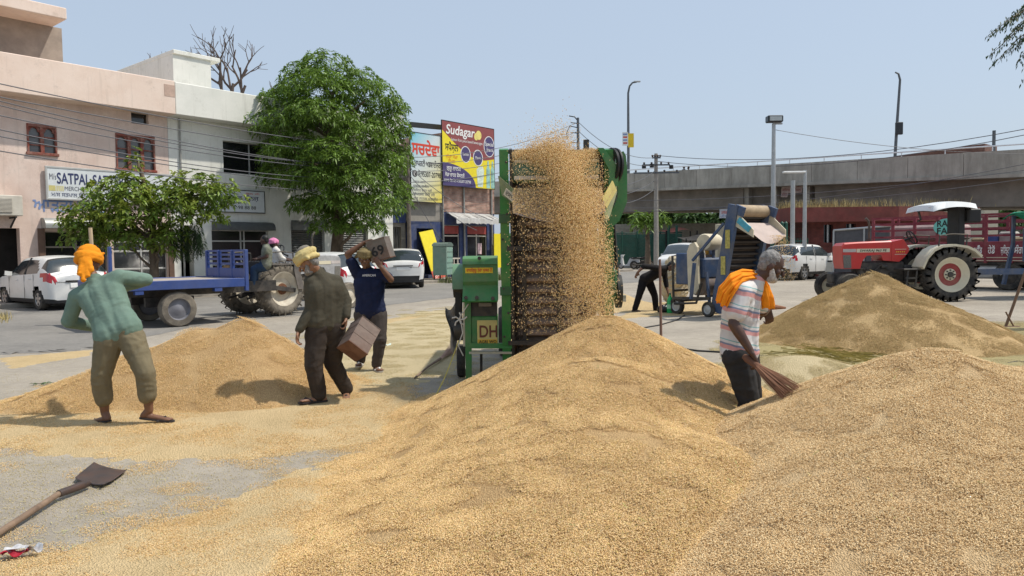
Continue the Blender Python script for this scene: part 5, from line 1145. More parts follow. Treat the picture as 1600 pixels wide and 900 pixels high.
# ================================================================== grain cleaning machines
GREEN = mat('machine_green', (.025, .20, .045), rough=.42, var=.16, scale=3, dirt=(.24, .21, .12), dirt_amt=.42, dirt_scale=2.2, spec=.5)
GREEND = mat('machine_green_dark', (.02, .12, .035), rough=.5, var=.2, scale=4, dirt=(.12, .11, .07), dirt_amt=.5, dirt_scale=3)
BLUEP = mat('machine_blue', (.04, .075, .155), rough=.55, var=.25, scale=3, dirt=(.22, .2, .17), dirt_amt=.5, dirt_scale=2.5)
STEELD = mat('greasy_steel', (.05, .048, .045), rough=.55, metal=.4, var=.3, dirt=(.2, .16, .11), dirt_amt=.5, dirt_scale=4)
SLATB = mat('rubber_slat', (.20, .15, .12), rough=.85, var=.25, scale=9, dirt=(.30, .23, .15), dirt_amt=.5, dirt_scale=5)
BELTB = mat('rubber_belt', (.11, .085, .07), rough=.9, var=.3, scale=5, dirt=(.16, .12, .08), dirt_amt=.5)
CREAMP = mat('cream_sheet', (.62, .55, .40), rough=.6, var=.12, dirt=(.35, .28, .2), dirt_amt=.4)
APRON = mat('apron_canvas', (.30, .24, .205), rough=.9, var=.16, scale=5, dirt=(.42, .35, .25), dirt_amt=.4)
RUBBER = mat('tyre_rubber', (.028, .027, .026), rough=.85, var=.25, dirt=(.20, .17, .13), dirt_amt=.55, dirt_scale=3)
MUDTYRE = mat('muddy_tyre', (.15, .13, .105), rough=.95, var=.25, scale=6, dirt=(.30, .26, .2), dirt_amt=.6, dirt_scale=3, bump=.4)
def Xrot(x, y, z, a=pi / 2): return Matrix.Translation((x, y, z)) @ Matrix.Rotation(a, 4, 'Z')
MY = 8.75
mc = at(862, 595, MY); mroot = thing('grain_cleaner', 'tall green grain cleaning machine pouring grain from its slatted elevator', 'grain machine', (mc.x, MY, 0))
def mp(px, py, Y): p = at(px, py, Y); return Vector((p.x - mc.x, Y - MY, p.z))
def mbox(name, px0, py0, px1, py1, Ya, Yb, m, bev=.012, parent=None):
    a = mp(px0, py1, Ya); b = mp(px1, py0, Ya); q = MB(); q.box(a.x, b.x, Ya - MY, Yb - MY, a.z, b.z, bev=bev); return q.build(name, m, parent or mroot)
TY, BY = 8.12, 8.62
pl0, pl1 = mp(787, 233, TY), mp(789, 300, BY); pl1.z = .12
pr0, pr1 = mp(949, 233, TY), mp(949, 300, BY); pr1.z = .12
for a, b in ((pl0, pl1), (pr0, pr1)):
    q = MB(); q.bar(a, b, .10, .22, up=(0, 1, 0)); q.build('side_post', GREEN, mroot)
    for k in range(9): q = MB(); p = a.lerp(b, .06 + .11 * k) + Vector((.025 * (-1) ** k, -.115, 0)); q.lathe([(.014, -.012), (.014, .012)], 6, Matrix.Translation(p) @ Matrix.Rotation(pi / 2, 4, 'Z')); q.build('bolt', STEELD, mroot)
    for t in (.3, .62): q = MB(); p = a.lerp(b, t); q.box(p.x - .065, p.x + .065, p.y - .13, p.y - .116, p.z - .05, p.z + .05, bev=.004); q.build('joint_plate', GREEND, mroot)
    q = MB(); s = 1 if a.x < 0 else -1
    q.bar(a + Vector((s * .075, .0, 0)), b + Vector((s * .075, 0, 0)), .03, .2, up=(0, 1, 0)); q.build('inner_rail', STEELD, mroot)
def ev(t, dy=0.0): return pl0.lerp(pl1, t) + Vector((0, dy, 0))
xl, xr = pl0.x + .09, pr0.x - .09
q = MB(); a, b = ev(.05, .06), ev(1.0, .06); q.add([(xl, a.y, a.z), (xr, a.y, a.z), (xr, b.y, b.z), (xl, b.y, b.z), (xl, a.y + .02, a.z), (xr, a.y + .02, a.z), (xr, b.y + .02, b.z), (xl, b.y + .02, b.z)], [(0, 1, 2, 3), (4, 7, 6, 5), (0, 3, 7, 4), (1, 5, 6, 2), (0, 4, 5, 1), (3, 2, 6, 7)]); q.build('conveyor_belt', BELTB, mroot)
sl0 = None
for k in range(17):
    t = .17 + .80 * k / 16; p = ev(t, .02); q = MB()
    q.prism([(p.y - .055, p.z + .012), (p.y + .035, p.z + .075), (p.y + .035, p.z - .05), (p.y - .05, p.z - .02)], xl + .05, xr - .05); o = q.build('slat', SLATB, mroot)
for k in range(10):
    t = .2 + .75 * k / 10
for x in (xl + .12, (xl + xr) / 2 + .04, xr - .14):
    q = MB(); q.bar(ev(.16, -.035) + Vector((x - pl0.x, 0, 0)), ev(.98, -.035) + Vector((x - pl0.x, 0, 0)), .05, .012, up=(0, 1, 0)); q.build('elevator_strap', STEELD, mroot)
q = MB()
for k in range(34): p = ev(.22 + .72 * k / 33, -.06); q.tube([(xl - .02, p.y, p.z), (xl + .07, p.y, p.z)], .0035, 4)
for x in (xl, xl + .035, xl + .07): q.tube([ev(.2, -.065) + Vector((x - pl0.x, 0, 0)), ev(.96, -.065) + Vector((x - pl0.x, 0, 0))], .004, 4)
q.build('guard_mesh', STEELD, mroot)
for t in (.43, .86):
    p = ev(t, -.1); q = MB(); q.bar((pl0.x + .02, p.y, p.z), (xl + (.25 if t < .5 else .4), p.y + .02, p.z), .05, .05); q.build('cross_bar', STEELD, mroot)
# head of the elevator
hz_ = mp(870, 263, TY).z
q = MB(); q.lathe([(.05, xl - .03), (.155, xl), (.155, xr), (.05, xr + .03)], 24, Matrix.Translation((0, TY - MY + .12, hz_))); q.build('head_roller', mat('roller_green', (.10, .22, .15), rough=.5, var=.2, dirt=(.35, .3, .2), dirt_amt=.5, dirt_scale=4), mroot, smooth=40)
for dy, y0, y1, m_ in ((-.06, 250, 256, CREAMP), (-.10, 275, 283, mat('pale_flight', (.66, .58, .46), var=.1)), (.16, 236, 250, CREAMP)):
    a, b = mp(796, y1, TY), mp(932, y0, TY); q = MB(); q.box(xl + .02, xr - .02, TY - MY + dy - .02, TY - MY + dy + .02, a.z, b.z, bev=.006); q.build('flight_bar', m_, mroot)
q = MB(); q.tube([mp(780, 237, TY + .3), mp(965, 237, TY + .3)], .025, 8); q.build('top_shaft', STEELD, mroot)
q = MB(); p = mp(916, 238, TY + .3); q.box(p.x - .03, p.x + .03, p.y - .03, p.y + .03, p.z, p.z + .14); q.build('bearing_block', STEELD, mroot)
# discharge apron with its two lettered cheeks
def apr(u, v): 
    x = xl + (xr - xl) * u; sag = .10 * sin(pi * u)
    return Vector((x, TY - MY - .12 - .42 * v, mp(870, 296, TY).z - .10 * v - .18 * v * v - sag * v))
q = MB(); q.grid(lambda u, v: tuple(apr(u, v)), 20, 8); q.build('discharge_apron', APRON, mroot, smooth=60)
def cheek(pts, label_pts, name, out):
    q = MB(); n = len(pts); vs = [tuple(p) for p in pts] + [tuple(p + Vector((out, 0, 0))) for p in pts]; q.add(vs, [tuple(range(n)), tuple(range(2 * n - 1, n - 1, -1))] + [(i, (i + 1) % n, n + (i + 1) % n, n + i) for i in range(n)])
    return q.build(name, mat('olive_cheek', (.14, .17, .06), rough=.55, var=.2, dirt=(.42, .36, .2), dirt_amt=.5), mroot)
cl_ = cheek([mp(778, 275, 8.05), mp(795, 290, 7.95), mp(836, 330, 7.7), mp(838, 342, 7.66), mp(818, 333, 7.72), mp(784, 305, 8.0)], None, 'apron_cheek', .015)
cr_ = cheek([mp(962, 270, 8.05), mp(962, 300, 7.95), mp(951, 338, 7.75), mp(946, 345, 7.7), mp(940, 320, 7.75), mp(952, 290, 8.0)], None, 'apron_cheek', .015)
PLATE = mat('yellow_plate', (.62, .52, .18), rough=.5, var=.15, dirt=(.3, .25, .12), dirt_amt=.4)
a, b = mp(789, 299, 7.93), mp(827, 330, 7.7); q = MB(); d = (b - a); q.bar(a, b, .012, .075); q.build('name_plate', mat('cream_plate', (.55, .48, .35), var=.2, scale=9), mroot)
text('ਦਸਮੇਸ਼ ਐਗਰੀ', BLK, mroot, frame(a + Vector((0, -.012, -.03)), d, (0, 0, 1)), .045, d.length * .85)
a, b = mp(944, 318, 7.72), mp(960, 290, 7.9); q = MB(); d = (b - a); q.bar(a, b, .012, .13); q.build('name_plate', PLATE, mroot)
text('ਐਗਰੀ ਵਰਕਸ', MAROON, mroot, frame(a + Vector((0, -.014, -.03)), d, (-.6, 0, .5)), .06, d.length * .85)
# right side: slanted top plate, pulley, curved belt guard
q = MB(); P_ = [(934, 231), (943, 231), (967, 262), (966, 291), (951, 291), (951, 264)]
vs = [mp(x, y, 7.98) for x, y in P_] + [mp(x, y, 8.02) + Vector((0, .5, 0)) for x, y in P_]; n = len(P_); q.add(vs, [tuple(range(n)), tuple(range(2 * n - 1, n - 1, -1))] + [(i, (i + 1) % n, n + (i + 1) % n, n + i) for i in range(n)]); q.build('top_plate', GREEN, mroot)
c = mp(957.5, 259, 8.1); MT = Matrix.Translation(c) @ Matrix.Rotation(radians(20), 4, 'Z')
q = MB(); q.lathe([(.145, -.035), (.19, -.035), (.195, -.012), (.17, 0), (.195, .012), (.19, .035), (.145, .035)], 28, MT, closed=True)
for k in range(4): a = k * pi / 2 + .3; q.bar((0, .03 * cos(a), .03 * sin(a)), (0, .16 * cos(a), .16 * sin(a)), .03, .025, M=MT)
q.lathe([(.035, -.06), (.035, .06)], 12, MT); q.build('pulley', mat('pulley_black', (.03, .03, .032), rough=.5, metal=.4), mroot, smooth=40)
prof = [(965.5, 255), (966, 246), (970, 238), (974, 236), (978, 243), (980, 262), (980, 315), (968, 345), (955, 356), (946, 352), (946, 338), (958, 326), (965, 308)]
q = MB(); vs = [mp(x, y, 8.12) for x, y in prof] + [mp(x, y, 8.12) + Vector((0, .38, 0)) for x, y in prof]; n = len(prof); q.add(vs, [tuple(range(n)), tuple(range(2 * n - 1, n - 1, -1))] + [(i, (i + 1) % n, n + (i + 1) % n, n + i) for i in range(n)]); q.build('belt_guard', GREEN, mroot, smooth=25)
mbox('lower_side_panel', 946, 392, 958, 500, 8.55, 9.4, GREEN); mbox('side_cabinet', 950, 420, 965, 470, 8.62, 9.1, GREEND, .03)
q = MB(); q.lathe([(.03, -.03), (.2, -.03), (.2, .03), (.03, .03)], 24, Matrix.Translation(mp(966, 455, 8.8))); q.build('side_pulley', STEELD, mroot, smooth=40)
q = MB(); q.bar(mp(958, 330, 8.5), mp(966, 455, 8.8), .03, .06); q.build('drive_belt', BLK, mroot)
# left side: hopper, sticker, panel with the maker's plate, frame and leg
a, b = mp(724, 470, 8.45), mp(777, 400, 8.45); zz = lambda y, Y=8.4: mp(750, y, Y).z; yy = lambda Y: Y - MY
q = MB(); q.prism([(yy(8.75), zz(400)), (yy(8.5), zz(400.5)), (yy(8.42), zz(404)), (yy(8.38), zz(413)), (yy(8.42), zz(414)), (yy(8.42), zz(440)), (yy(8.44), zz(446)), (yy(8.26), zz(469)), (yy(8.27), zz(471)), (yy(8.75), zz(471))], a.x, b.x); q.build('hopper', GREEN, mroot)
for x, y in ((749, 403.5), (745, 465), (770, 466), (728, 465)): q = MB(); p = mp(x, y, 8.38 if y < 420 else 8.27); q.lathe([(.022, -.012), (.022, .012)], 8, Matrix.Translation(p) @ Matrix.Rotation(pi / 2, 4, 'Z')); q.build('bolt', STEELD, mroot)
sa, sb = mp(727, 427, 8.415), mp(770, 418, 8.415); q = MB(); q.box(sa.x, sb.x, sa.y - .004, sa.y, sa.z, sb.z); stk = q.build('sticker', YEL, mroot)
text('ਵਾਹਿਗੁਰੂ ਤੇਰਾ ਸ਼ੁਕਰ ਹੈ', REDI, stk, frame((sa.x + .015, sa.y - .005, sa.z + .017), (1, 0, 0), (0, 0, 1)), .035, (sb.x - sa.x) * .92, bold=.01)
mbox('dark_opening', 736, 471, 776, 496, 8.5, 8.9, STEELD, 0); mbox('bearing_housing', 748, 473, 768, 479, 8.46, 8.5, mat('dusty_grey_steel', (.25, .23, .2), var=.2), .004)
mbox('lower_panel', 736, 494, 777, 542, 8.48, 8.9, GREEN)
a, b = mp(746, 538, 8.47), mp(777, 500, 8.47); q = MB(); q.box(a.x, b.x, a.y - .012, a.y, a.z, b.z, bev=.003); pl = q.build('maker_plate', PLATE, mroot)
M = frame((a.x + .03, a.y - .014, a.z + .085), (1, 0, 0), (0, 0, 1)); text('DH', mat('plate_brown', (.16, .05, .03)), pl, M, .135, .2, bold=.02, extrude=.003)
q = MB(); q.box(a.x + .005, b.x - .005, a.y - .016, a.y - .0125, a.z + .008, a.z + .058); q.build('plate_band', mat('plate_amber', (.65, .42, .05)), pl)
text('AGRI WO', BLK, pl, frame((a.x + .02, a.y - .017, a.z + .015), (1, 0, 0), (0, 0, 1)), .034, .2, bold=.015, extrude=.003)
q = MB(); q.bar(mp(731, 472, 8.5), Vector((mp(731, 472, 8.5).x, 8.5 - MY, 0)), .075, .07); q.build('leg', GREEN, mroot)
q = MB(); q.bar(mp(727, 470, 8.5), mp(727, 541, 8.5), .035, .05); q.build('hose_strip', CREAMP, mroot)
for y in (540, 551): q = MB(); q.bar(mp(733, y, 8.47), mp(800, y, 8.47), .05, .06 if y < 545 else .025); q.build('frame_rail', GREEN if y < 545 else mat('pale_rail', (.45, .42, .3)), mroot)
q = MB(); q.bar(mp(752, 552, 8.6), mp(752, 590, 8.6), .03, .03); q.build('brace', STEELD, mroot)
q = MB(); q.lathe([(.05, -.06), (.19, -.06), (.19, .06), (.05, .06)], 20, Matrix.Translation(mp(717, 440, 8.75))); q.build('left_pulley', STEELD, mroot, smooth=40)
q = MB(); q.lathe([(.04, -.05), (.13, -.05), (.13, .05), (.04, .05)], 20, Matrix.Translation(mp(717, 515, 8.75))); q.build('left_pulley', STEELD, mroot, smooth=40)
q = MB()
for s in (-.15, .15): q.bar(mp(717, 440, 8.75) + Vector((0, s, 0)), mp(717, 518, 8.75) + Vector((0, s * .6, 0)), .07, .015, up=(0, 1, 0))
q.build('drive_belt', BLK, mroot)
q = MB(); prof = []
c = mp(716, 440, 8.72); q.prism([(c.y + .21 * cos(a), c.z + .21 * sin(a)) for a in [pi * k / 12 for k in range(13)]] + [(c.y - .21, c.z - .08), (c.y + .21, c.z - .08)], c.x - .055, c.x + .075); q.build('belt_cap', mat('cap_green', (.10, .22, .12), rough=.5, var=.15, dirt=(.3, .3, .22), dirt_amt=.4), mroot, smooth=35)
# torn grey sacking on the left, knotted string
random.seed(3); q = MB()
q.grid(lambda u, v: tuple(mp(716 - 20 * u * (1 - .55 * v) - 2 * sin(v * 9), 458 + 20 * u + 70 * v + (14 * sin(u * 3)), 8.85 - .06 * sin(u * 5 + v * 6))), 8, 10); q.build('sacking', mat('grey_sacking', (.20, .19, .175), rough=.9, var=.25, scale=8), mroot)
ROPEW = mat('white_string', (.62, .58, .5), rough=.9); q = MB()
for k in range(5): a = k * 1.26; p = mp(718, 499, 8.45); q.tube([p, p + Vector((.05 * cos(a), -.02, .05 * sin(a))), p + Vector((.09 * cos(a + .3), -.01, .08 * sin(a + .4)))], .009, 5)
q.tube([mp(720, 500, 8.45), mp(723, 520, 8.44), mp(716, 540, 8.45), mp(724, 556, 8.46)], .007, 5); q.tube([mp(732, 475, 8.44), mp(722, 490, 8.45), mp(718, 500, 8.45)], .007, 5); q.build('string', ROPEW, mroot)
# body behind the elevator, on its wheels
q = MB(); q.box(xl - .1, xr + .1, .35, 2.6, .75, 1.75, bev=.03); q.build('body', GREEN, mroot)
q = MB(); q.prism([(.5, 1.752), (2.4, 1.752), (2.6, 2.0), (.4, 2.0)], xl, xr); q.build('sieve_box', GREEND, mroot)
q = MB(); q.box(xl - .06, xr + .06, .3, 2.7, .45, .748, bev=.02); q.build('chassis', STEELD, mroot)
def simple_wheel(parent, x, y, z, R, w, m=RUBBER, rimm=None, axis='x', name='wheel'):
    M = Matrix.Translation((x, y, z)) @ (Matrix.Identity(4) if axis == 'x' else Matrix.Rotation(pi / 2, 4, 'Z'))
    q = MB(); q.lathe([(R * .62, -w / 2), (R * .93, -w / 2), (R, -w * .32), (R, w * .32), (R * .93, w / 2), (R * .62, w / 2)], 26, M, closed=True); t = q.build(name, m, parent, smooth=40)
    q = MB(); q.lathe([(R * .12, -w * .42), (R * .3, -w * .30), (R * .55, -w * .25), (R * .64, -w * .46), (R * .64, w * .46), (R * .55, w * .25), (R * .3, w * .30), (R * .12, w * .42)], 20, M); q.build('rim', rimm or ALU, t, smooth=40); return t
for x in (xl - .12, xr + .12): simple_wheel(mroot, x, 2.0, .36, .36, .2)
simple_wheel(mroot, mp(722, 590, 8.95).x, .2, .2, .2, .1)

# grain thrown over the head roller and falling to the heap
pk = (.86, 6.75, float(HF_MAIN(np.array([.86]), np.array([6.75]))[0]))
n = 84000; u = RNG.random(n); P = np.zeros((n, 3)); zt_ = at(870, 244, TY).z
kind = RNG.random(n)
ph = RNG.random(n)
x_l, x_r = at(800, 250, TY).x, at(936, 250, TY).x
beta = np.clip(RNG.normal(.33, .17, n), 0, 1)                      # thick part of the stream leaves the left of the head
x0 = x_l + (x_r - x_l) * np.where(RNG.random(n) < .62, beta, RNG.random(n))
vy = -np.clip(RNG.normal(1.62, .34, n), .5, 2.6); vz = np.abs(RNG.normal(.5, .5, n)) * np.where(x0 < x_l + .5 * (x_r - x_l), 1.4, .6)
T = (vz + np.sqrt(vz ** 2 + 2 * 9.81 * (zt_ - .75))) / 9.81; f = RNG.random(n) ** .8; t = T * f
xf = np.where(RNG.random(n) < .9, RNG.normal(at(916, 400, 7.2).x, .14, n), x0 + RNG.normal(0, .1, n)); xf = np.clip(xf, x_l - .02, x_r - .01)
wig = .05 * np.sin(f * 14 + x0 * 9)                                  # the stream comes in gusts
P[:, 0] = x0 + (xf - x0) * np.clip(f * 1.2, 0, 1) ** .85 + wig * f * (1 - f) * 4 + RNG.normal(0, .015, n); P[:, 1] = TY + .05 + vy * t; P[:, 2] = zt_ + vz * t - .5 * 9.81 * t * t
cl_n = vnoise(P[:, 0] * 4.5, P[:, 2] * 3.2, 77, 3); P = P[RNG.random(n) < np.clip(.72 + .95 * cl_n, .15, 1)]
hh = np.maximum(HF_MAIN(P[:, 0], P[:, 1]), 0); ok = P[:, 2] > hh; P = P[ok]
# grain riding on the head and the apron
m2 = 9000; xs = RNG.uniform(x_l, x_r, m2); Q = np.stack([xs, TY + RNG.uniform(-.12, .28, m2), zt_ + RNG.uniform(-.07, .05, m2) + .03 * np.sin(xs * 9)], 1)
m3 = 7000; uu, vv = RNG.random(m3), RNG.random(m3) ** .8; A3 = np.array([tuple(apr(a, b)) for a, b in zip(uu, vv)]) + np.array([mc.x, MY, .012])
P = np.concatenate([P, Q, A3]); n = len(P)
D = RNG.normal(0, 1, (n, 3)); D[:, 2] *= 1.5; D /= np.linalg.norm(D, axis=1)[:, None]; s = np.cross(D, RNG.normal(0, 1, (n, 3))); s /= np.linalg.norm(s, axis=1)[:, None]; w = np.cross(s, D)
L = RNG.uniform(.0065, .0115, n)[:, None]; R = RNG.uniform(.0022, .0036, n)[:, None]
V = np.stack([P - D * L, P + s * R, P + w * R, P - s * R, P - w * R, P + D * L], 1).reshape(-1, 3); k = np.arange(n)[:, None] * 6
F = np.concatenate([k + np.array([[a, b, c]]) for a, b, c in ((0, 2, 1), (0, 3, 2), (0, 4, 3), (0, 1, 4), (5, 1, 2), (5, 2, 3), (5, 3, 4), (5, 4, 1))], 0)
tag(link('falling_grain', mesh_np('falling_grain', V, F, G_GOLD)), 'curtain of golden grain flying off the green machine onto the heap', kind='stuff')

# ---- blue machine farther back
BYY = 16.6; bc = at(1136, 490, BYY); broot = thing('grain_cleaner', 'blue grain cleaning machine with tilted slatted elevator and cream belt cover', 'grain machine', (bc.x, BYY, 0), radians(34))
W2 = .54
def be(t, x=0, dy=0): return Vector((x, -.15 - .48 * t + dy, .12 + 2.28 * t))
for s in (-1, 1):
    q = MB(); q.bar(be(0, s * W2), be(1.02, s * W2), .10, .26, up=(0, 1, 0)); q.build('side_post', BLUEP, broot)
    q = MB(); q.bar(be(.98, s * W2, -.05), be(.9, s * W2, -.3) + Vector((0, 0, .1)), .07, .2); q.build('head_plate', BLUEP, broot)
q = MB(); a, b = be(0, 0, .06), be(1, 0, .06); q.add([(-W2, a.y, a.z), (W2, a.y, a.z), (W2, b.y, b.z), (-W2, b.y, b.z)], [(0, 1, 2, 3)]); q.build('conveyor_belt', BELTB, broot)
for k in range(17):
    p = be(.04 + .92 * k / 16, 0, .0); q = MB(); q.prism([(p.y - .06, p.z + .01), (p.y + .04, p.z + .06), (p.y + .04, p.z - .04), (p.y - .05, p.z - .02)], -W2 + .06, W2 - .06); q.build('slat', mat('dark_slat', (.05, .043, .04), rough=.8, var=.2), broot)
p = be(1.0); q = MB(); q.lathe([(.13, -W2), (.13, W2)], 18, Matrix.Translation((0, p.y, p.z - .08))); q.build('head_roller', mat('brown_roller', (.36, .27, .17), var=.25), broot, smooth=40)
q = MB(); q.grid(lambda u, v: (-W2 + .02 + (2 * W2 - .04) * u, p.y - .1 - .42 * v, p.z - .34 - .28 * v - .18 * sin(pi * u) * v * v), 14, 6); q.build('discharge_apron', mat('pinkish_sheet', (.46, .37, .33), var=.12, scale=4), broot, smooth=60)
for s in (-1, 1):
    q = MB(); q.prism([(p.y - .05, p.z - .1), (p.y - .05, p.z - .42), (p.y - .5, p.z - .66), (p.y - .5, p.z - .5)], s * W2 - .012, s * W2 + .012); q.build('apron_cheek', CREAMP, broot)
q = MB(); q.bar((-W2 - .02, p.y - .12, p.z - .28), (-W2 - .02, p.y - .42, p.z - .5), .02, .13); q.build('name_plate', mat('cyan_plate', (.08, .35, .45), var=.2, scale=12), broot)
for t, m_ in ((.45, YEL), (.7, YEL)): c_ = be(t, -W2 - .06, -.02); q = MB(); q.box(c_.x - .005, c_.x + .003, c_.y - .06, c_.y + .06, c_.z - .2, c_.z + .2); q.build('painted_letters', mat('worn_yellow', (.45, .38, .1), var=.4, scale=20), broot)
q = MB(); q.box(-.6, .5, .15, .9, .85, 1.3, bev=.03); q.build('body', BLUEP, broot)
q = MB(); q.lathe([(.05, -.5), (.3, -.48), (.3, .48), (.05, .5)], 22, Matrix.Translation((0, .45, .75))); q.build('drum', mat('drum_sheet', (.35, .28, .23), var=.2, dirt=(.05, .09, .25), dirt_amt=.7, dirt_scale=1.5), broot, smooth=40)
q = MB(); q.box(-.64, -.1, .55, .96, .7, 1.42, bev=.02); q.build('engine_box', BLUEP, broot)
q = MB(); q.lathe([(.02, -.36), (.17, -.36), (.19, -.3), (.19, .34), (.15, .36), (.02, .36)], 20, Matrix.Translation((-.18, .35, 1.66)) @ Matrix.Rotation(.35, 4, 'Z')); q.build('cream_drum', CREAMP, broot, smooth=40)
for x in (-.5, -.1): q = MB(); q.bar((x + .05, .35, 1.25), (x + .05, .35, 1.55), .05); q.build('bracket', BLUEP, broot)
q = MB(); q.prism([(.2, .62), (.3, .5), (.5, .55), (.54, 1.45), (.46, 1.62), (.32, 1.66), (.24, 1.55)], -.72, -.65); q.build('belt_cover', CREAMP, broot)
q = MB(); q.bar((-.8, .3, 1.25), (-.72, -.5, 2.05), .05); q.build('brace', BLUEP, broot)
for x in (-.85, .55):
    q = MB(); q.bar((x * .8, -.1, .42), (x * .8, 1.0, .38), .06); q.build('frame_rail', STEELD, broot); q = MB(); q.bar((x, .3, .4), (x, .2, 1.2), .06); q.build('frame_post', BLUEP, broot)
for z in (.3, .55): q = MB(); q.bar((-.68, 1.0, z), (.5, 1.0, z), .05); q.build('frame_bar', STEELD, broot)
q = MB(); q.tube([(-.66, 1.0, .3), (-.68, 1.02, 1.35), (-.4, 1.02, 1.38)], .03, 6); q.tube([(-.68, .95, .25), (-.68, .3, .3), (-.68, .15, .75)], .03, 6); q.build('pipe_frame', STEELD, broot)
for (x, y) in ((-.62, .0), (.55, .1)): simple_wheel(broot, x, y, .17, .17, .09); q = MB(); q.bar((x * .92, y, .2), (x * .92, y + .1, 1.0), .05); q.build('leg', BLUEP, broot)
simple_wheel(broot, -.6, .95, .2, .2, .1)
n = 900; P = []; 
for i in range(n):
    t = random.random() ** .8 * .45; x = random.gauss(.25, .14); v = random.uniform(.25, .9); P.append((x + random.gauss(0, .05) * t * 3, p.y - .5 - v * t, p.z - .62 - 4.9 * t * t))
Mw = broot.matrix_basis; Mw = Matrix.Translation((bc.x, BYY, 0)) @ Matrix.Rotation(radians(34), 4, 'Z'); P = np.array([tuple(Mw @ Vector(c)) for c in P]); N_ = RNG.normal(0, 1, (len(P), 3)); N_ /= np.linalg.norm(N_, axis=1)[:, None]
tag(link('falling_grain', grains_np(P, N_, np.full(len(P), .012), np.full(len(P), .005), 'falling_grain', G_GOLD)), 'thin shower of grain falling from the blue machine', kind='stuff')
# piece of a third blue machine at the right edge, hitched to the red tractor
zc = at(1622, 440, 20.3); third = thing('grain_cleaner', 'blue machine frame with green net on top, hitched behind the red tractor', 'grain machine', (zc.x, 20.3, 0))
for x, y in ((-.05, 0), (1.1, 0), (.1, 1.2), (1.1, 1.2)): q = MB(); q.bar((x - .25, y, .35), (x, y, 1.5), .09); q.bar((x, y, 1.5), (x, y, 2.35), .08); q.build('frame_post', BLUEP, third)
for z in (1.5, 1.9, 2.3): q = MB(); q.bar((-.35 if z < 1.6 else -.15, -.05, z), (2.2, -.05, z), .07); q.build('frame_rail', BLUEP, third)
for x in (.25, .5, .75, 1.0): q = MB(); q.bar((x, -.06, 1.5), (x, -.06, 2.3), .04); q.build('cage_bar', BLUEP, third)
q = MB(); q.box(.5, 2.6, .4, 1.4, 1.0, 2.0, bev=.03); q.build('body', BLUEP, third)
q = MB(); q.bar((-2.1, -.1, .78), (.6, -.1, .78), .12, .16); q.bar((-.3, -.1, .55), (1.5, -.1, .55), .1, .14); q.bar((-.3, -.1, .78), (-.3, -.1, .5), .1, .12); q.build('drawbar', BLUEP, third)
q = MB(); q.grid(lambda u, v: (-.25 + 2.2 * u, -.35 + 1.6 * v, 2.42 + .14 * sin(u * 11) * sin(v * 8) + .12 * sin(pi * u) - .25 * (abs(v - .5) * 2) ** 3), 22, 12); q.build('green_net', mat('green_net', (.02, .30, .19), rough=.8, var=.3, scale=12), third, smooth=60)
for x in (1.4,): simple_wheel(third, x, .2, .38, .38, .2, axis='y')
# ================================================================== vehicles
CARW = mat('car_white_paint', (.72, .72, .70), rough=.22, var=.04, spec=.5, dirt=(.5, .46, .4), dirt_amt=.25, dirt_scale=1.5)
CARG = mat('car_glass', (.03, .04, .045), rough=.08, var=.2, spec=.9)
TRIM = mat('black_trim', (.02, .02, .021), rough=.6, var=.2)
TAIL = mat('tail_lamp_red', (.45, .01, .02), rough=.15, var=.15, spec=.8)
LAMPC = mat('lamp_clear', (.6, .6, .6), rough=.15, var=.1)
ALLOY = mat('alloy_wheel', (.42, .42, .42), rough=.35, metal=.7, var=.1)
UNDER = mat('wheel_well', (.012, .012, .012), rough=1)
def smooth_poly(pts, n):
    """Catmull-Rom through (x, z) points -> function of x"""
    xs = [p[0] for p in pts]; zs = [p[1] for p in pts]
    def f(x):
        if x <= xs[0]: return zs[0]
        if x >= xs[-1]: return zs[-1]
        i = max(k for k in range(len(xs)) if xs[k] <= x); i = min(i, len(xs) - 2)
        t = (x - xs[i]) / (xs[i + 1] - xs[i]); z0 = zs[max(i - 1, 0)]; z1 = zs[i]; z2 = zs[i + 1]; z3 = zs[min(i + 2, len(zs) - 1)]
        m1 = (z2 - z0) * .5 * (xs[i + 1] - xs[i]) / max(1e-6, (xs[min(i + 1, len(xs) - 1)] - xs[max(i - 1, 0)]) * .5) if i > 0 else (z2 - z1)
        m2 = (z3 - z1) * .5 * (xs[i + 1] - xs[i]) / max(1e-6, (xs[min(i + 2, len(xs) - 1)] - xs[i]) * .5) if i < len(xs) - 2 else (z2 - z1)
        return (2 * t ** 3 - 3 * t ** 2 + 1) * z1 + (t ** 3 - 2 * t ** 2 + t) * m1 + (-2 * t ** 3 + 3 * t ** 2) * z2 + (t ** 3 - t ** 2) * m2
    return f
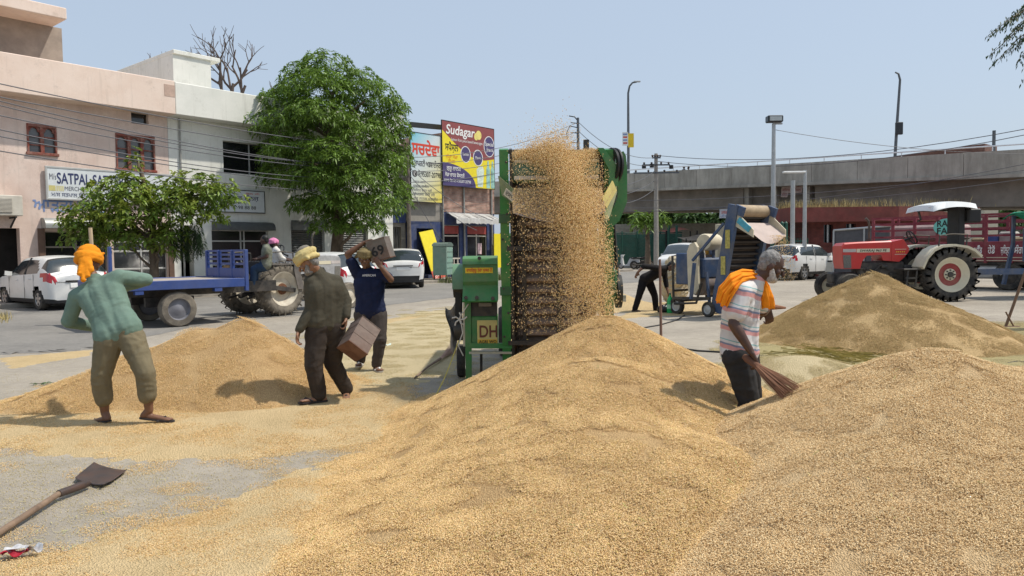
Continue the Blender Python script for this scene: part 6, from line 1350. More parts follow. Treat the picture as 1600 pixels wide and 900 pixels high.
def car(label, loc, rz, spec, group='white cars standing around the yard'):
    """loft: top line, belt line, half widths; faces of the fine grid are sorted into body, glass, lamps. x forward, front at +L/2"""
    o = thing('parked_car', label, 'car', loc, rz, group); Lh = spec['L'] / 2; top = smooth_poly(spec['top'], 0); W = spec['W'] / 2; belt = spec['belt']; zb = spec['zb']; NX, NV = 110, 44
    def plan(x): return W * (1 - .10 * max(0, abs(x) / Lh - .72) ** 1.5 * 6.0 - (.16 * max(0, (abs(x) / Lh - .93) / .07) ** 2))
    def pt(i, j):
        x = -Lh + 2 * Lh * i / NX; v = j / NV * 2 - 1; s = -1 if v < 0 else 1; v = abs(v); zt = top(x); w = plan(x); zbl = min(belt(x), zt - .02)
        # v: 0 centre of the roof, .45 roof edge, .7 belt, 1 sill
        if v < .42:
            q = v / .42; wr = w * spec['roofw'] if zt > zbl + .2 else w * .93; wr = w * (.93 + (spec['roofw'] - .93) * min(1, max(0, (zt - zbl) / .42)))
            y = wr * q; z = zt - .045 * q ** 3 - .02 * q
        elif v < .68:
            q = (v - .42) / .26; wr = w * (.93 + (spec['roofw'] - .93) * min(1, max(0, (zt - zbl) / .42))); y = wr + (w * .985 - wr) * q; z = (zt - .065) + (zbl - (zt - .065)) * q; y += .02 * sin(pi * q) * w
        else:
            q = (v - .68) / .32; z = zbl + (zb - zbl) * q; y = w * (.985 + .03 * sin(pi * min(1, q * 1.4)) - .06 * max(0, q - .75) / .25)
        xx = x
        if i == 0: xx += 0
        return Vector((xx, s * y, z))
    P = [[pt(i, j) for j in range(NV + 1)] for i in range(NX + 1)]
    parts = {}
    def addf(key, a): parts.setdefault(key, MB()).add(a, [(0, 1, 2, 3)])
    axf, axr, wr = spec['axf'], spec['axr'], spec['R'] * 1.16
    sw = spec['side']
    def inpoly(x, z, poly):
        c = False
        for k in range(len(poly)):
            (x1, z1), (x2, z2) = poly[k], poly[(k + 1) % len(poly)]
            if (z1 > z) != (z2 > z) and x < (x2 - x1) * (z - z1) / (z2 - z1) + x1: c = not c
        return c
    for i in range(NX):
        for j in range(NV):
            a = [P[i][j], P[i][j + 1], P[i + 1][j + 1], P[i + 1][j]]; c = sum(a, Vector()) / 4; v = abs((j + .5) / NV * 2 - 1); key = 'body'
            if v > .60 and any(math.hypot(c.x - ax, c.z - spec['R']) < wr for ax in (axf, axr)): continue
            if v < .69 and spec['rear'][0] < c.x < spec['rear'][1] and v < .60: key = 'rear_window'
            elif v < .69 and spec['wind'][0] < c.x < spec['wind'][1] and v < .60: key = 'windscreen'
            elif .40 < v < .70 and any(inpoly(c.x, c.z, p) for p in sw): key = ('side_window', j > NV / 2, [inpoly(c.x, c.z, p) for p in sw].index(True))
            elif v >= .42 and any(inpoly(c.x, c.z, p) for p in spec['tail']): key = ('tail_lamp', j > NV / 2)
            elif v >= .42 and any(inpoly(c.x, c.z, p) for p in spec['head']): key = ('headlamp', j > NV / 2)
            elif c.z < spec['zb'] + spec.get('clad', .07): key = 'sill_trim'
            addf(key, a)
    # closed ends
    for i, sgn in ((0, -1), (NX, 1)):
        r = P[i]
        for j in range(NV // 2):
            a = [r[j], r[j + 1], r[NV - j - 1], r[NV - j]]; c = sum(a, Vector()) / 4
            key = 'body' if c.z > spec['zb'] + spec.get('bumper', .12) else 'sill_trim'
            addf(key, a)
    MM = {'body': spec.get('paint', CARW), 'rear_window': CARG, 'windscreen': CARG, 'side_window': CARG, 'tail_lamp': TAIL, 'headlamp': LAMPC, 'sill_trim': TRIM}
    for k, mb in parts.items():
        k = k if isinstance(k, str) else k[0]
        me = mb.mesh(k, MM[k]); bm = bmesh.new(); bm.from_mesh(me); bmesh.ops.remove_doubles(bm, verts=bm.verts, dist=.0005); bmesh.ops.recalc_face_normals(bm, faces=bm.faces); bm.to_mesh(me); bm.free()
        me.polygons.foreach_set('use_smooth', [True] * len(me.polygons))
        try: me.set_sharp_from_angle(angle=radians(50))
        except Exception: pass
        link(k, me, o)
    for ax in (axf, axr):
        for s in (-1, 1):
            y = s * (W - .11); q = MB(); q.lathe([(wr, -.12), (wr, .12)], 20, Matrix.Translation((ax, s * (W - .16), spec['R'])) @ Matrix.Rotation(pi / 2, 4, 'Z')); 
            q = MB(); q.lathe([(wr * 1.0, -.17), (wr * 1.0, .17), (wr * .5, .17)] if s < 0 else [(wr * .5, -.17), (wr * 1.0, -.17), (wr * 1.0, .17)], 20, Matrix.Translation((ax, s * (W - .2), spec['R'])) @ Matrix.Rotation(pi / 2, 4, 'Z'))
            t = simple_wheel(o, ax, y, spec['R'], spec['R'], .19, RUBBER, TRIM, axis='y')
            M = Matrix.Translation((ax, y + s * .075, spec['R'])); q = MB()
            for k in range(5): an = 2 * pi * k / 5 + .3; q.bar((0, 0, 0), (spec['R'] * .58 * cos(an), 0, spec['R'] * .58 * sin(an)), .07, .03, M=M, up=(0, 1, 0))
            n = 22; q.tube([M @ Vector((spec['R'] * .6 * cos(2 * pi * k / n), 0, spec['R'] * .6 * sin(2 * pi * k / n))) for k in range(n + 1)], .018, 6); q.build('spokes', ALLOY, t)
    q = MB(); q.box(-Lh + .2, Lh - .2, -W + .18, W - .18, spec['zb'] - .02, spec['zb'] + .35); q.build('underbody', UNDER, o)
    for s in (-1, 1):
        q = MB(); mx = spec['mirror']; q.add([(mx + a, s * (W + b), belt(mx) + c) for a, b, c in ((-.05, -.03, .0), (.1, -.03, .02), (.08, .14, .02), (-.05, .16, .02), (-.05, -.03, .12), (.08, -.03, .12), (.05, .13, .15), (-.05, .15, .15))], [(0, 3, 2, 1), (4, 5, 6, 7), (0, 1, 5, 4), (1, 2, 6, 5), (2, 3, 7, 6), (3, 0, 4, 7)]); q.build('mirror', spec.get('paint', CARW), o)
        for hx in spec['handles']: q = MB(); q.box(hx - .09, hx + .09, s * (W - .005) - .015, s * (W - .005) + .03 * s + .0, belt(hx) - .16, belt(hx) - .12, bev=.01); q.build('handle', spec.get('paint', CARW), o)
        for px_ in spec['posts']: q = MB(); z0, z1 = belt(px_), top(px_) - .07; y0, y1 = W * .985 + .006, W * spec['roofw'] + .008; q.bar((px_, s * y0, z0), (px_ - .02, s * y1, z1), .075, .03, up=(0, 1, 0)); q.build('pillar', TRIM, o)
        for gx in spec['gaps']: q = MB(); q.box(gx - .006, gx + .006, s * (W * 1.012) - .004, s * (W * 1.012) + .004, spec['zb'] + .1, belt(gx) - .02); q.build('door_gap', TRIM, o)
    q = MB(); q.box(-Lh - .025, -Lh + .03, -.27, .27, spec['plate'], spec['plate'] + .13, bev=.006); q.build('number_plate', WHI, o)
    q = MB(); q.box(-Lh - .035, -Lh - .0, -W * .45, W * .45, spec['plate'] + .17, spec['plate'] + .21, bev=.006); q.build('boot_strip', ALLOY if spec.get('chrome') else TRIM, o)
    q = MB(); q.bar((-Lh + .17, -.1, spec['rear_wz'] - .0), (-Lh + .22, .25, spec['rear_wz'] + .03), .02); q.build('rear_wiper', TRIM, o)
    return o
HATCH = dict(L=3.85, W=1.70, zb=.20, R=.30, roofw=.74, paint=CARW,
    top=[(-1.925, .82), (-1.90, .98), (-1.82, 1.05), (-1.62, 1.33), (-1.42, 1.47), (-.9, 1.525), (-.2, 1.53), (.3, 1.46), (.75, 1.20), (1.02, 1.03), (1.5, .95), (1.82, .82), (1.925, .62)],
    belt=lambda x: .98 - .045 * x - (.22 * max(0, x - 1.3)), axf=1.22, axr=-1.21,
    side=[[(-1.35, 1.10), (-.95, 1.40), (-.42, 1.43), (-.42, 1.0), (-1.2, 1.05)], [(-.34, 1.0), (-.34, 1.43), (.2, 1.40), (.72, 1.05), (.74, .97)]],
    rear=(-1.80, -1.40), wind=(.28, .98), tail=[[(-1.95, .78), (-1.95, 1.02), (-1.78, 1.02), (-1.42, .99), (-1.6, .86), (-1.74, .78)]], head=[[(1.3, .78), (1.93, .60), (1.93, .78), (1.6, .9)]],
    mirror=.62, handles=(-.75, .15), posts=(-.38,), gaps=(-.38, .72, -1.02), plate=.62, rear_wz=1.08)
SUV = dict(HATCH, L=4.25, W=1.78, zb=.25, R=.34, roofw=.80, clad=.14, bumper=.3,
    top=[(-2.125, .90), (-2.10, 1.06), (-2.02, 1.14), (-1.85, 1.42), (-1.68, 1.57), (-1.1, 1.63), (-.2, 1.64), (.35, 1.57), (.85, 1.28), (1.10, 1.14), (1.7, 1.06), (2.04, .93), (2.125, .72)],
    belt=lambda x: 1.08 - .03 * x - .15 * max(0, x - 1.5), axf=1.32, axr=-1.28,
    side=[[(-1.7, 1.18), (-1.45, 1.48), (-.45, 1.52), (-.45, 1.10), (-1.5, 1.12)], [(-.36, 1.1), (-.36, 1.52), (.3, 1.50), (.85, 1.14), (.88, 1.06)]],
    rear=(-2.0, -1.66), wind=(.34, 1.06), tail=[[(-2.15, .92), (-2.15, 1.08), (-1.7, 1.06), (-1.75, .95)]], head=[[(1.5, .88), (2.13, .74), (2.13, .9), (1.8, 1.0)]], mirror=.72, handles=(-.8, .2), posts=(-.4,), gaps=(-.4, .85, -1.2), plate=.74, rear_wz=1.17)
VAN = dict(SUV, W=1.72, roofw=.84, top=[(-2.125, 1.0), (-2.1, 1.35), (-2.02, 1.6), (-1.85, 1.74), (-1.1, 1.79), (-.2, 1.79), (.5, 1.70), (1.0, 1.42), (1.35, 1.17), (1.75, 1.08), (2.04, .93), (2.125, .72)], wind=(.45, 1.3), rear=(-2.1, -1.98))
# white hatchback, nose to the shops, at the left edge
gpw = gp(62, 485); hz0 = atan2(.60, -.80)
hd = Vector((cos(hz0), sin(hz0), 0)); lf = Vector((-hd.y, hd.x, 0)); hc = gpw - hd * (-1.21) - lf * (.80)
car('white hatchback with red tail lamps parked nose to the pink building', (hc.x, hc.y, .006), hz0, HATCH)
car('white car mostly hidden behind the dark shirted man and the mud caked tractor', (at(500, 420, 24.5).x, 24.5, .006), radians(146), HATCH)
pS = gp(618, 451); car('white tall car seen from behind on the road before the big tree', (pS.x - .05, pS.y + 1.9, .006), radians(101), SUV)
pR = gp(1228, 433); car('white tall car standing in front of the red brick building', (pR.x + .0, 36.2 - 1.5, .006), radians(38), SUV)
pV = at(1073, 420, 40.0); car('white van half hidden behind the blue machine', (pV.x, 41, .006), radians(-118), VAN)
# car roof and two riders passing on the flyover
pp_, t = on_fly(1395, 236, 3.2); co_ = car('white car driving on the flyover near the tilted lamp post', (pp_.x, pp_.y, ztop(t) - 1.62), atan2(FDX.y, FDX.x), HATCH)
# ---- tractors
def big_tyre(parent, x, y, R, w, m, rim_m, disc_m, hub_m, side=1, lugs=22):
    """rear tractor wheel with chevron lugs, axle along y"""
    M = Matrix.Translation((x, y, R)) @ Matrix.Rotation(pi / 2, 4, 'Z'); q = MB(); r0 = R * .62
    q.lathe([(r0, -w * .42), (R * .72, -w * .5), (R * .88, -w * .52), (R * .95, -w * .42), (R * .955, 0), (R * .95, w * .42), (R * .88, w * .52), (R * .72, w * .5), (r0, w * .42)], 40, M, closed=True)
    t = q.build('wheel', m, parent, smooth=50)
    for s in (-1, 1):
        for k in range(lugs):
            a = 2 * pi * (k + (.5 if s > 0 else 0)) / lugs; vs = []
            for (yy, da) in ((0.0, .0), (s * w * .54, .17)):
                for dr in (-.02, .045 * R / .73):
                    for dd in (-.028, .028): rr = R * .955 + dr - (.075 if (abs(yy) > .1 and dr < 0) else 0); an = a + da + dd; vs.append((yy, rr * cos(an), rr * sin(an)))
            vs.append((s * w * .54, R * .80 * cos(a + .19), R * .80 * sin(a + .19))); vs.append((s * w * .54, R * .80 * cos(a + .24), R * .80 * sin(a + .24)))
            l_ = MB(); l_.add(vs, [(0, 1, 3, 2), (2, 3, 7, 6), (0, 4, 5, 1), (6, 7, 9), (6, 9, 8), (4, 6, 8), (5, 9, 7), (4, 5, 7, 6)], M); l_.build('lug', m, t)
    q = MB(); q.lathe([(R * .42, -w * .2), (R * .50, -w * .24), (R * .60, -w * .44), (R * .645, -w * .46), (R * .645, w * .46), (R * .60, w * .44), (R * .50, w * .24), (R * .42, w * .2)], 36, M, closed=True); q.build('rim', rim_m, t, smooth=35)
    q = MB(); q.lathe([(R * .02, -.05), (R * .44, -.07), (R * .44, .07), (R * .02, .05)], 30, M); q.build('wheel_disc', disc_m, t, smooth=35)
    o_ = side * .09; q = MB(); q.lathe([(.02, o_ - side * .05), (R * .22, o_ - side * .05), (R * .22, o_), (R * .02, o_ + side * .01)], 24, M); q.build('hub', hub_m, t, smooth=35)
    q = MB(); q.lathe([(R * .11, o_ - .02), (R * .10, o_ + side * .05)], 14, M); q.build('hub_cap', STEELD, t)
    for k in range(8): a = 2 * pi * k / 8; q = MB(); q.lathe([(.022, o_ - .02), (.022, o_ + side * .025)], 6, M @ Matrix.Translation((0, R * .165 * cos(a), R * .165 * sin(a)))); q.build('wheel_nut', STEELD, t)
    return t
REDP = mat('tractor_red', (.52, .022, .018), rough=.32, var=.10, scale=2, dirt=(.35, .2, .15), dirt_amt=.22, spec=.5)
IVORY = mat('tractor_ivory', (.66, .60, .44), rough=.45, var=.08, dirt=(.4, .34, .25), dirt_amt=.35)
ENG = mat('engine_grey', (.045, .043, .042), rough=.6, metal=.3, var=.35, scale=6, dirt=(.16, .13, .1), dirt_amt=.5, dirt_scale=3)
def tractor(name, label, loc, rz, hood_m, fender_m, rim_m, disc_m, tyre_m, R=.73, canopy=False, fender_flat=False):
    """x forward; rear axle at x = 0"""
    o = thing(name, label, 'tractor', loc, rz)
    for s in (-1, 1): big_tyre(o, 0, s * .74, R, .42, tyre_m, rim_m, disc_m, rim_m, s)
    for s in (-1, 1):
        t = simple_wheel(o, 2.62, s * .66, .39, .39, .2, tyre_m, rim_m, axis='y')
        for k in (-.05, .05): q = MB(); q.lathe([(.385, k - .012), (.402, k - .012), (.402, k + .012), (.385, k + .012)], 26, Matrix.Translation((2.62, s * .66, .39)) @ Matrix.Rotation(pi / 2, 4, 'Z'), closed=True); q.build('tread_rib', tyre_m, t)
    q = MB(); q.box(2.5, 2.74, -.6, .6, .36, .48, bev=.03); q.build('front_axle', ENG, o)
    q = MB(); q.lathe([(.05, -.66), (.16, -.5), (.2, -.2), (.24, 0), (.2, .2), (.16, .5), (.05, .66)], 18, Matrix.Translation((0, 0, R)) @ Matrix.Rotation(pi / 2, 4, 'Z')); q.box(-.35, .9, -.25, .25, .5, .98, bev=.06); q.build('gearbox', ENG, o)
    q = MB(); q.box(.9, 2.2, -.23, .23, .48, 1.1, bev=.05); q.box(2.2, 2.9, -.2, .2, .5, .8, bev=.04); q.build('engine', ENG, o)
    for k, (x, y, z, r, l) in enumerate(((1.5, .24, .95, .07, .16), (1.75, .24, .75, .09, .1), (1.25, .24, .7, .08, .2), (2.05, .22, .9, .05, .2))):
        for s in (-1, 1): q = MB(); q.lathe([(r * .5, -l / 2), (r, -l / 2), (r, l / 2), (r * .5, l / 2)], 12, Matrix.Translation((x, s * y, z))); q.build('engine_part', ENG if k % 2 else STEELD, o)
    q = MB(); q.tube([(1.35, .27, .85), (1.6, .3, 1.0), (1.9, .27, .7), (2.1, .25, .95)], .018, 6); q.tube([(1.35, -.27, .85), (1.6, -.3, 1.0), (1.9, -.27, .7), (2.1, -.25, .95)], .018, 6); q.build('fuel_pipe', STEELD, o)
    HM = Matrix.Translation((.83, 0, 0)) @ Matrix.Diagonal((.877, 1, 1, 1)) @ Matrix.Translation((-.97, 0, 0))
    prof = [(1.52, 1.10), (1.78, 1.12), (1.84, 1.28), (2.30, 1.26), (2.44, 1.10), (2.50, .90), (3.02, .90), (3.06, 1.10), (3.08, 1.50), (3.0, 1.575), (2.6, 1.60), (1.52, 1.63)]
    q = MB(); n = len(prof); vs = []
    for y, k in ((-.30, 0), (-.26, 1), (.26, 1), (.30, 0)):
        for x, z in prof: vs.append((x, y, z + (.035 if (k and z > 1.45) else 0)))
    fs = [tuple(range(n)), tuple(range(4 * n - 1, 3 * n - 1, -1))]
    for r in range(3):
        for i in range(n): j = (i + 1) % n; fs.append((r * n + i, (r + 1) * n + i, (r + 1) * n + j, r * n + j))
    q.add(vs, fs, HM); q.build('hood', hood_m, o, smooth=30)
    cow = [(1.515, 1.10), (1.28, 1.08), (1.12, 1.20), (.98, 1.36), (.97, 1.45), (1.15, 1.70), (1.515, 1.635)]
    q = MB(); q.prism(cow, -.305, .305, M=HM, axis='y'); q.build('dash_cowl', hood_m, o)
    for s in (-1, 1):
        y = s * .304; q = MB(); q.add([(2.78, y, .92), (3.02, y, .92), (3.05, y, 1.28), (2.80, y, 1.28), (2.78, y + s * .004, .92), (3.02, y + s * .004, .92), (3.05, y + s * .004, 1.28), (2.80, y + s * .004, 1.28)], [(0, 1, 2, 3), (4, 7, 6, 5), (0, 3, 7, 4), (1, 5, 6, 2), (0, 4, 5, 1), (3, 2, 6, 7)], HM); q.build('side_grille', mat('grille_mesh_grey', (.16, .15, .13), var=.3, scale=30), o)
        q = MB(); q.box(1.58, 2.62, y - .004, y + .004, 1.35, 1.45, HM); q.build('stripe', IVORY, o); q = MB(); q.box(2.64, 3.05, y - .004, y + .004, 1.36, 1.45, HM); q.build('stripe', mat('stripe_grey', (.5, .45, .42)), o)
        for z in (1.28, 1.42): q = MB(); q.box(1.06, 1.42, y - .006, y + .006, z, z + .012, HM); q.build('dash_line', IVORY, o)
        for k in range(5): q = MB(); q.prism([(1.12 + .06 * k + .022 * cos(a + (0 if i % 2 else 0)) * (1 if i % 2 == 0 else .45), 1.355 + .022 * sin(a) * (1 if i % 2 == 0 else .45)) for i, a in enumerate([2 * pi * j / 10 + pi / 2 for j in range(10)])], y - .006, y + .006, M=HM, axis='y'); q.build('star_mark', YEL, o)
    q = MB(); q.tube([(2.0, -.12, 1.6), (2.0, -.12, 1.72)], .07, 10, HM); q.tube([(2.0, -.12, 1.72), (2.0, -.12, 2.12), (2.03, -.12, 2.22), (2.12, -.12, 2.3)], .035, 10, HM); q.build('exhaust', STEELD, o)
    q = MB(); q.tube([(.98, 0, 1.6), (.62, 0, 1.74)], .025, 6); c = Vector((.6, 0, 1.75)); n_ = 20; ax = Vector((-.45, 0, .25)).normalized(); u = Vector((.5, 0, .86)); u = (u - ax * u.dot(ax)).normalized(); v = Vector((0, 1, 0))
    q.tube([c + u * .2 * cos(2 * pi * k / n_) + v * .2 * sin(2 * pi * k / n_) for k in range(n_ + 1)], .018, 6); q.bar(c - u * .19, c + u * .19, .02); q.bar(c - v * .19, c + v * .19, .02); q.build('steering_wheel', BLK, o)
    q = MB(); q.box(-.2, .2, -.23, .23, 1.05, 1.16, bev=.03); q.box(-.28, -.18, -.23, .23, 1.12, 1.5, bev=.03); q.build('seat', BLK, o)
    for s in (-1, 1):
        y0, y1 = s * .42, s * .98
        if fender_flat:
            pr_ = [(.62, .78), (.50, 1.28), (.34, 1.42), (-.42, 1.42), (-.42, 1.38), (.32, 1.38), (.46, 1.26), (.58, .78)]
            q = MB(); q.prism(pr_, min(y0, y1), max(y0, y1), axis='y'); q.build('mudguard', fender_m, o)
            q = MB(); q.prism([(.6, .7), (.48, 1.36), (.3, 1.39), (.30, 1.2), (.42, .7)], s * .985 - .01, s * .985 + .01, axis='y'); q.build('mudguard_flap', fender_m, o)
        else:
            aa = [(.82, .95), (.70, 1.22), (.52, 1.42), (.30, 1.52), (-.05, 1.55), (-.38, 1.50), (-.6, 1.40), (-.78, 1.24)]; inn = [(x * .955, z - .06) for x, z in aa][::-1]
            q = MB(); q.prism(aa + inn, min(y0, y1), max(y0, y1), axis='y'); q.build('mudguard', fender_m, o, smooth=30)
        q = MB(); zr = 1.5 if not fender_flat else 1.42; q.tube([(-.38, s * .9, zr), (-.4, s * .9, zr + .30), (.0, s * .9, zr + .32), (.34, s * .9, zr + .28), (.36, s * .9, zr)], .02, 6); q.build('grab_rail', STEELD, o)
        q = MB(); q.box(.62, 1.25, s * .3 - .0 if s > 0 else -.85, .85 if s > 0 else -.3, .86, .9, bev=.01); q.build('footboard', STEELD, o)
        q = MB()
        for x in (.88, 1.12): q.bar((x, s * .8, .88), (x + .06, s * .84, .42), .04)
        for z in (.45, .65): q.bar((.92, s * .83, z), (1.2, s * .83, z), .05)
        q.build('step_ladder', STEELD, o)
    q = MB(); q.bar((-.3, 0, .7), (-.75, 0, .55), .12); q.bar((-.2, -.4, .62), (-.8, -.4, .5), .05); q.bar((-.2, .4, .62), (-.8, .4, .5), .05); q.build('hitch', ENG, o)
    if canopy:
        q = MB()
        def cf(u, v): x = -.82 + 1.25 * u; y = (v - .5) * 1.5; ed = max(abs(u - .5) * 2, abs(v - .5) * 2); return (x, y, 2.58 + .10 * (1 - ((u - .45) * 2) ** 2) + .05 * (1 - ((v - .5) * 2) ** 2) - .13 * max(0, ed - .9) / .1)
        q.grid(cf, 20, 16); q.build('canopy', mat('canopy_white', (.72, .74, .74), rough=.35, var=.05, dirt=(.4, .4, .38), dirt_amt=.3), o, smooth=50)
        q = MB()
        def cf2(u, v): x, y, z = cf(.03 + .94 * u, .03 + .94 * v); return (x, y, min(z, 2.62) - .045)
        q.grid(cf2, 10, 8); q.build('canopy_lining', TRIM, o)
        q = MB(); q.box(-.72, -.54, -.28, .28, 1.35, 2.58, bev=.02); q.build('canopy_post', TRIM, o)
        q = MB(); q.box(-1.1, -.72, -.4, .4, 2.13, 2.52, bev=.04); q.build('loudspeaker', TRIM, o); q = MB(); q.lathe([(.17, -.02), (.19, 0), (.12, .02), (.03, -.01)], 18, Matrix.Translation((-.9, -.405, 2.33)) @ Matrix.Rotation(-pi / 2, 4, 'Z')); q.build('speaker_cone', STEELD, o)
        for s in (-1, 1): q = MB(); q.box(.3, .4, s * .5 - .07, s * .5 + .07, 2.46, 2.58, bev=.02); q.build('work_lamp', LAMPC, o)
        q = MB(); q.bar((-.6, -.3, 2.5), (.3, -.3, 2.5), .04); q.tube([(.26, -.3, 2.5), (.2, -.28, 2.25), (.3, -.26, 2.2)], .03, 6); q.build('canopy_bracket', STEELD, o)
    return o
pt_ = gp(1481, 471); rt = tractor('tractor', 'red tractor with white canopy standing behind the dull grain heap', (pt_.x, pt_.y + .75, 0), pi, REDP, IVORY, IVORY, mat('wheel_red', (.28, .03, .03), rough=.5, var=.2, dirt=(.3, .2, .15), dirt_amt=.4), RUBBER, .73, True)
for s in (-1, 1):
    ax_ = Vector((-1, 0, 0)) if s > 0 else Vector((1, 0, 0)); st_ = (2.19, .3085, 1.37) if s > 0 else (1.45, -.3085, 1.37)
    text('SWARAJ 963 FE', BLK, rt, frame(st_, ax_, (0, 0, 1)), .06, .74, bold=.02, shear=.15)
pl_ = at(437, 450, 18.0); tz = radians(43); tzt = radians(57); td = Vector((cos(tz), sin(tz), 0)); tl = Vector((-td.y, td.x, 0))
pc = Vector((pl_.x, 18.0, 0)) + Vector((-sin(tzt), cos(tzt), 0)) * .66
lt_ = tractor('tractor', 'mud caked tractor with dark mudguards pulling the blue flatbed trailer', (pc.x, pc.y, 0), tzt, mat('faded_grey_hood', (.34, .34, .34), rough=.6, var=.3), mat('mudguard_grey', (.10, .095, .09), rough=.6, var=.25, dirt=(.25, .2, .16), dirt_amt=.4), mat('rim_cream', (.55, .50, .40), rough=.6, var=.15, dirt=(.3, .2, .12), dirt_amt=.4, dirt_scale=4), MATS['rim_cream'], MUDTYRE, .73, False, True); lt_.scale = (.9, .9, .9)
for s in (-1, 1): q = MB(); q.box(-.43, -.41, s * .7 - .07, s * .7 + .07, 1.28, 1.36); q.build('tail_lamp', TAIL, lt_)
q = MB(); q.lathe([(.03, -.03), (.15, -.02), (.16, .02), (.03, .04)], 14, Matrix.Translation((0, -.74 - .1, .73)) @ Matrix.Rotation(pi / 2, 4, 'Z')); q.build('rusty_hub', mat('rust', (.16, .07, .035), rough=.9, var=.3), lt_)
# ---- flatbed trailer behind it
TRB = mat('trailer_blue', (.03, .065, .235), rough=.45, var=.15, scale=3, dirt=(.16, .17, .22), dirt_amt=.3)
cN = at(384, 450, 16.4); cN.z = 0; LT = 2.78; WT = 2.3
tr_o = cN + tl * (WT / 2); tr_ = thing('flatbed_trailer', 'blue flatbed trailer with front rack and empty pale deck', 'trailer', (tr_o.x, tr_o.y, 0), tz)
z0 = .80
q = MB(); q.box(-LT + .03, -.03, -WT / 2 + .06, WT / 2 - .06, z0 + .10, z0 + .17); q.build('deck', mat('deck_boards', (.38, .33, .28), rough=.9, var=.2, scale=4, dirt=(.2, .17, .14), dirt_amt=.4), tr_)
for s in (-1, 1): q = MB(); q.box(-LT, 0, s * (WT / 2 - .03) - .03, s * (WT / 2 - .03) + .03, z0, z0 + .19, bev=.008); q.build('side_beam', TRB, tr_)
for x in (-LT, 0): q = MB(); q.box(x - .03, x + .03, -WT / 2 + .061, WT / 2 - .061, z0 + .005, z0 + .185, bev=.008); q.build('end_beam', TRB, tr_)
for s in (-.5, .5): q = MB(); q.box(-LT + .1, 1.0, s - .05, s + .05, z0 - .16, z0 + .09); q.build('chassis_beam', ENG, tr_)
q = MB(); q.bar((.9, -.5, z0 - .08), (2.0, 0, .55), .1); q.bar((.9, .5, z0 - .08), (2.0, 0, .55), .1); q.build('drawbar', ENG, tr_)
for x in (-2.2, -.6): q = MB(); q.box(x - .08, x + .08, -WT / 2 + .01, -WT / 2 + .15, z0 - .08, z0 - .003); q.build('bracket', TRB, tr_)
q = MB(); q.box(.0, .05, -WT / 2, WT / 2, z0 + .19, z0 + .40, bev=.01); q.build('rack_panel', TRB, tr_)
for y in (-WT / 2 + .03, -WT / 6, WT / 6, WT / 2 - .03): q = MB(); q.box(-.01, .07, y - .05, y + .05, z0 - .1, z0 + .82, bev=.01); q.build('rack_post', TRB, tr_)
for z in (.50, .61, .71, .80): q = MB(); q.box(.02, .05, -WT / 2 + .08, WT / 2 - .08, z0 + z - .025, z0 + z + .025); q.build('rack_rail', TRB, tr_)
for (x, y) in ((-LT + .06, -WT / 2 + .02), (-LT + .06, WT / 2 - .02)): q = MB(); q.box(x - .03, x + .03, y - .05, y + .05, z0 - .08, z0 + .9, bev=.008); q.build('stake', TRB, tr_)
def tr_wheel(x, y, s):
    t = simple_wheel(tr_, x, y, .375, .375, .27, MUDTYRE, mat('wheel_steel_grey', (.17, .17, .19), rough=.5, var=.2), axis='y'); q = MB(); q.lathe([(.02, -.1 * s), (.08, -.1 * s), (.1, .02 * s), (.06, .06 * s), (.01, .07 * s)], 14, Matrix.Translation((x, y, .375)) @ Matrix.Rotation(pi / 2 * 1, 4, 'Z')); q.build('hub', mat('hub_blue_grey', (.2, .22, .32), var=.2), t)
wx = -1.42
for s in (-1, 1): tr_wheel(wx, s * (WT / 2 - .18), s)
q = MB(); q.box(wx - .5, wx + .5, -.56, -.44, .42, .62); q.box(wx - .5, wx + .5, .44, .56, .42, .62); q.box(wx - .06, wx + .06, -.95, .95, .32, .44); q.build('axle', ENG, tr_)
for k, (px, py) in enumerate(((345, 440), (372, 440))):
    pk_ = fm(fac(px, py)[0], .5, .14); s_ = thing('sack', ('brown filled sack on the footpath behind the trailer rack', 'pale filled sack on the footpath behind the trailer rack')[k], 'sack', pk_, F_RZ); q = MB(); q.lathe([(.02, -.02), (.3, 0), (.36, .2), (.34, .65), (.2, .85), (.05, .95)], 14, Matrix.Rotation(-pi / 2, 4, 'Y')); q.build('cloth', mat('sack_%d' % k, ((.32, .2, .1), (.5, .42, .33))[k], var=.25, rough=.95), s_, smooth=60)
# ---- long maroon stake-sided lorry body
MRN = mat('lorry_maroon', (.19, .018, .035), rough=.5, var=.18, scale=2, dirt=(.28, .15, .13), dirt_amt=.35, dirt_scale=2)
La, Ra = at(1362, 400, 27.6), at(1668, 400, 23.0); La.z = Ra.z = 0; lv = Ra - La; LL_ = lv.length; lrz = atan2(lv.y, lv.x)
lo_ = thing('lorry', 'long maroon stake sided lorry body with white lettering behind the red tractor', 'lorry', La, lrz)
zt_l = 2.55; zp0, zp1 = .95, 1.62
for yy_, nm in ((0, 'side_board'), (2.2, 'side_board')): q = MB(); q.box(0, LL_, yy_ - .03, yy_ + .03, zp0, zp1, bev=.01); q.build(nm, MRN, lo_)
for z in (zp0 + .02, zp0 + .12): q = MB(); q.box(0, LL_, -.045, -.032, z, z + .03); q.build('painted_line', mat('lorry_line', (.5, .42, .32), var=.2), lo_)
q = MB(); q.box(0, LL_, 0.04, 2.16, zp0 - .1, zp0 + .02); q.build('floor', ENG, lo_)
nst = 9
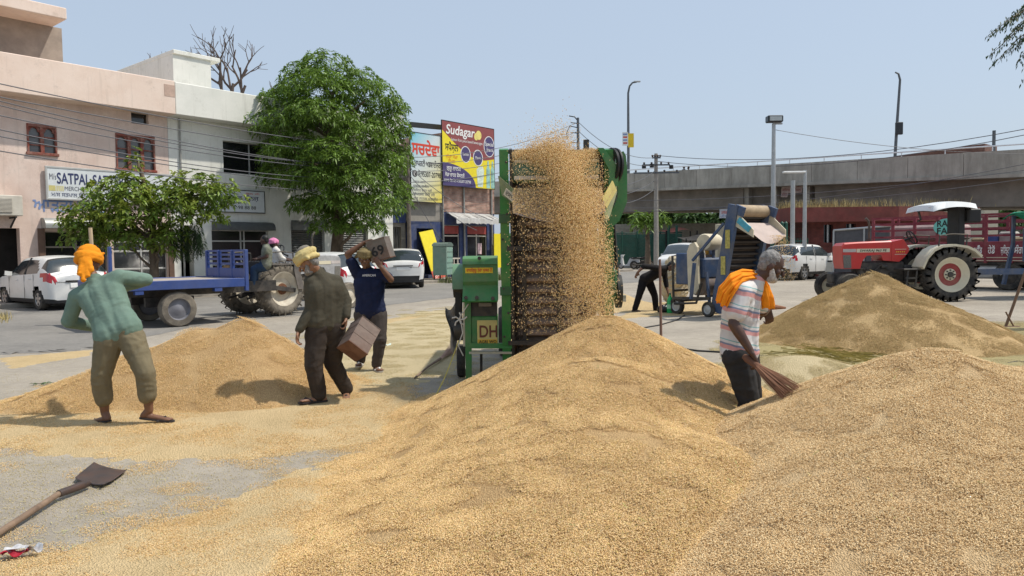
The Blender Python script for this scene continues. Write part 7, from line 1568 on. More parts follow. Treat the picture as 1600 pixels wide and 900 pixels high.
for yy_ in (0, 2.2):
    for k in range(nst): q = MB(); x = LL_ * k / (nst - 1); x = min(max(x, .05), LL_ - .05); q.box(x - .045, x + .045, yy_ - .05, yy_ + .05, zp0 - .05, zt_l, bev=.01); q.build('stake', MRN, lo_)
    for z in (1.82, 2.06, 2.30, 2.52):
        q = MB(); q.box(0, LL_, yy_ - .055 if yy_ == 0 else yy_ + .051, yy_ - .051 + .02 if yy_ == 0 else yy_ + .085, z - .035, z + .035); q.build('side_rail', MRN, lo_)
for x in (0.0, LL_):
    q = MB(); q.box(x - .03, x + .03, .04, 2.16, zp0, zp1); q.build('end_board', MRN, lo_)
    for z in (1.82, 2.06, 2.3, 2.52): q = MB(); q.box(x - .025, x + .025, .06, 2.14, z - .03, z + .03); q.build('end_rail', MRN, lo_)
q = MB(); q.box(.4, LL_ * .45, .5, 1.9, 1.7, 2.25, bev=.08); q.build('covered_load', mat('load_sheet', (.40, .30, .28), var=.2, rough=.9), lo_)
for k in range(6): q = MB(); x = LL_ * (.55 + .07 * k); q.box(x - .2, x + .2, .6, 1.4, 1.0, 1.75 + .1 * (k % 3), bev=.05); q.build('crate', mat('crate_%d' % (k % 3), ((.3, .24, .14), (.08, .14, .35), (.42, .4, .36))[k % 3], var=.25), lo_)
q = MB(); q.box(.2, LL_ - .2, .3, 1.9, .62, .848); q.build('chassis', UNDER, lo_)
for x in (1.0, 2.2, LL_ - 1.6):
    for y in (.15, 2.05): simple_wheel(lo_, x, y, .46, .46, .26, RUBBER, ENG, axis='y')
q = MB(); q.lathe([(.05, -.5), (.24, -.5), (.24, .5), (.05, .5)], 16, Matrix.Translation((LL_ * .62, .3, .6))); q.build('fuel_tank', mat('tank_white', (.6, .6, .6)), lo_)
def lx(px): d = ray(px, 400); o_ = Vector((0, 0, CAM_H)); nrm = Vector((-lv.y, lv.x, 0)); t = (La - o_).dot(nrm) / d.dot(nrm); p = o_ + d * t; return (p - La).dot(lv.normalized())
for s, p0, p1 in (('ਸਰਪੰਚ', 1400, 1424), ('ਸਪਤੀ', 1412, 1431), ('ਪਿੰਡ', 1523, 1535), ('ਹੇਡੋਂ', 1544, 1555), ('ਜ਼ਿਲ੍ਹਾ', 1564, 1580), ('ਸੰਗਰੂਰ', 1585, 1612)):
    if p0 == 1400: continue
    text(s, WHI, lo_, frame((lx(p0), -.036, 1.22), (1, 0, 0), (0, 0, 1)), .22, lx(p1) - lx(p0), bold=.01)
q = MB(); x0_, x1_ = lx(1459), lx(1502); cx, hw = (x0_ + x1_) / 2, (x1_ - x0_) / 2; q.prism([(cx + hw * cos(a), 2.14 + .30 * sin(a)) for a in [2 * pi * k / 28 for k in range(28)]], -.085, -.06, axis='y'); ov = q.build('name_oval', mat('teal_oval', (.16, .48, .42), rough=.5, var=.08), lo_)
text('RANA', BLK, ov, frame((x0_ + .13, -.088, 2.16), (1, 0, 0), (0, 0, 1)), .22, hw * 1.65, bold=.025); text('FARM', BLK, ov, frame((x0_ + .13, -.088, 1.90), (1, 0, 0), (0, 0, 1)), .22, hw * 1.65, bold=.025)
# ---- two wheelers
def scooter(label, loc, rz, m):
    o = thing('scooter', label, 'scooter', loc, rz)
    for x in (-.6, .62): simple_wheel(o, x, 0, .22, .22, .1, RUBBER, ALLOY, axis='y')
    q = MB(); q.prism([(-.85, .5), (-.8, .72), (-.1, .78), (.0, .62), (.1, .38), (.35, .3), (.42, .36), (.5, .9), (.58, .92), (.62, .5), (.5, .26), (.3, .2), (-.35, .24), (-.5, .42)], -.17, .17, axis='y'); q.build('body', m, o, smooth=30)
    q = MB(); q.box(-.82, -.02, -.13, .13, .78, .86, bev=.03); q.build('seat', TRIM, o)
    q = MB(); q.tube([(.56, 0, .5), (.5, 0, 1.0)], .04, 8); q.tube([(.44, -.32, 1.04), (.5, 0, 1.0), (.44, .32, 1.04)], .025, 6); q.box(.44, .62, -.12, .12, .86, 1.05, bev=.03); q.build('handlebar', m, o)
    for s in (-1, 1): q = MB(); q.tube([(.46, s * .25, 1.03), (.44, s * .3, 1.22)], .012, 5); q.box(.42, .45, s * .3 - .06, s * .3 + .06, 1.2, 1.29); q.build('mirror', TRIM, o)
    return o
def motorbike(label, loc, rz):
    o = thing('motorcycle', label, 'motorcycle', loc, rz)
    for x in (-.65, .68):
        t = simple_wheel(o, x, 0, .3, .3, .1, RUBBER, ALLOY, axis='y')
    q = MB(); q.prism([(-.1, .82), (.35, .95), (.45, .85), (.2, .7), (-.1, .72)], -.13, .13, axis='y'); q.build('tank', TRIM, o)
    q = MB(); q.box(-.85, -.08, -.12, .12, .76, .86, bev=.03); q.build('seat', TRIM, o)
    q = MB(); q.box(-.15, .3, -.14, .14, .3, .66, bev=.04); q.tube([(.2, -.16, .35), (-.5, -.2, .3), (-.9, -.2, .4)], .05, 8); q.build('engine', ENG, o)
    q = MB(); q.tube([(.68, 0, .3), (.45, 0, 1.0)], .035, 6); q.tube([(.35, -.34, 1.05), (.45, 0, 1.02), (.35, .34, 1.05)], .02, 6); q.lathe([(.03, -.05), (.09, 0), (.09, .06)], 12, Matrix.Translation((.55, 0, .9))); q.build('handlebar', STEELD, o)
    return o
p = at(983, 400, 54.5); scooter('white scooter parked at the green corrugated fence', (p.x, 54.5, 0), 2.7, mat('scooter_white', (.6, .6, .6), rough=.3))
p = at(1003, 400, 54.2); motorbike('black motorcycle parked beside the white scooter', (p.x, 54.2, 0), .25)
p = at(1289, 420, 34.5); scooter('pale scooter parked by the red building in front of the red tractor', (p.x, 34.5, 0), pi - .3, mat('scooter_pale', (.45, .45, .42), rough=.4))
# ================================================================== people
def blob_caps(mb, a, ra, b, rb, seg=12):
    a, b = Vector(a), Vector(b); d = b - a; L = d.length
    if L < 1e-5: d = Vector((0, 0, 1)); L = 0
    else: d = d.normalized()
    s = d.orthogonal().normalized(); u = d.cross(s); vs, fs = [], []; rings = []
    for k in range(1, 5): an = -pi / 2 + (pi / 2) * k / 4; rings.append((a + d * ra * sin(an), ra * cos(an)))
    for k in range(0, 4): an = (pi / 2) * k / 4; rings.append((b + d * rb * sin(an), rb * cos(an)))
    vs.append(tuple(a - d * ra))
    for c, r in rings:
        for q in range(seg): t = 2 * pi * q / seg; vs.append(tuple(c + s * r * cos(t) + u * r * sin(t)))
    vs.append(tuple(b + d * rb)); n = len(rings)
    for q in range(seg): q2 = (q + 1) % seg; fs.append((0, 1 + q2, 1 + q)); fs.append((len(vs) - 1, 1 + (n - 1) * seg + q, 1 + (n - 1) * seg + q2))
    for r in range(n - 1):
        for q in range(seg): q2 = (q + 1) % seg; fs.append((1 + r * seg + q, 1 + r * seg + q2, 1 + (r + 1) * seg + q2, 1 + (r + 1) * seg + q))
    mb.add(vs, fs)
def blob_ell(mb, c, ax, seg=16):
    """ellipsoid with the three half axes given as vectors"""
    c = Vector(c); vs, fs = [], []; n = 10; X, Y, Z = ax
    vs.append(tuple(c - Z))
    for k in range(1, n): an = -pi / 2 + pi * k / n; [vs.append(tuple(c + Z * sin(an) + (X * cos(2 * pi * q / seg) + Y * sin(2 * pi * q / seg)) * cos(an))) for q in range(seg)]
    vs.append(tuple(c + Z))
    for q in range(seg): q2 = (q + 1) % seg; fs.append((0, 1 + q2, 1 + q)); fs.append((len(vs) - 1, 1 + (n - 2) * seg + q, 1 + (n - 2) * seg + q2))
    for r in range(n - 2):
        for q in range(seg): q2 = (q + 1) % seg; fs.append((1 + r * seg + q, 1 + r * seg + q2, 1 + (r + 1) * seg + q2, 1 + (r + 1) * seg + q))
    mb.add(vs, fs)
def fuse(mb, name, m, parent, voxel=.009, smooth_it=3, wrinkle=0.0, wsc=9.0, seed=0.0, aniso=(1, 1, 1.8), fine=0.0):
    """weld overlapping solids into one continuous skin"""
    me = bpy.data.meshes.new(name); me.from_pydata(mb.v, [], mb.f); me.update(); o = bpy.data.objects.new(name, me); COL.objects.link(o)
    r = o.modifiers.new('r', 'REMESH'); r.mode = 'VOXEL'; r.voxel_size = voxel; s = o.modifiers.new('s', 'SMOOTH'); s.iterations = smooth_it; s.factor = .5
    dg = bpy.context.evaluated_depsgraph_get(); me2 = bpy.data.meshes.new_from_object(o.evaluated_get(dg)); bpy.data.objects.remove(o); bpy.data.meshes.remove(me)
    if wrinkle > 0:
        n = len(me2.vertices); co = np.empty(n * 3); me2.vertices.foreach_get('co', co); co = co.reshape(-1, 3); no = np.empty(n * 3); me2.vertex_normals.foreach_get('vector', no); no = no.reshape(-1, 3)
        d = np.empty(n)
        for i in range(n):
            c_ = co[i]; w_ = .05 * noise.noise((c_[0] * 5 + seed, c_[1] * 5, c_[2] * 5)); p = (c_[0] * .84 + c_[2] * .54 + w_, c_[1] + w_, c_[2] * .84 - c_[0] * .54 + w_ * 1.5) if aniso[2] != 1 else c_; a = noise.noise((p[0] * wsc * aniso[0] + seed, p[1] * wsc * aniso[1], p[2] * wsc * aniso[2])); b = noise.noise((p[0] * wsc * 2.3 + 5, p[1] * wsc * 2.3 + seed, p[2] * wsc * 3.4))
            d[i] = (.5 - abs(a)) * 1.3 + (.3 - abs(b)) * .6 + (fine * noise.noise((p[0] * 60, p[1] * 60, p[2] * 60)) if fine else 0)
        co += no * (d * wrinkle)[:, None]; me2.vertices.foreach_set('co', co.ravel()); me2.update()
    me2.materials.clear(); me2.materials.append(m); me2.polygons.foreach_set('use_smooth', [True] * len(me2.polygons)); me2.name = name
    return link(name, me2, parent)
def cloth_mat(name, col, var=.16, dirt=None, amt=.3, rough=.85):
    return mat(name, col, rough=rough, var=var, scale=7, bump=.15, bscale=180, dirt=dirt, dirt_amt=amt, dirt_scale=4, spec=.15)
SKIN1 = mat('skin_brown', (.17, .085, .05), rough=.5, var=.15, scale=14, spec=.35); SKIN2 = mat('skin_dark', (.075, .038, .026), rough=.45, var=.2, scale=14, spec=.4); SKIN3 = mat('skin_tan', (.24, .125, .075), rough=.5, var=.15, scale=14, spec=.35)
HAIRB = mat('black_hair', (.012, .011, .01), rough=.6, var=.3, scale=60); HAIRG = mat('grey_hair', (.22, .21, .20), rough=.7, var=.45, scale=55, bump=.6, bscale=120)
SANDAL = mat('sandal_sole', (.035, .03, .03), rough=.8, var=.3)
EYEW = mat('eye_white', (.6, .58, .54), rough=.3); EYED = mat('eye_dark', (.01, .008, .006), rough=.2)
def hand_parts(mb, wr, d, pn, curl=.6, thumb=1, s=1.0):
    """palm, four bent fingers of unequal length and a thumb; d along the hand, pn palm normal (fingers curl towards it)"""
    d = Vector(d).normalized(); pn = Vector(pn); pn = (pn - d * pn.dot(d)).normalized(); sd = d.cross(pn) * thumb
    for k in (-.026, -.009, .009, .026): blob_caps(mb, wr + d * .015 * s + sd * k * .7 * s, .018 * s, wr + d * .085 * s + sd * k * s, .0135 * s, 8)
    for k, ln in ((-.030, .062), (-.010, .074), (.010, .080), (.030, .070)):
        p = wr + d * .092 * s + sd * k * s; a = 0.0; dd = d
        for seg, (f, r) in enumerate(((.45, .0098), (.32, .0090), (.23, .0078))):
            a += curl * (.5 if seg == 0 else .9); dd = d * cos(a) + pn * sin(a); q = p + dd * ln * f * s * 1.05; blob_caps(mb, p, r * s, q, r * .93 * s, 8); p = q
    t0 = wr + d * .03 * s + sd * .028 * s; t1 = t0 + (d * .5 + sd * .75 + pn * .25).normalized() * .042 * s; t2 = t1 + (d * .85 + sd * .15 + pn * (.2 + .5 * curl)).normalized() * .034 * s
    blob_caps(mb, t0, .016 * s, t1, .0125 * s, 8); blob_caps(mb, t1, .012 * s, t2, .0095 * s, 8)
def person(label, J, sp, group=None):
    """J: joint name -> world point. Limbs a and b are picture-left and picture-right"""
    V = {k: Vector(v) for k, v in J.items()}; base = Vector((V['pelvis'].x, V['pelvis'].y, sp.get('z', 0.0))); o = thing('person', label, 'person', base, 0, group)
    L = {k: v - base for k, v in V.items()}; vx = sp.get('voxel', .009); k = sp.get('build', 1.0); near = vx < .012
    fd = Vector(sp['face']).normalized(); up = Vector(sp.get('up', (0, 0, 1))); up = (up - fd * up.dot(fd)).normalized(); lat = fd.cross(up); H = L['head']; hs = sp.get('hs', 1.0)
    skin = sp['skin']; b = MB()
    blob_ell(b, H + up * .012 * hs - fd * .008, (lat * .074 * hs, fd * .094 * hs, up * .098 * hs)); blob_ell(b, H + fd * .034 * hs - up * .062 * hs, (lat * .055 * hs, fd * .052 * hs, up * .055 * hs))
    blob_caps(b, H + fd * .086 * hs + up * .012 * hs, .010 * hs, H + fd * .113 * hs - up * .030 * hs, .0155 * hs); blob_caps(b, H + fd * .084 * hs + lat * .034 * hs + up * .026 * hs, .012 * hs, H + fd * .084 * hs - lat * .034 * hs + up * .026 * hs, .012 * hs)
    blob_caps(b, H + fd * .082 * hs + lat * .018 * hs - up * .062 * hs, .010 * hs, H + fd * .082 * hs - lat * .018 * hs - up * .062 * hs, .010 * hs); blob_ell(b, H + fd * .066 * hs - up * .096 * hs, (lat * .026 * hs, fd * .022 * hs, up * .02 * hs))
    for s in (-1, 1):
        blob_ell(b, H + lat * .079 * s * hs - fd * .004 - up * .012 * hs, (lat * .012 * hs, fd * .022 * hs, up * .033 * hs)); blob_ell(b, H + lat * .040 * s * hs + fd * .066 * hs - up * .024 * hs, (lat * .026 * hs, fd * .022 * hs, up * .024 * hs))
    blob_caps(b, L['neck'], .056 * k, H - up * .07 * hs - fd * .012, .052)
    blob_caps(b, L['neck'], .055, L['chest'], .10 * k); blob_caps(b, L['chest'], .10 * k, L['pelvis'], .10 * k)
    lx_ = (L['shb'] - L['sha']).normalized()
    for s in 'ab':
        sh, el, wr = L['sh' + s], L['el' + s], L['wr' + s]
        blob_caps(b, L['chest'] + (sh - L['chest']) * .4, .07, sh, .054 * k); blob_caps(b, sh, .054 * k, el, .040 * k); blob_caps(b, el, .041 * k, el.lerp(wr, .3), .042 * k); blob_caps(b, el.lerp(wr, .3), .042 * k, wr, .027 * k)
        hd = sp['hand' + s]; hand_parts(b, wr, hd[0], hd[1], hd[2], hd[3], sp.get('hsize', 1.0))
        hp, kn, an, to = L['hip' + s], L['kn' + s], L['an' + s], L['to' + s]
        blob_caps(b, L['pelvis'], .10 * k, hp, .085 * k); blob_caps(b, hp, .085 * k, kn, .056 * k); blob_caps(b, kn, .056 * k, kn.lerp(an, .35), .058 * k); blob_caps(b, kn.lerp(an, .35), .058 * k, an, .036)
        td = (to - an); td = Vector((td.x, td.y, 0)).normalized() if not sp.get('tip' + s) else td.normalized(); he = an - td * .045 - Vector((0, 0, .045)) if not sp.get('tip' + s) else an - td * .02 - Vector((0, 0, .03))
        blob_caps(b, an, .038, he, .034, 10); sdv = td.cross(Vector((0, 0, 1)))
        for q in (-.022, .0, .022): blob_caps(b, he, .030, to + sdv * q - td * abs(q) * .6, .0175, 8)
        for q, rr in ((-.036, .012), (-.018, .0105), (0, .0105), (.018, .0105), (.036, .0095)): blob_caps(b, to + sdv * q * .9 - td * .02, rr, to + sdv * q + td * (.03 - abs(q) * .35), rr * .8, 6)
        if sp.get('shoes'):
            q = MB(); q_ = [he + Vector((0, 0, .0)), to]; blob_caps(q, an - Vector((0, 0, .02)), .05, he, .042); blob_caps(q, he, .045, to, .040); fuse(q, 'shoe', sp['shoes'], o, max(vx, .01), 2)
        else:
            nrm = Vector((0, 0, 1)) if not sp.get('tip' + s) else (td.cross(sdv)).normalized() * -1; zoff = -.030
            pts = []
            c0, c1 = he - td * .035, to + td * .045
            for t, w in ((0, .022), (.06, .034), (.25, .038), (.5, .036), (.72, .046), (.9, .040), (1, .018)): pts.append((t, w))
            vs = [c0.lerp(c1, t) + sdv * w for t, w in pts] + [c0.lerp(c1, t) - sdv * w for t, w in reversed(pts)]; n = len(vs)
            zf = Vector((0, 0, -.028)); lo = [v + zf + Vector((0, 0, 0)) for v in vs]; hi = [v + zf + Vector((0, 0, .016)) for v in vs]
            q = MB(); q.add(lo + hi, [tuple(range(n - 1, -1, -1)), tuple(range(n, 2 * n))] + [(i, (i + 1) % n, n + (i + 1) % n, n + i) for i in range(n)]); so = q.build('sandal', sp.get('sandal', SANDAL), o)
            q = MB(); a0 = to - td * .0 + Vector((0, 0, .0)); q.tube([a0 + Vector((0, 0, -.012)), a0 - td * .03 + Vector((0, 0, .026)), a0 - td * .09 + sdv * .048 + Vector((0, 0, -.012))], .009, 6); q.tube([a0 + Vector((0, 0, -.012)), a0 - td * .03 + Vector((0, 0, .026)), a0 - td * .09 - sdv * .048 + Vector((0, 0, -.012))], .009, 6); q.build('strap', sp.get('strap', SANDAL), so)
    fuse(b, 'body', skin, o, vx * .85, 2)
    if near:
        for s in (-1, 1):
            q = MB(); blob_ell(q, H + lat * .031 * s * hs + fd * .083 * hs + up * .004 * hs, (lat * .013 * hs, fd * .010 * hs, up * .0075 * hs), 10); e = q.build('eye', EYEW, o, smooth=60)
            q = MB(); blob_ell(q, H + lat * .031 * s * hs + fd * .090 * hs + up * .004 * hs, (lat * .0062 * hs, fd * .0055 * hs, up * .0062 * hs), 8); q.build('pupil', EYED, e)
            q = MB(); q.tube([H + lat * .012 * s * hs + fd * .099 * hs + up * .030 * hs, H + lat * .032 * s * hs + fd * .096 * hs + up * .036 * hs, H + lat * .052 * s * hs + fd * .078 * hs + up * .028 * hs], [.005, .006, .003], 6); q.build('eyebrow', sp.get('beard_m') or HAIRB, o)
    # shirt
    fw = lx_.cross((L['neck'] - L['pelvis']).normalized()); ex = sp.get('ease', .014); q = MB(); W2 = sp.get('w', .098) * k; D2 = sp.get('belly', .0)
    hem = L['pelvis'].lerp(L['chest'], sp.get('hem', .0)); 
    for s in (-1, 1):
        blob_caps(q, L['chest'] + lx_ * W2 * s * .95, .098 * k + ex, L['chest'].lerp(L['pelvis'], .55) + lx_ * W2 * s * .74 + fw * D2, .094 * k + ex); blob_caps(q, L['chest'].lerp(L['pelvis'], .55) + lx_ * W2 * s * .74 + fw * D2, .094 * k + ex, hem + lx_ * W2 * s * .82, .108 * k + ex + sp.get('hemr', 0))
    blob_caps(q, L['chest'], .11 * k + ex, hem, .115 * k + ex); blob_caps(q, L['neck'] - (L['neck'] - L['chest']) * .12, .062 * k + ex, L['chest'], .11 * k + ex); sl = sp['sleeve']
    for s in 'ab':
        sh, el, wr = L['sh' + s], L['el' + s], L['wr' + s]
        blob_caps(q, L['neck'].lerp(L['chest'], .35), .06 * k + ex, sh, .058 * k + ex); blob_caps(q, L['chest'], .09 * k + ex, sh, .060 * k + ex)
        if sl <= 1: blob_caps(q, sh, .058 * k + ex, sh.lerp(el, sl), .052 * k + ex * 1.15)
        else: blob_caps(q, sh, .058 * k + ex, el, .046 * k + ex); blob_caps(q, el, .047 * k + ex, el.lerp(wr, sl - 1), .034 * k + ex * .8)
    fuse(q, 'shirt', sp['shirt'], o, vx * 1.15, 3, sp.get('wr', .006), 8, random.random() * 9, (.55, .55, 1.9))
    # trousers
    q = MB(); ex2 = sp.get('ease2', .016); tl_ = sp.get('tl', .93)
    for s in 'ab':
        hp, kn, an = L['hip' + s], L['kn' + s], L['an' + s]; blob_caps(q, L['pelvis'] + (L['chest'] - L['pelvis']) * .18, .108 * k + ex2 * .2, hp, .10 * k + ex2); blob_caps(q, hp, .098 * k + ex2, kn, .064 * k + ex2); blob_caps(q, kn, .064 * k + ex2, kn.lerp(an, tl_), sp.get('cuff', .052) + ex2)
    for s in (-1, 1): blob_caps(q, L['pelvis'] + (L['chest'] - L['pelvis']) * .15 + lx_ * .06 * s, .098 * k + ex2 * .3, L['pelvis'] + lx_ * .07 * s, .105 * k + ex2 * .6)
    fuse(q, 'trousers', sp['trousers'], o, vx * 1.15, 3, sp.get('wr2', .008), 7, random.random() * 9)
    # hair, beard
    if sp.get('hair'):
        q = MB(); blob_ell(q, H + up * .030 * hs - fd * .026, (lat * .077 * hs, fd * .086 * hs, up * .084 * hs)); blob_ell(q, H - fd * .052 * hs - up * .012, (lat * .068 * hs, fd * .048 * hs, up * .070 * hs)); fuse(q, 'hair', sp['hair'], o, vx, 2, .010, 22, 1.0, (1, 1, 1))
    if sp.get('beard_m'):
        q = MB(); blob_ell(q, H + fd * .045 * hs - up * .092 * hs, (lat * .050 * hs, fd * .050 * hs, up * .036 * hs))
        for s in (-1, 1): blob_caps(q, H + lat * .066 * s * hs + fd * .012 * hs - up * .03 * hs, .016, H + lat * .045 * s * hs + fd * .055 * hs - up * .085 * hs, .024)
        blob_caps(q, H + fd * .094 * hs + lat * .024 * hs - up * .047 * hs, .009, H + fd * .094 * hs - lat * .024 * hs - up * .047 * hs, .009)
        fuse(q, 'beard', sp['beard_m'], o, vx * .9, 2, .006, 25, 2.0, (1, 1, 1))
    if sp.get('turban'):
        tm, kind = sp['turban']; q = MB(); c = H + up * .045 * hs - fd * .012
        if kind == 'dome':
            blob_ell(q, c + up * .05, (lat * .098, fd * .112, up * .092))
            for a, z, r in ((.18, .0, .030), (-.12, .018, .028), (.05, -.018, .026)):
                n = 18; ring = [c + up * z + lat * .092 * cos(2 * pi * i / n) + fd * .112 * sin(2 * pi * i / n) + up * a * .10 * cos(2 * pi * i / n) for i in range(n)]
                for i in range(n): blob_caps(q, ring[i], r, ring[(i + 1) % n], r, 8)
            kb = c - fd * .115 - up * .045; blob_ell(q, kb - up * .01, (lat * .055, fd * .035, up * .045)); 
            for dx, ln in ((-.03, .13), (.0, .19), (.03, .15), (.055, .10)): blob_caps(q, kb + lat * dx * .5, .026, kb + lat * dx * 1.1 - up * ln - fd * .02, .022)
            blob_caps(q, c + lat * .09 + up * .03, .022, c + lat * .118 + up * .055, .012)
        elif kind == 'wrap':
            blob_ell(q, c + up * .03, (lat * .088, fd * .104, up * .074))
            for a, z, r in ((.30, -.008, .024), (-.25, .010, .026), (.1, .032, .022)):
                n = 16; ring = [c + up * z + lat * .086 * cos(2 * pi * i / n) + fd * .106 * sin(2 * pi * i / n) + up * a * .10 * sin(2 * pi * i / n) for i in range(n)]
                for i in range(n): blob_caps(q, ring[i], r, ring[(i + 1) % n], r, 8)
            for s, ln in ((1, .07), (-1, .05)): blob_caps(q, c + lat * .085 * s - fd * .02, .026, c + lat * (.10 + ln * .4) * s - up * .03 - fd * .03, .016)
        fuse(q, 'turban', tm, o, vx, 2, .007, 16, 3.0, (1, 1, 2.2))
        if kind == 'wrap' and sp.get('cap'): q = MB(); blob_ell(q, c + up * .075 - fd * .01, (lat * .066, fd * .078, up * .045)); fuse(q, 'cap', sp['cap'], o, vx, 2)
    return o, base, L
A = at
man1, B1, _ = person('man in a green shirt and bright orange turban seen from behind, raking the heap', dict(
    pelvis=A(186, 522, 6.62), hipa=A(170, 533, 6.60), hipb=A(205, 529, 6.64), kna=A(158, 588, 6.58), ana=A(164, 645, 6.64), toa=A(146, 658, 6.80), knb=A(227, 582, 6.55), anb=A(233, 641, 6.58), tob=A(264, 655, 6.60),
    chest=A(160, 462, 6.74), neck=A(148, 437, 6.80), head=A(139, 413, 6.85), sha=A(121, 463, 6.72), ela=A(107, 502, 6.74), wra=A(146, 511, 6.98), shb=A(187, 433, 6.80), elb=A(228, 437, 6.96), wrb=A(186, 452, 7.16)),
    dict(face=(-.25, .9, -.3), skin=SKIN1, handa=((.8, .5, .1), (0, .6, .6), 1.0, 1), handb=((-.8, .4, .0), (0, .6, -.6), 1.0, -1), shirt=cloth_mat('shirt_teal', (.135, .205, .165), .15, (.21, .28, .235), .4), sleeve=1.97, hem=.06, trousers=cloth_mat('trousers_khaki', (.16, .135, .085), .18, (.2, .17, .1), .35), tl=.60, cuff=.058, ease2=.020, wr=.006, wr2=.009, hemr=.012, turban=(cloth_mat('turban_orange', (.72, .25, .015), .15), 'dome'), voxel=.009, z=0))
man2, B2, _ = person('older man in olive shirt and pale yellow head wrap carrying an empty tin', dict(
    pelvis=A(509, 508, 7.46), hipa=A(496, 513, 7.42), hipb=A(521, 513, 7.52), kna=A(490, 570, 7.36), ana=A(499, 617, 7.40), toa=A(473, 626, 7.30), knb=A(520, 568, 7.62), anb=A(541, 607, 7.76), tob=A(541, 622, 7.60),
    chest=A(507, 452, 7.46), neck=A(494, 424, 7.42), head=A(481, 409, 7.36), sha=A(487, 441, 7.38), ela=A(486, 484, 7.36), wra=A(467, 516, 7.28), shb=A(525, 441, 7.54), elb=A(540, 470, 7.56), wrb=A(541, 495, 7.48)),
    dict(face=(-.78, -.05, -.5), skin=SKIN3, handa=((-.2, -.1, -1), (1, 0, 0), .8, 1), handb=((-.05, -.1, -1), (-1, -.2, 0), 1.1, -1), shirt=cloth_mat('shirt_olive', (.062, .056, .04), .18, (.11, .10, .075), .4), sleeve=1.93, hem=.10, trousers=cloth_mat('trousers_brown', (.042, .033, .028), .18, (.10, .085, .07), .4), tl=.98, cuff=.05, ease2=.022, wr=.006, wr2=.009, hair=HAIRG, beard_m=HAIRG, turban=(cloth_mat('wrap_cream', (.52, .42, .19), .15), 'wrap'), cap=cloth_mat('cap_grey', (.2, .18, .15), .2), voxel=.009, build=1.04))
man3, B3, _ = person('man in navy tee shirt carrying a numbered tin on his shoulder', dict(
    pelvis=A(579, 487, 9.5), hipa=A(567, 492, 9.5), hipb=A(591, 492, 9.5), kna=A(569, 530, 9.45), ana=A(563, 563, 9.66), toa=A(560, 570, 9.48), knb=A(594, 531, 9.42), anb=A(588, 570, 9.45), tob=A(594, 578, 9.28),
    chest=A(577, 443, 9.5), neck=A(574, 421, 9.5), head=A(571, 404, 9.44), sha=A(558, 427, 9.5), ela=A(543, 397, 9.44), wra=A(568, 380, 9.46), shb=A(597, 428, 9.5), elb=A(611, 437, 9.40), wrb=A(595, 417, 9.36)),
    dict(face=(.08, -1, -.12), skin=SKIN1, handa=((.9, 0, .35), (.2, -.3, -1), .5, 1), handb=((-.5, .1, .8), (0, 1, .1), .4, -1), shirt=cloth_mat('tee_navy', (.016, .022, .055), .2), sleeve=.62, hem=.04, trousers=cloth_mat('track_pants_grey', (.062, .052, .048), .15, (.12, .1, .085), .3), tl=.97, cuff=.046, wr=.008, wr2=.010, hair=HAIRB, turban=(cloth_mat('wrap_olive', (.20, .155, .075), .2), 'wrap'), voxel=.0095, sandal=mat('sandal_pale', (.4, .36, .32), rough=.8), strap=WHI))
text('AMERICAN', WHI, man3, frame(A(566, 432, 9.335) - B3, (1, 0, 0), (0, -.05, 1)), .028, .17, bold=.01)
STRIPE = bpy.data.materials.new('striped_polo'); STRIPE.use_nodes = True
n, l = STRIPE.node_tree.nodes, STRIPE.node_tree.links; bs_ = n['Principled BSDF']; bs_.inputs['Roughness'].default_value = .85; bs_.inputs['Specular IOR Level'].default_value = .15
tc = n.new('ShaderNodeTexCoord'); mp_ = n.new('ShaderNodeMapping'); mp_.inputs['Rotation'].default_value = (0, radians(-14), 0); sx = n.new('ShaderNodeSeparateXYZ'); l.new(tc.outputs['Object'], mp_.inputs['Vector']); l.new(mp_.outputs[0], sx.inputs[0])
nz_ = n.new('ShaderNodeTexNoise'); nz_.inputs['Scale'].default_value = 5; l.new(tc.outputs['Object'], nz_.inputs['Vector']); ma = n.new('ShaderNodeMath'); ma.operation = 'MULTIPLY_ADD'; ma.inputs[1].default_value = .05; l.new(nz_.outputs['Fac'], ma.inputs[0]); l.new(sx.outputs['Z'], ma.inputs[2])
fr = n.new('ShaderNodeMath'); fr.operation = 'MULTIPLY'; fr.inputs[1].default_value = 7.2; l.new(ma.outputs[0], fr.inputs[0]); f2 = n.new('ShaderNodeMath'); f2.operation = 'FRACT'; l.new(fr.outputs[0], f2.inputs[0])
rp = n.new('ShaderNodeValToRGB'); rp.color_ramp.interpolation = 'CONSTANT'; e = rp.color_ramp.elements; e[0].position = 0; e[0].color = (.58, .57, .56, 1); e[1].position = .40; e[1].color = (.58, .30, .29, 1)
for p_, c_ in ((.62, (.20, .23, .31)), (.72, (.60, .58, .57)), (.86, (.22, .40, .40)), (.92, (.58, .57, .56))): q = e.new(p_); q.color = c_ + (1,)
l.new(f2.outputs[0], rp.inputs['Fac']); l.new(rp.outputs['Color'], bs_.inputs['Base Color'])
zz_ = max(0.0, hz(1.75, 5.6))
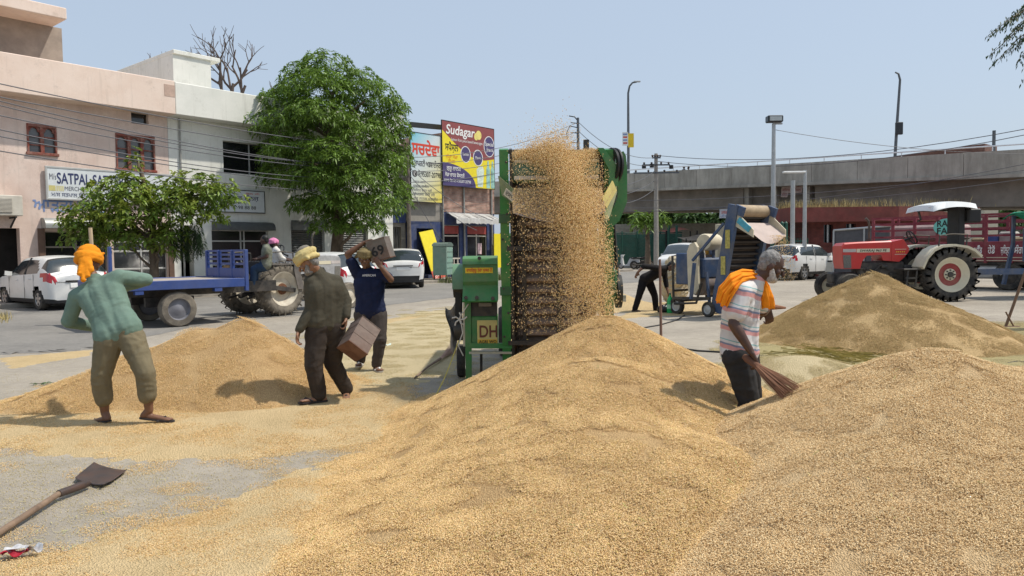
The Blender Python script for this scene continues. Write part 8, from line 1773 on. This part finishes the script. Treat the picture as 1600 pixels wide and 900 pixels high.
man4, B4, _ = person('grey bearded man in striped polo shirt sweeping grain with a stick broom', dict(
    pelvis=A(1156, 548, 5.65), hipa=A(1151, 556, 5.56), hipb=A(1163, 556, 5.76), kna=A(1170, 625, 5.54), ana=A(1160, 686, 5.62), toa=A(1190, 698, 5.56), knb=A(1174, 625, 5.80), anb=A(1172, 684, 5.9), tob=A(1200, 692, 5.86),
    chest=A(1160, 472, 5.63), neck=A(1181, 435, 5.62), head=A(1206, 415, 5.58), sha=A(1158, 457, 5.44), ela=A(1146, 506, 5.38), wra=A(1173, 549, 5.32), shb=A(1182, 455, 5.80), elb=A(1191, 487, 5.92), wrb=A(1199, 483, 6.06)),
    dict(face=(.84, -.25, -.48), skin=SKIN2, handa=((.45, -.05, -.9), (-.9, 0, -.4), 1.15, 1), handb=((.25, .1, -1), (-.1, 1, 0), 1.1, -1), shirt=STRIPE, sleeve=.66, hem=-.02, trousers=cloth_mat('trousers_charcoal', (.032, .032, .033), .18, (.08, .075, .07), .3), tl=.97, hair=HAIRG, beard_m=mat('white_beard', (.42, .40, .37), rough=.8, var=.4, scale=60, bump=.5, bscale=120), belly=-.02, voxel=.0085, wr=.007, wr2=.009, hs=.95, ease=.018))
# orange cloth over his back and shoulders
q = MB(); OC = cloth_mat('cloth_orange', (.80, .26, .015), .15)
E1 = [(1207, 480, 5.70), (1204, 462, 5.69), (1199, 446, 5.70), (1190, 433, 5.70), (1178, 423, 5.62), (1160, 421, 5.50), (1141, 428, 5.44), (1124, 448, 5.42), (1119, 470, 5.42)]
E2 = [(1194, 482, 5.66), (1192, 464, 5.64), (1189, 450, 5.64), (1183, 441, 5.62), (1172, 437, 5.52), (1159, 442, 5.40), (1150, 455, 5.37), (1142, 468, 5.37), (1137, 480, 5.38)]
def drape(E1, E2):
    a1 = [A(*c) - B4 for c in E1]; a2 = [A(*c) - B4 for c in E2]; n = len(a1) - 1
    def f(u, v):
        k = min(int(u * n), n - 1); t = u * n - k; t = t * t * (3 - 2 * t); p = a1[k].lerp(a1[k + 1], t).lerp(a2[k].lerp(a2[k + 1], t), v); o_ = (p - Vector((.03, .06, p.z))).normalized()
        return tuple(p + o_ * (.022 * sin(pi * v) + .011 * sin(v * 17 + 3 * sin(u * 5)) + .007 * sin(v * 31 + u * 9)) - Vector((0, 0, .012 * sin(v * 13) * (1 if u in (0, 1) else 0))))
    return f
q.grid(drape(E1, E2), 48, 26); oc = q.build('shoulder_cloth', OC, man4, smooth=80); sm = oc.modifiers.new('thick', 'SOLIDIFY'); sm.thickness = .012; sm.offset = 0
rg = MB(); p = A(1178, 570, 5.30) - B4; rg.lathe([(.009, -.005), (.012, 0), (.009, .005)], 8, Matrix.Translation(p)); rg.build('ring', ALU, man4)
BROOMM = mat('broom_stalks', (.26, .13, .075), rough=.9, var=.3, island=.4)
def broom(label, a, b, n, r0, spread_, flat=.4, tied=.0, m=BROOMM, handle=None):
    a, b = Vector(a), Vector(b); o = thing('broom', label, 'broom', a); d = (b - a); L = d.length; d.normalize(); s = d.cross(Vector((0, 0, 1))).normalized(); u = s.cross(d)
    for k in range(n):
        an = random.uniform(0, 6.28); rr = sqrt(random.random()); p0 = (s * cos(an) + u * sin(an)) * r0 * rr; p1 = d * L * random.uniform(.86, 1.06) + s * cos(an) * spread_ * rr + u * sin(an) * spread_ * rr * flat; q = MB()
        mid = p0.lerp(p1, .5) + Vector((random.gauss(0, .006), random.gauss(0, .006), random.gauss(0, .006))); q.tube([p0 - d * .1, p0, mid, p1], [.003, .0032, .003, .0018], 4); q.build('bristle', m, o)
    q = MB(); q.lathe([(r0 * .9, -.13), (r0 * 1.25, -.1), (r0 * 1.2, .0), (r0 * 1.25, .04)], 12, Matrix.LocRotScale(Vector((0, 0, 0)), d.to_track_quat('X', 'Z'), None)); q.build('binding', mat('broom_binding', (.16, .075, .045), rough=.9, var=.3), o)
    return o
broom('stick broom with spreading stalks in the hand of the striped shirt man', A(1183, 572, 5.28), A(1243, 617, 5.02), 120, .022, .135, .45)
st = thing('stick', 'short brown stick end held in the far hand of the sweeping man', 'stick', A(1201, 479, 6.06)); q = MB(); q.tube([A(1192, 479, 6.06) - A(1201, 479, 6.06), Vector((0, 0, 0)), A(1228, 481, 6.04) - A(1201, 479, 6.06)], [.03, .03, .008], 8); q.build('shaft', BROOMM, st)
# bending man in black by the green bottle
man5, B5, _ = person('young man in black bending down to lift a green bottle', dict(
    pelvis=A(1009, 436, 17.8), hipa=A(1005, 440, 17.75), hipb=A(1014, 440, 17.9), kna=A(999, 461, 17.7), ana=A(992, 483, 17.75), toa=A(999, 487, 17.68), knb=A(1023, 462, 17.9), anb=A(1025, 484, 17.9), tob=A(1035, 488, 17.85),
    chest=A(1031, 423, 17.8), neck=A(1042, 418, 17.8), head=A(1049, 416, 17.78), sha=A(1030, 419, 17.62), ela=A(1006, 416, 17.5), wra=A(997, 425, 17.45), shb=A(1038, 424, 17.95), elb=A(1041, 445, 17.9), wrb=A(1044, 458, 17.8)),
    dict(face=(.55, -.2, -.8), up=(.8, 0, .5), skin=SKIN1, handa=((-.4, 0, -.9), (0, 1, 0), .4, 1), handb=((.1, 0, -1), (1, 0, 0), .9, -1), shirt=cloth_mat('tee_black', (.018, .016, .016), .2), sleeve=1.3, hem=-.02, trousers=cloth_mat('jeans_black', (.012, .011, .012), .2), tl=.97, hair=HAIRB, voxel=.016, shoes=mat('brown_shoe', (.09, .06, .045)), wr=.006, wr2=.006))
# two men on the mud caked tractor
Yd = 17.3
person('man in grey vest and jeans sitting sideways on the tractor mudguard', dict(
    pelvis=A(416, 413, Yd), hipa=A(411, 416, Yd - .08), hipb=A(412, 417, Yd + .08), kna=A(397, 420, Yd - .12), ana=A(395, 445, Yd - .1), toa=A(387, 448, Yd - .12), knb=A(399, 422, Yd + .1), anb=A(398, 446, Yd + .1), tob=A(390, 449, Yd + .1),
    chest=A(417, 392, Yd), neck=A(415, 383, Yd), head=A(413, 375, Yd - .02), sha=A(416, 388, Yd - .18), ela=A(417, 401, Yd - .2), wra=A(405, 404, Yd - .2), shb=A(416, 388, Yd + .18), elb=A(410, 401, Yd + .2), wrb=A(401, 404, Yd + .15)),
    dict(face=(-.9, .2, -.15), skin=SKIN2, handa=((-1, 0, -.1), (0, 0, -1), .9, 1), handb=((-1, 0, -.1), (0, 0, -1), .9, -1), shirt=cloth_mat('vest_grey', (.13, .14, .10), .25, (.3, .3, .27), .5), sleeve=.5, hem=.0, trousers=cloth_mat('jeans_blue', (.03, .055, .10), .2), tl=.97, hair=HAIRB, voxel=.015, shoes=mat('dark_shoe', (.03, .03, .03))))
person('tractor driver in white shirt and pink turban at the steering wheel', dict(
    pelvis=A(433, 414, Yd + .9), hipa=A(437, 415, Yd + .8), hipb=A(437, 415, Yd + 1.0), kna=A(451, 416, Yd + 1.0), ana=A(453, 432, Yd + 1.0), toa=A(458, 434, Yd + 1.0), knb=A(452, 415, Yd + 1.3), anb=A(455, 432, Yd + 1.3), tob=A(460, 434, Yd + 1.3),
    chest=A(431, 396, Yd + .9), neck=A(430, 388, Yd + .9), head=A(428, 381, Yd + .9), sha=A(433, 392, Yd + .72), ela=A(440, 405, Yd + .75), wra=A(452, 407, Yd + .95), shb=A(432, 392, Yd + 1.08), elb=A(441, 404, Yd + 1.2), wrb=A(452, 405, Yd + 1.2)),
    dict(face=(.7, .7, -.1), skin=SKIN2, handa=((1, .3, 0), (0, 0, -1), .9, 1), handb=((1, .3, 0), (0, 0, -1), .9, -1), shirt=cloth_mat('kurta_white', (.62, .60, .56), .08), sleeve=1.4, hem=-.02, trousers=cloth_mat('pyjama_white', (.5, .48, .44), .1), tl=.97, hair=HAIRB, turban=(cloth_mat('turban_pink', (.62, .22, .38), .15), 'wrap'), voxel=.016, shoes=MATS['dark_shoe']))
# two riders passing on the flyover, only heads and shoulders over the parapet
for k, (px, py, cl_) in enumerate(((1069, 262, (.02, .02, .03)), (1076, 263, (.6, .32, .26)))):
    p, t = on_fly(px, py, 1.0); c = Vector((p.x, p.y, p.z)); d = FDX
    def o_(x, y, z): return c + Vector((d.x * x - d.y * y, d.y * x + d.x * y, z))
    person(('rider in dark clothes passing on the flyover', 'rider in pinkish shirt passing on the flyover')[k], dict(pelvis=o_(0, 0, -.75), hipa=o_(.05, .1, -.8), hipb=o_(.05, -.1, -.8), kna=o_(.4, .2, -.85), ana=o_(.35, .2, -1.25), toa=o_(.5, .2, -1.32), knb=o_(.4, -.2, -.85), anb=o_(.35, -.2, -1.25), tob=o_(.5, -.2, -1.32), chest=o_(0, 0, -.3), neck=o_(0, 0, -.13), head=o_(.02, 0, .04), sha=o_(0, .2, -.2), ela=o_(.2, .25, -.45), wra=o_(.45, .22, -.4), shb=o_(0, -.2, -.2), elb=o_(.2, -.25, -.45), wrb=o_(.45, -.22, -.4)),
        dict(face=(d.x, d.y, -.05), skin=SKIN2, handa=((d.x, d.y, 0), (0, 0, -1), .8, 1), handb=((d.x, d.y, 0), (0, 0, -1), .8, -1), shirt=cloth_mat('rider_shirt_%d' % k, cl_), sleeve=1.5, trousers=MATS['jeans_black'], hair=HAIRB, voxel=.03, shoes=MATS['dark_shoe'], wr=0, wr2=0, z=ztop(t) - 1.3))
rp_, t = on_fly(1072, 270, 1.0); motorbike('dark motorcycle under the two riders on the flyover', (rp_.x, rp_.y, ztop(t) - 1.3), atan2(FDX.y, FDX.x))
# ================================================================== tins, tools and small things
TINM = mat('old_tin', (.20, .17, .14), rough=.5, metal=.35, var=.25, scale=5, dirt=(.16, .07, .04), dirt_amt=.7, dirt_scale=4)
TINR = mat('rusty_tin_bottom', (.12, .055, .035), rough=.75, var=.3, scale=6, dirt=(.22, .13, .09), dirt_amt=.5, dirt_scale=5)
def tin(label, M, w=.24, h=.35, m=TINM, open_top=True, handle=True):
    """square tin: M places its base centre, local z is the height"""
    o = thing('tin', label, 'tin', (0, 0, 0)); o.matrix_world = M; t = .006; a = w / 2
    for (x0, x1, y0, y1) in ((-a, a, -a, -a + t), (-a, a, a - t, a), (-a, -a + t, -a + t, a - t), (a - t, a, -a + t, a - t)): q = MB(); q.box(x0, x1, y0, y1, .012, h, bev=.0015); q.build('side_panel', m, o)
    q = MB(); q.box(-a - .004, a + .004, -a - .004, a + .004, 0, .012, bev=.003); q.build('bottom', TINR, o)
    q = MB()
    for z in (h - .006, h * .35, h * .68):
        for (p, r) in (((-a, -a), (a, -a)), ((a, -a), (a, a)), ((a, a), (-a, a)), ((-a, a), (-a, -a))): q.tube([(p[0], p[1], z), (r[0], r[1], z)], .005 if z > h * .9 else .003, 5)
    q.build('rim_bead', m, o)
    if not open_top: q = MB(); q.box(-a + .003, a - .003, -a + .003, a - .003, h - .012, h - .004); q.build('top', m, o)
    if handle: q = MB(); q.tube([(-a * .5, -a, h), (-a * .4, 0, h + .05), (-a * .0, 0, h + .06), (a * .4, 0, h + .05), (a * .5, a * .0, h)], .008, 6); q.build('handle', STEELD, o)
    return o
# tin on the shoulder of the navy tee shirt man, number to the front
c = at(583, 409, 9.48); ax = (at(573, 377, 9.5) - at(583, 409, 9.5)).normalized()
zc_ = ax; yc_ = Vector((0.12, 1, .05)); yc_ = (yc_ - zc_ * yc_.dot(zc_)).normalized(); xc_ = yc_.cross(zc_)
base = at(600, 406, 9.5)
Mt = Matrix((( xc_.x, yc_.x, zc_.x, base.x), (xc_.y, yc_.y, zc_.y, base.y), (xc_.z, yc_.z, zc_.z, base.z), (0, 0, 0, 1)))
t3 = tin('dull tin painted with number 69 on the shoulder of the navy tee man', Mt, .25, .28, TINM, False, False)
text('69', BLK, t3, frame((-.085, -.129, .07), (1, 0, 0), (0, 0, 1)), .12, .16, bold=.025, extrude=.001)
# tilted empty tin in the hand of the man in olive
zc_ = Vector((.29, .69, .67)).normalized(); xc_ = Vector((.70, .33, -.64)); xc_ = (xc_ - zc_ * xc_.dot(zc_)).normalized(); yc_ = zc_.cross(xc_); base = at(550, 549, 7.36)
Mt = Matrix(((xc_.x, yc_.x, zc_.x, base.x), (xc_.y, yc_.y, zc_.y, base.y), (xc_.z, yc_.z, zc_.z, base.z), (0, 0, 0, 1)))
tin('tilted empty tin hanging from the hand of the man in olive', Mt, .24, .34, mat('tin_worn', (.20, .15, .125), rough=.6, metal=.1, var=.25, dirt=(.10, .05, .035), dirt_amt=.7, dirt_scale=3))
p = gp(968, 483); tin('greyish tin with faded print beside the little heap behind the machine', Matrix.Translation((p.x, p.y, 0)) @ Matrix.Rotation(.2, 4, 'Z'), .26, .36, mat('tin_printed', (.36, .35, .30), rough=.5, var=.4, scale=9, dirt=(.1, .16, .1), dirt_amt=.6, dirt_scale=7), False)
p = gp(1058, 489); tin('brown rusty tin standing beside the green bottle', Matrix.Translation((p.x, p.y, 0)) @ Matrix.Rotation(-.3, 4, 'Z'), .26, .32, TINR, True)
p = gp(1047, 490); bo = thing('bottle', 'big green plastic bottle at the hand of the bending man', 'bottle', (p.x, p.y, 0)); GB = mat('bottle_green', (.02, .42, .12), rough=.15, var=.2, spec=.6)
q = MB(); q.lathe([(.06, 0), (.075, .02), (.075, .26), (.07, .28), (.075, .3), (.05, .37), (.022, .42), (.022, .45)], 16, Matrix.Rotation(-pi / 2, 4, 'Y')); q.build('flask', GB, bo, smooth=50)
q = MB(); q.lathe([(.026, .45), (.026, .48), (.005, .482)], 12, Matrix.Rotation(-pi / 2, 4, 'Y')); q.build('cap', GRN, bo); q = MB(); q.lathe([(.0765, .12), (.0765, .22)], 16, Matrix.Rotation(-pi / 2, 4, 'Y')); q.build('label_band', mat('label_pale', (.3, .55, .35), var=.3, scale=12), bo)
p = gp(1038, 489); bg_ = thing('black_bag', 'crumpled black plastic bag beside the green bottle', 'bag', (p.x, p.y, 0)); q = MB(); blob_ell(q, (0, 0, .09), (Vector((.16, 0, 0)), Vector((0, .13, 0)), Vector((0, 0, .1)))); blob_caps(q, (.05, 0, .15), .05, (.08, 0, .23), .02); fuse(q, 'plastic', mat('bag_black', (.012, .012, .013), rough=.3), bg_, .015, 1, .03, 14, 2)
ps_, pe_ = gp(1033, 530), at(1032, 406, 0) if 0 else None
p = gp(1033, 531); pz = at(1031, 405, p.y); po_ = thing('pole', 'slim brown pole standing upright in the yard before the bending man', 'pole', (p.x, p.y, 0)); q = MB(); q.tube([(0, 0, -.02), (-.01, 0, pz.z * .5), (pz.x - p.x, 0, pz.z)], [.024, .022, .02], 8); q.build('shaft', mat('pole_wood', (.20, .11, .08), rough=.8, var=.25), po_)
# rake leaning at the right edge
p = gp(1571, 513); pt2 = at(1602, 425, p.y + .1); rk = thing('wooden_rake', 'long handled wooden rake leaning at the right edge behind the pale heap', 'rake', (p.x, p.y, 0)); q = MB(); q.tube([(0, 0, .02), (pt2.x - p.x, .1, pt2.z), ((pt2.x - p.x) * 1.5, .15, pt2.z * 1.5)], .025, 8); q.build('handle', mat('rake_wood', (.17, .10, .06), rough=.8, var=.25), rk); q = MB(); q.tube([(0, 0, .3), (.1, 0, .12), (.16, 0, .02)], .014, 6); q.build('brace', MATS['rake_wood'], rk); q = MB(); q.box(-.12, .25, -.04, .04, 0, .04, bev=.008); q.build('head', MATS['rake_wood'], rk)
pa_, pb2 = at(141, 356, 7.05), at(160, 612, 7.0); wr_ = thing('wooden_pole', 'pale wooden pole rising behind the orange turban', 'pole', pa_); q = MB(); q.tube([(0, 0, 0), pb2 - pa_], .018, 8); q.build('shaft', mat('bamboo', (.45, .36, .24)), wr_)
# shovel lying at the near left
SHV = mat('shovel_steel', (.075, .062, .058), rough=.5, metal=.4, var=.25, scale=5, dirt=(.20, .09, .05), dirt_amt=.5, dirt_scale=4)
s0_, s1_, s2_, s3_ = gp(-60, 880), gp(92, 784), gp(136, 766), gp(172, 742); ax = (s1_ - s0_); ax.z = 0; ax.normalize(); sv = Vector((-ax.y, ax.x, 0)); so_ = thing('shovel', 'dark steel shovel with wooden shaft lying on the bare plaza', 'shovel', s2_)
q = MB(); q.tube([s0_ - s2_ + Vector((0, 0, .03)), s1_ - s2_ + Vector((0, 0, .05))], [.021, .019], 10); q.build('shaft', mat('shaft_wood', (.22, .15, .10), rough=.75, var=.25, scale=9, dirt=(.08, .05, .035), dirt_amt=.6, dirt_scale=7), so_, smooth=50)
q = MB(); q.tube([s1_ - s2_ + Vector((0, 0, .05)), Vector((0, 0, .045)), ax * .04 + Vector((0, 0, .035))], [.024, .026, .012], 10); q.build('socket', SHV, so_, smooth=50)
ctr = gp(160, 748) - s2_; b1, b2, b3, b4 = [gp(*c) - s2_ for c in ((147, 728), (199, 740), (164, 766), (115, 754))]
def blade(u, v):
    p = b4.lerp(b3, u).lerp(b1.lerp(b2, u), v); e = abs(u - .5) * 2; c = 1 - .10 * max(0, .3 - v) / .3 * e; pm = b4.lerp(b3, .5).lerp(b1.lerp(b2, .5), v); p = pm + (p - pm) * c
    return (p.x, p.y, .010 + .016 * e ** 2.5 + .022 * max(0, .35 - v))
q = MB(); q.grid(blade, 18, 12); 
bl = q.build('blade', SHV, so_, smooth=60); sm = bl.modifiers.new('thick', 'SOLIDIFY'); sm.thickness = .004
# torn sachet
p = gp(32, 873); wr2_ = thing('wrapper', 'crumpled red and silver snack wrapper in the near left corner', 'wrapper', (p.x, p.y, .02), .25); q = MB()
q.grid(lambda u, v: (-.085 + .12 * u, -.03 + .06 * v + .01 * sin(u * 9), .018 + .018 * sin(u * 7 + v * 3) * sin(v * 5 + 1)), 12, 8); q.build('red_foil', mat('foil_red', (.34, .015, .03), rough=.3, var=.35, scale=30), wr2_, smooth=60)
q = MB(); q.grid(lambda u, v: (-.07 + .11 * u, -.012 + .045 * v, .038 + .01 * sin(u * 8 + 1) * sin(v * 5)), 10, 6); q.build('white_print', mat('foil_silver', (.65, .63, .62), rough=.25, metal=.3, var=.3, scale=30), wr2_, smooth=60)
q = MB(); q.grid(lambda u, v: (.03 + .08 * u, -.022 + .05 * v * (1 - .5 * abs(u - .3)), .03 + .02 * sin(u * 6 + v * 4)), 8, 6); q.build('silver_end', MATS['foil_silver'], wr2_, smooth=60)
# broom lying by the machine, yellow cord, paper bits, cables
h_a, h_b = gp(648, 593), gp(688, 566); hb = thing('broom', 'worn broom with pinkish bristles lying left of the green machine', 'broom', h_a); q = MB(); d = h_b - h_a; q.tube([(0, 0, .02), d * .5 + Vector((0, 0, .05)), d + Vector((0, 0, .05))], [.010, .012, .02], 8); q.build('handle', mat('broom_handle', (.2, .14, .1), rough=.9, var=.3), hb)
e_ = gp(712, 548) - h_a; BRP = mat('bristle_pink', (.50, .34, .28), rough=.9, island=.4)
for k in range(90): q = MB(); t = e_ + Vector((random.gauss(0, .04), random.gauss(0, .12), random.uniform(0, .16))); q.tube([d + Vector((random.gauss(0, .01), random.gauss(0, .01), .05)), d.lerp(t, .6) + Vector((0, 0, .02)), t], [.0022, .002, .001], 4); q.build('bristle', BRP, hb)
def cord(name, label, pts, r, m, cat):
    b = MB(); P = []
    for i in range(len(pts) - 1):
        for k in range(6): P.append(pts[i].lerp(pts[i + 1], k / 6))
    P.append(pts[-1]); b.tube(P, r, 6); return tag(b.build(name, m), label, cat)
cord('yellow_cord', 'thin yellow cord hanging from the green machine down to the ground', [at(717, 532, 8.6), at(703, 570, 8.3) , at(694, 592, 8.0), gp(680, 620, .01), gp(672, 640, .01)], .006, mat('cord_yellow', (.6, .48, .08)), 'cord')
cord('black_cable', 'black cable lying across the yard before the blue machine', [gp(1070, 492, .012), gp(1058, 500, .012), gp(1030, 508, .012), gp(1000, 513, .012), gp(960, 514, .012)], .013, BLK, 'cable')
cord('black_hose', 'dark hose on the ground behind the sweeping man', [gp(1055, 543, .012), gp(1090, 548, .012), gp(1125, 550, .012), gp(1180, 556, .012), gp(1230, 556, .012)], .014, BLK, 'hose')
cord('black_hose', 'dark hose crossing the straw at the right edge', [gp(1575, 568, .02), gp(1590, 565, .02), gp(1640, 572, .02)], .014, BLK, 'hose')
for k, (px, py, w, m_, lab) in enumerate(((604, 541, .07, (.6, .72, .66), 'pale greenish paper scrap behind the navy tee man'), (516, 607, .05, (.7, .7, .68), 'white paper scrap behind the heel of the man in olive'))):
    p = gp(px, py); o = thing('paper_scrap', lab, 'paper', (p.x, p.y, .012), .5 * k); q = MB(); q.grid(lambda u, v: (w * 2 * (u - .5), w * 1.6 * (v - .5), .012 + .02 * sin(u * 5) * sin(v * 4 + 1)), 5, 4); q.build('sheet', mat('scrap_%d' % k, m_), o)
p = gp(68, 602); V = []; o = thing('green_twig', 'small leafy green twig lying beside the heap at the left', 'twig', (p.x, p.y, .015)); q = MB(); q.tube([(-.12, 0, 0), (.0, .01, .01), (.16, .02, .01)], .004, 5); q.build('stem', BARK, o)
n = 22; B = np.stack([RNG.uniform(-.14, .16, n), RNG.normal(0, .015, n), np.full(n, .012)], 1); D = np.stack([RNG.normal(0, .6, n), RNG.choice([-1, 1], n) * 1.0, RNG.normal(.1, .2, n)], 1); link('leaves', leaves_mesh('leaves', B, D, RNG.uniform(.04, .08, n), np.full(n, .02), LEAF_C), o)
# pale bundle behind the bending man
sk = thing('bundle', 'tall pale crumpled bundle of plastic sheet behind the bending man', 'bundle', (at(1054, 430, 19.5).x, 19.5, 0)); q = MB(); pz = at(1058, 403, 19.5).z
blob_ell(q, (0, 0, pz * .5), (Vector((.33, 0, 0)), Vector((0, .3, 0)), Vector((0, 0, pz * .52)))); blob_ell(q, (.16, .0, pz - .16), (Vector((.3, 0, 0)), Vector((0, .25, 0)), Vector((0, 0, .17)))); fuse(q, 'sheet', mat('sheet_cream', (.50, .42, .28), rough=.7, var=.2), sk, .025, 1, .09, 6, 3)
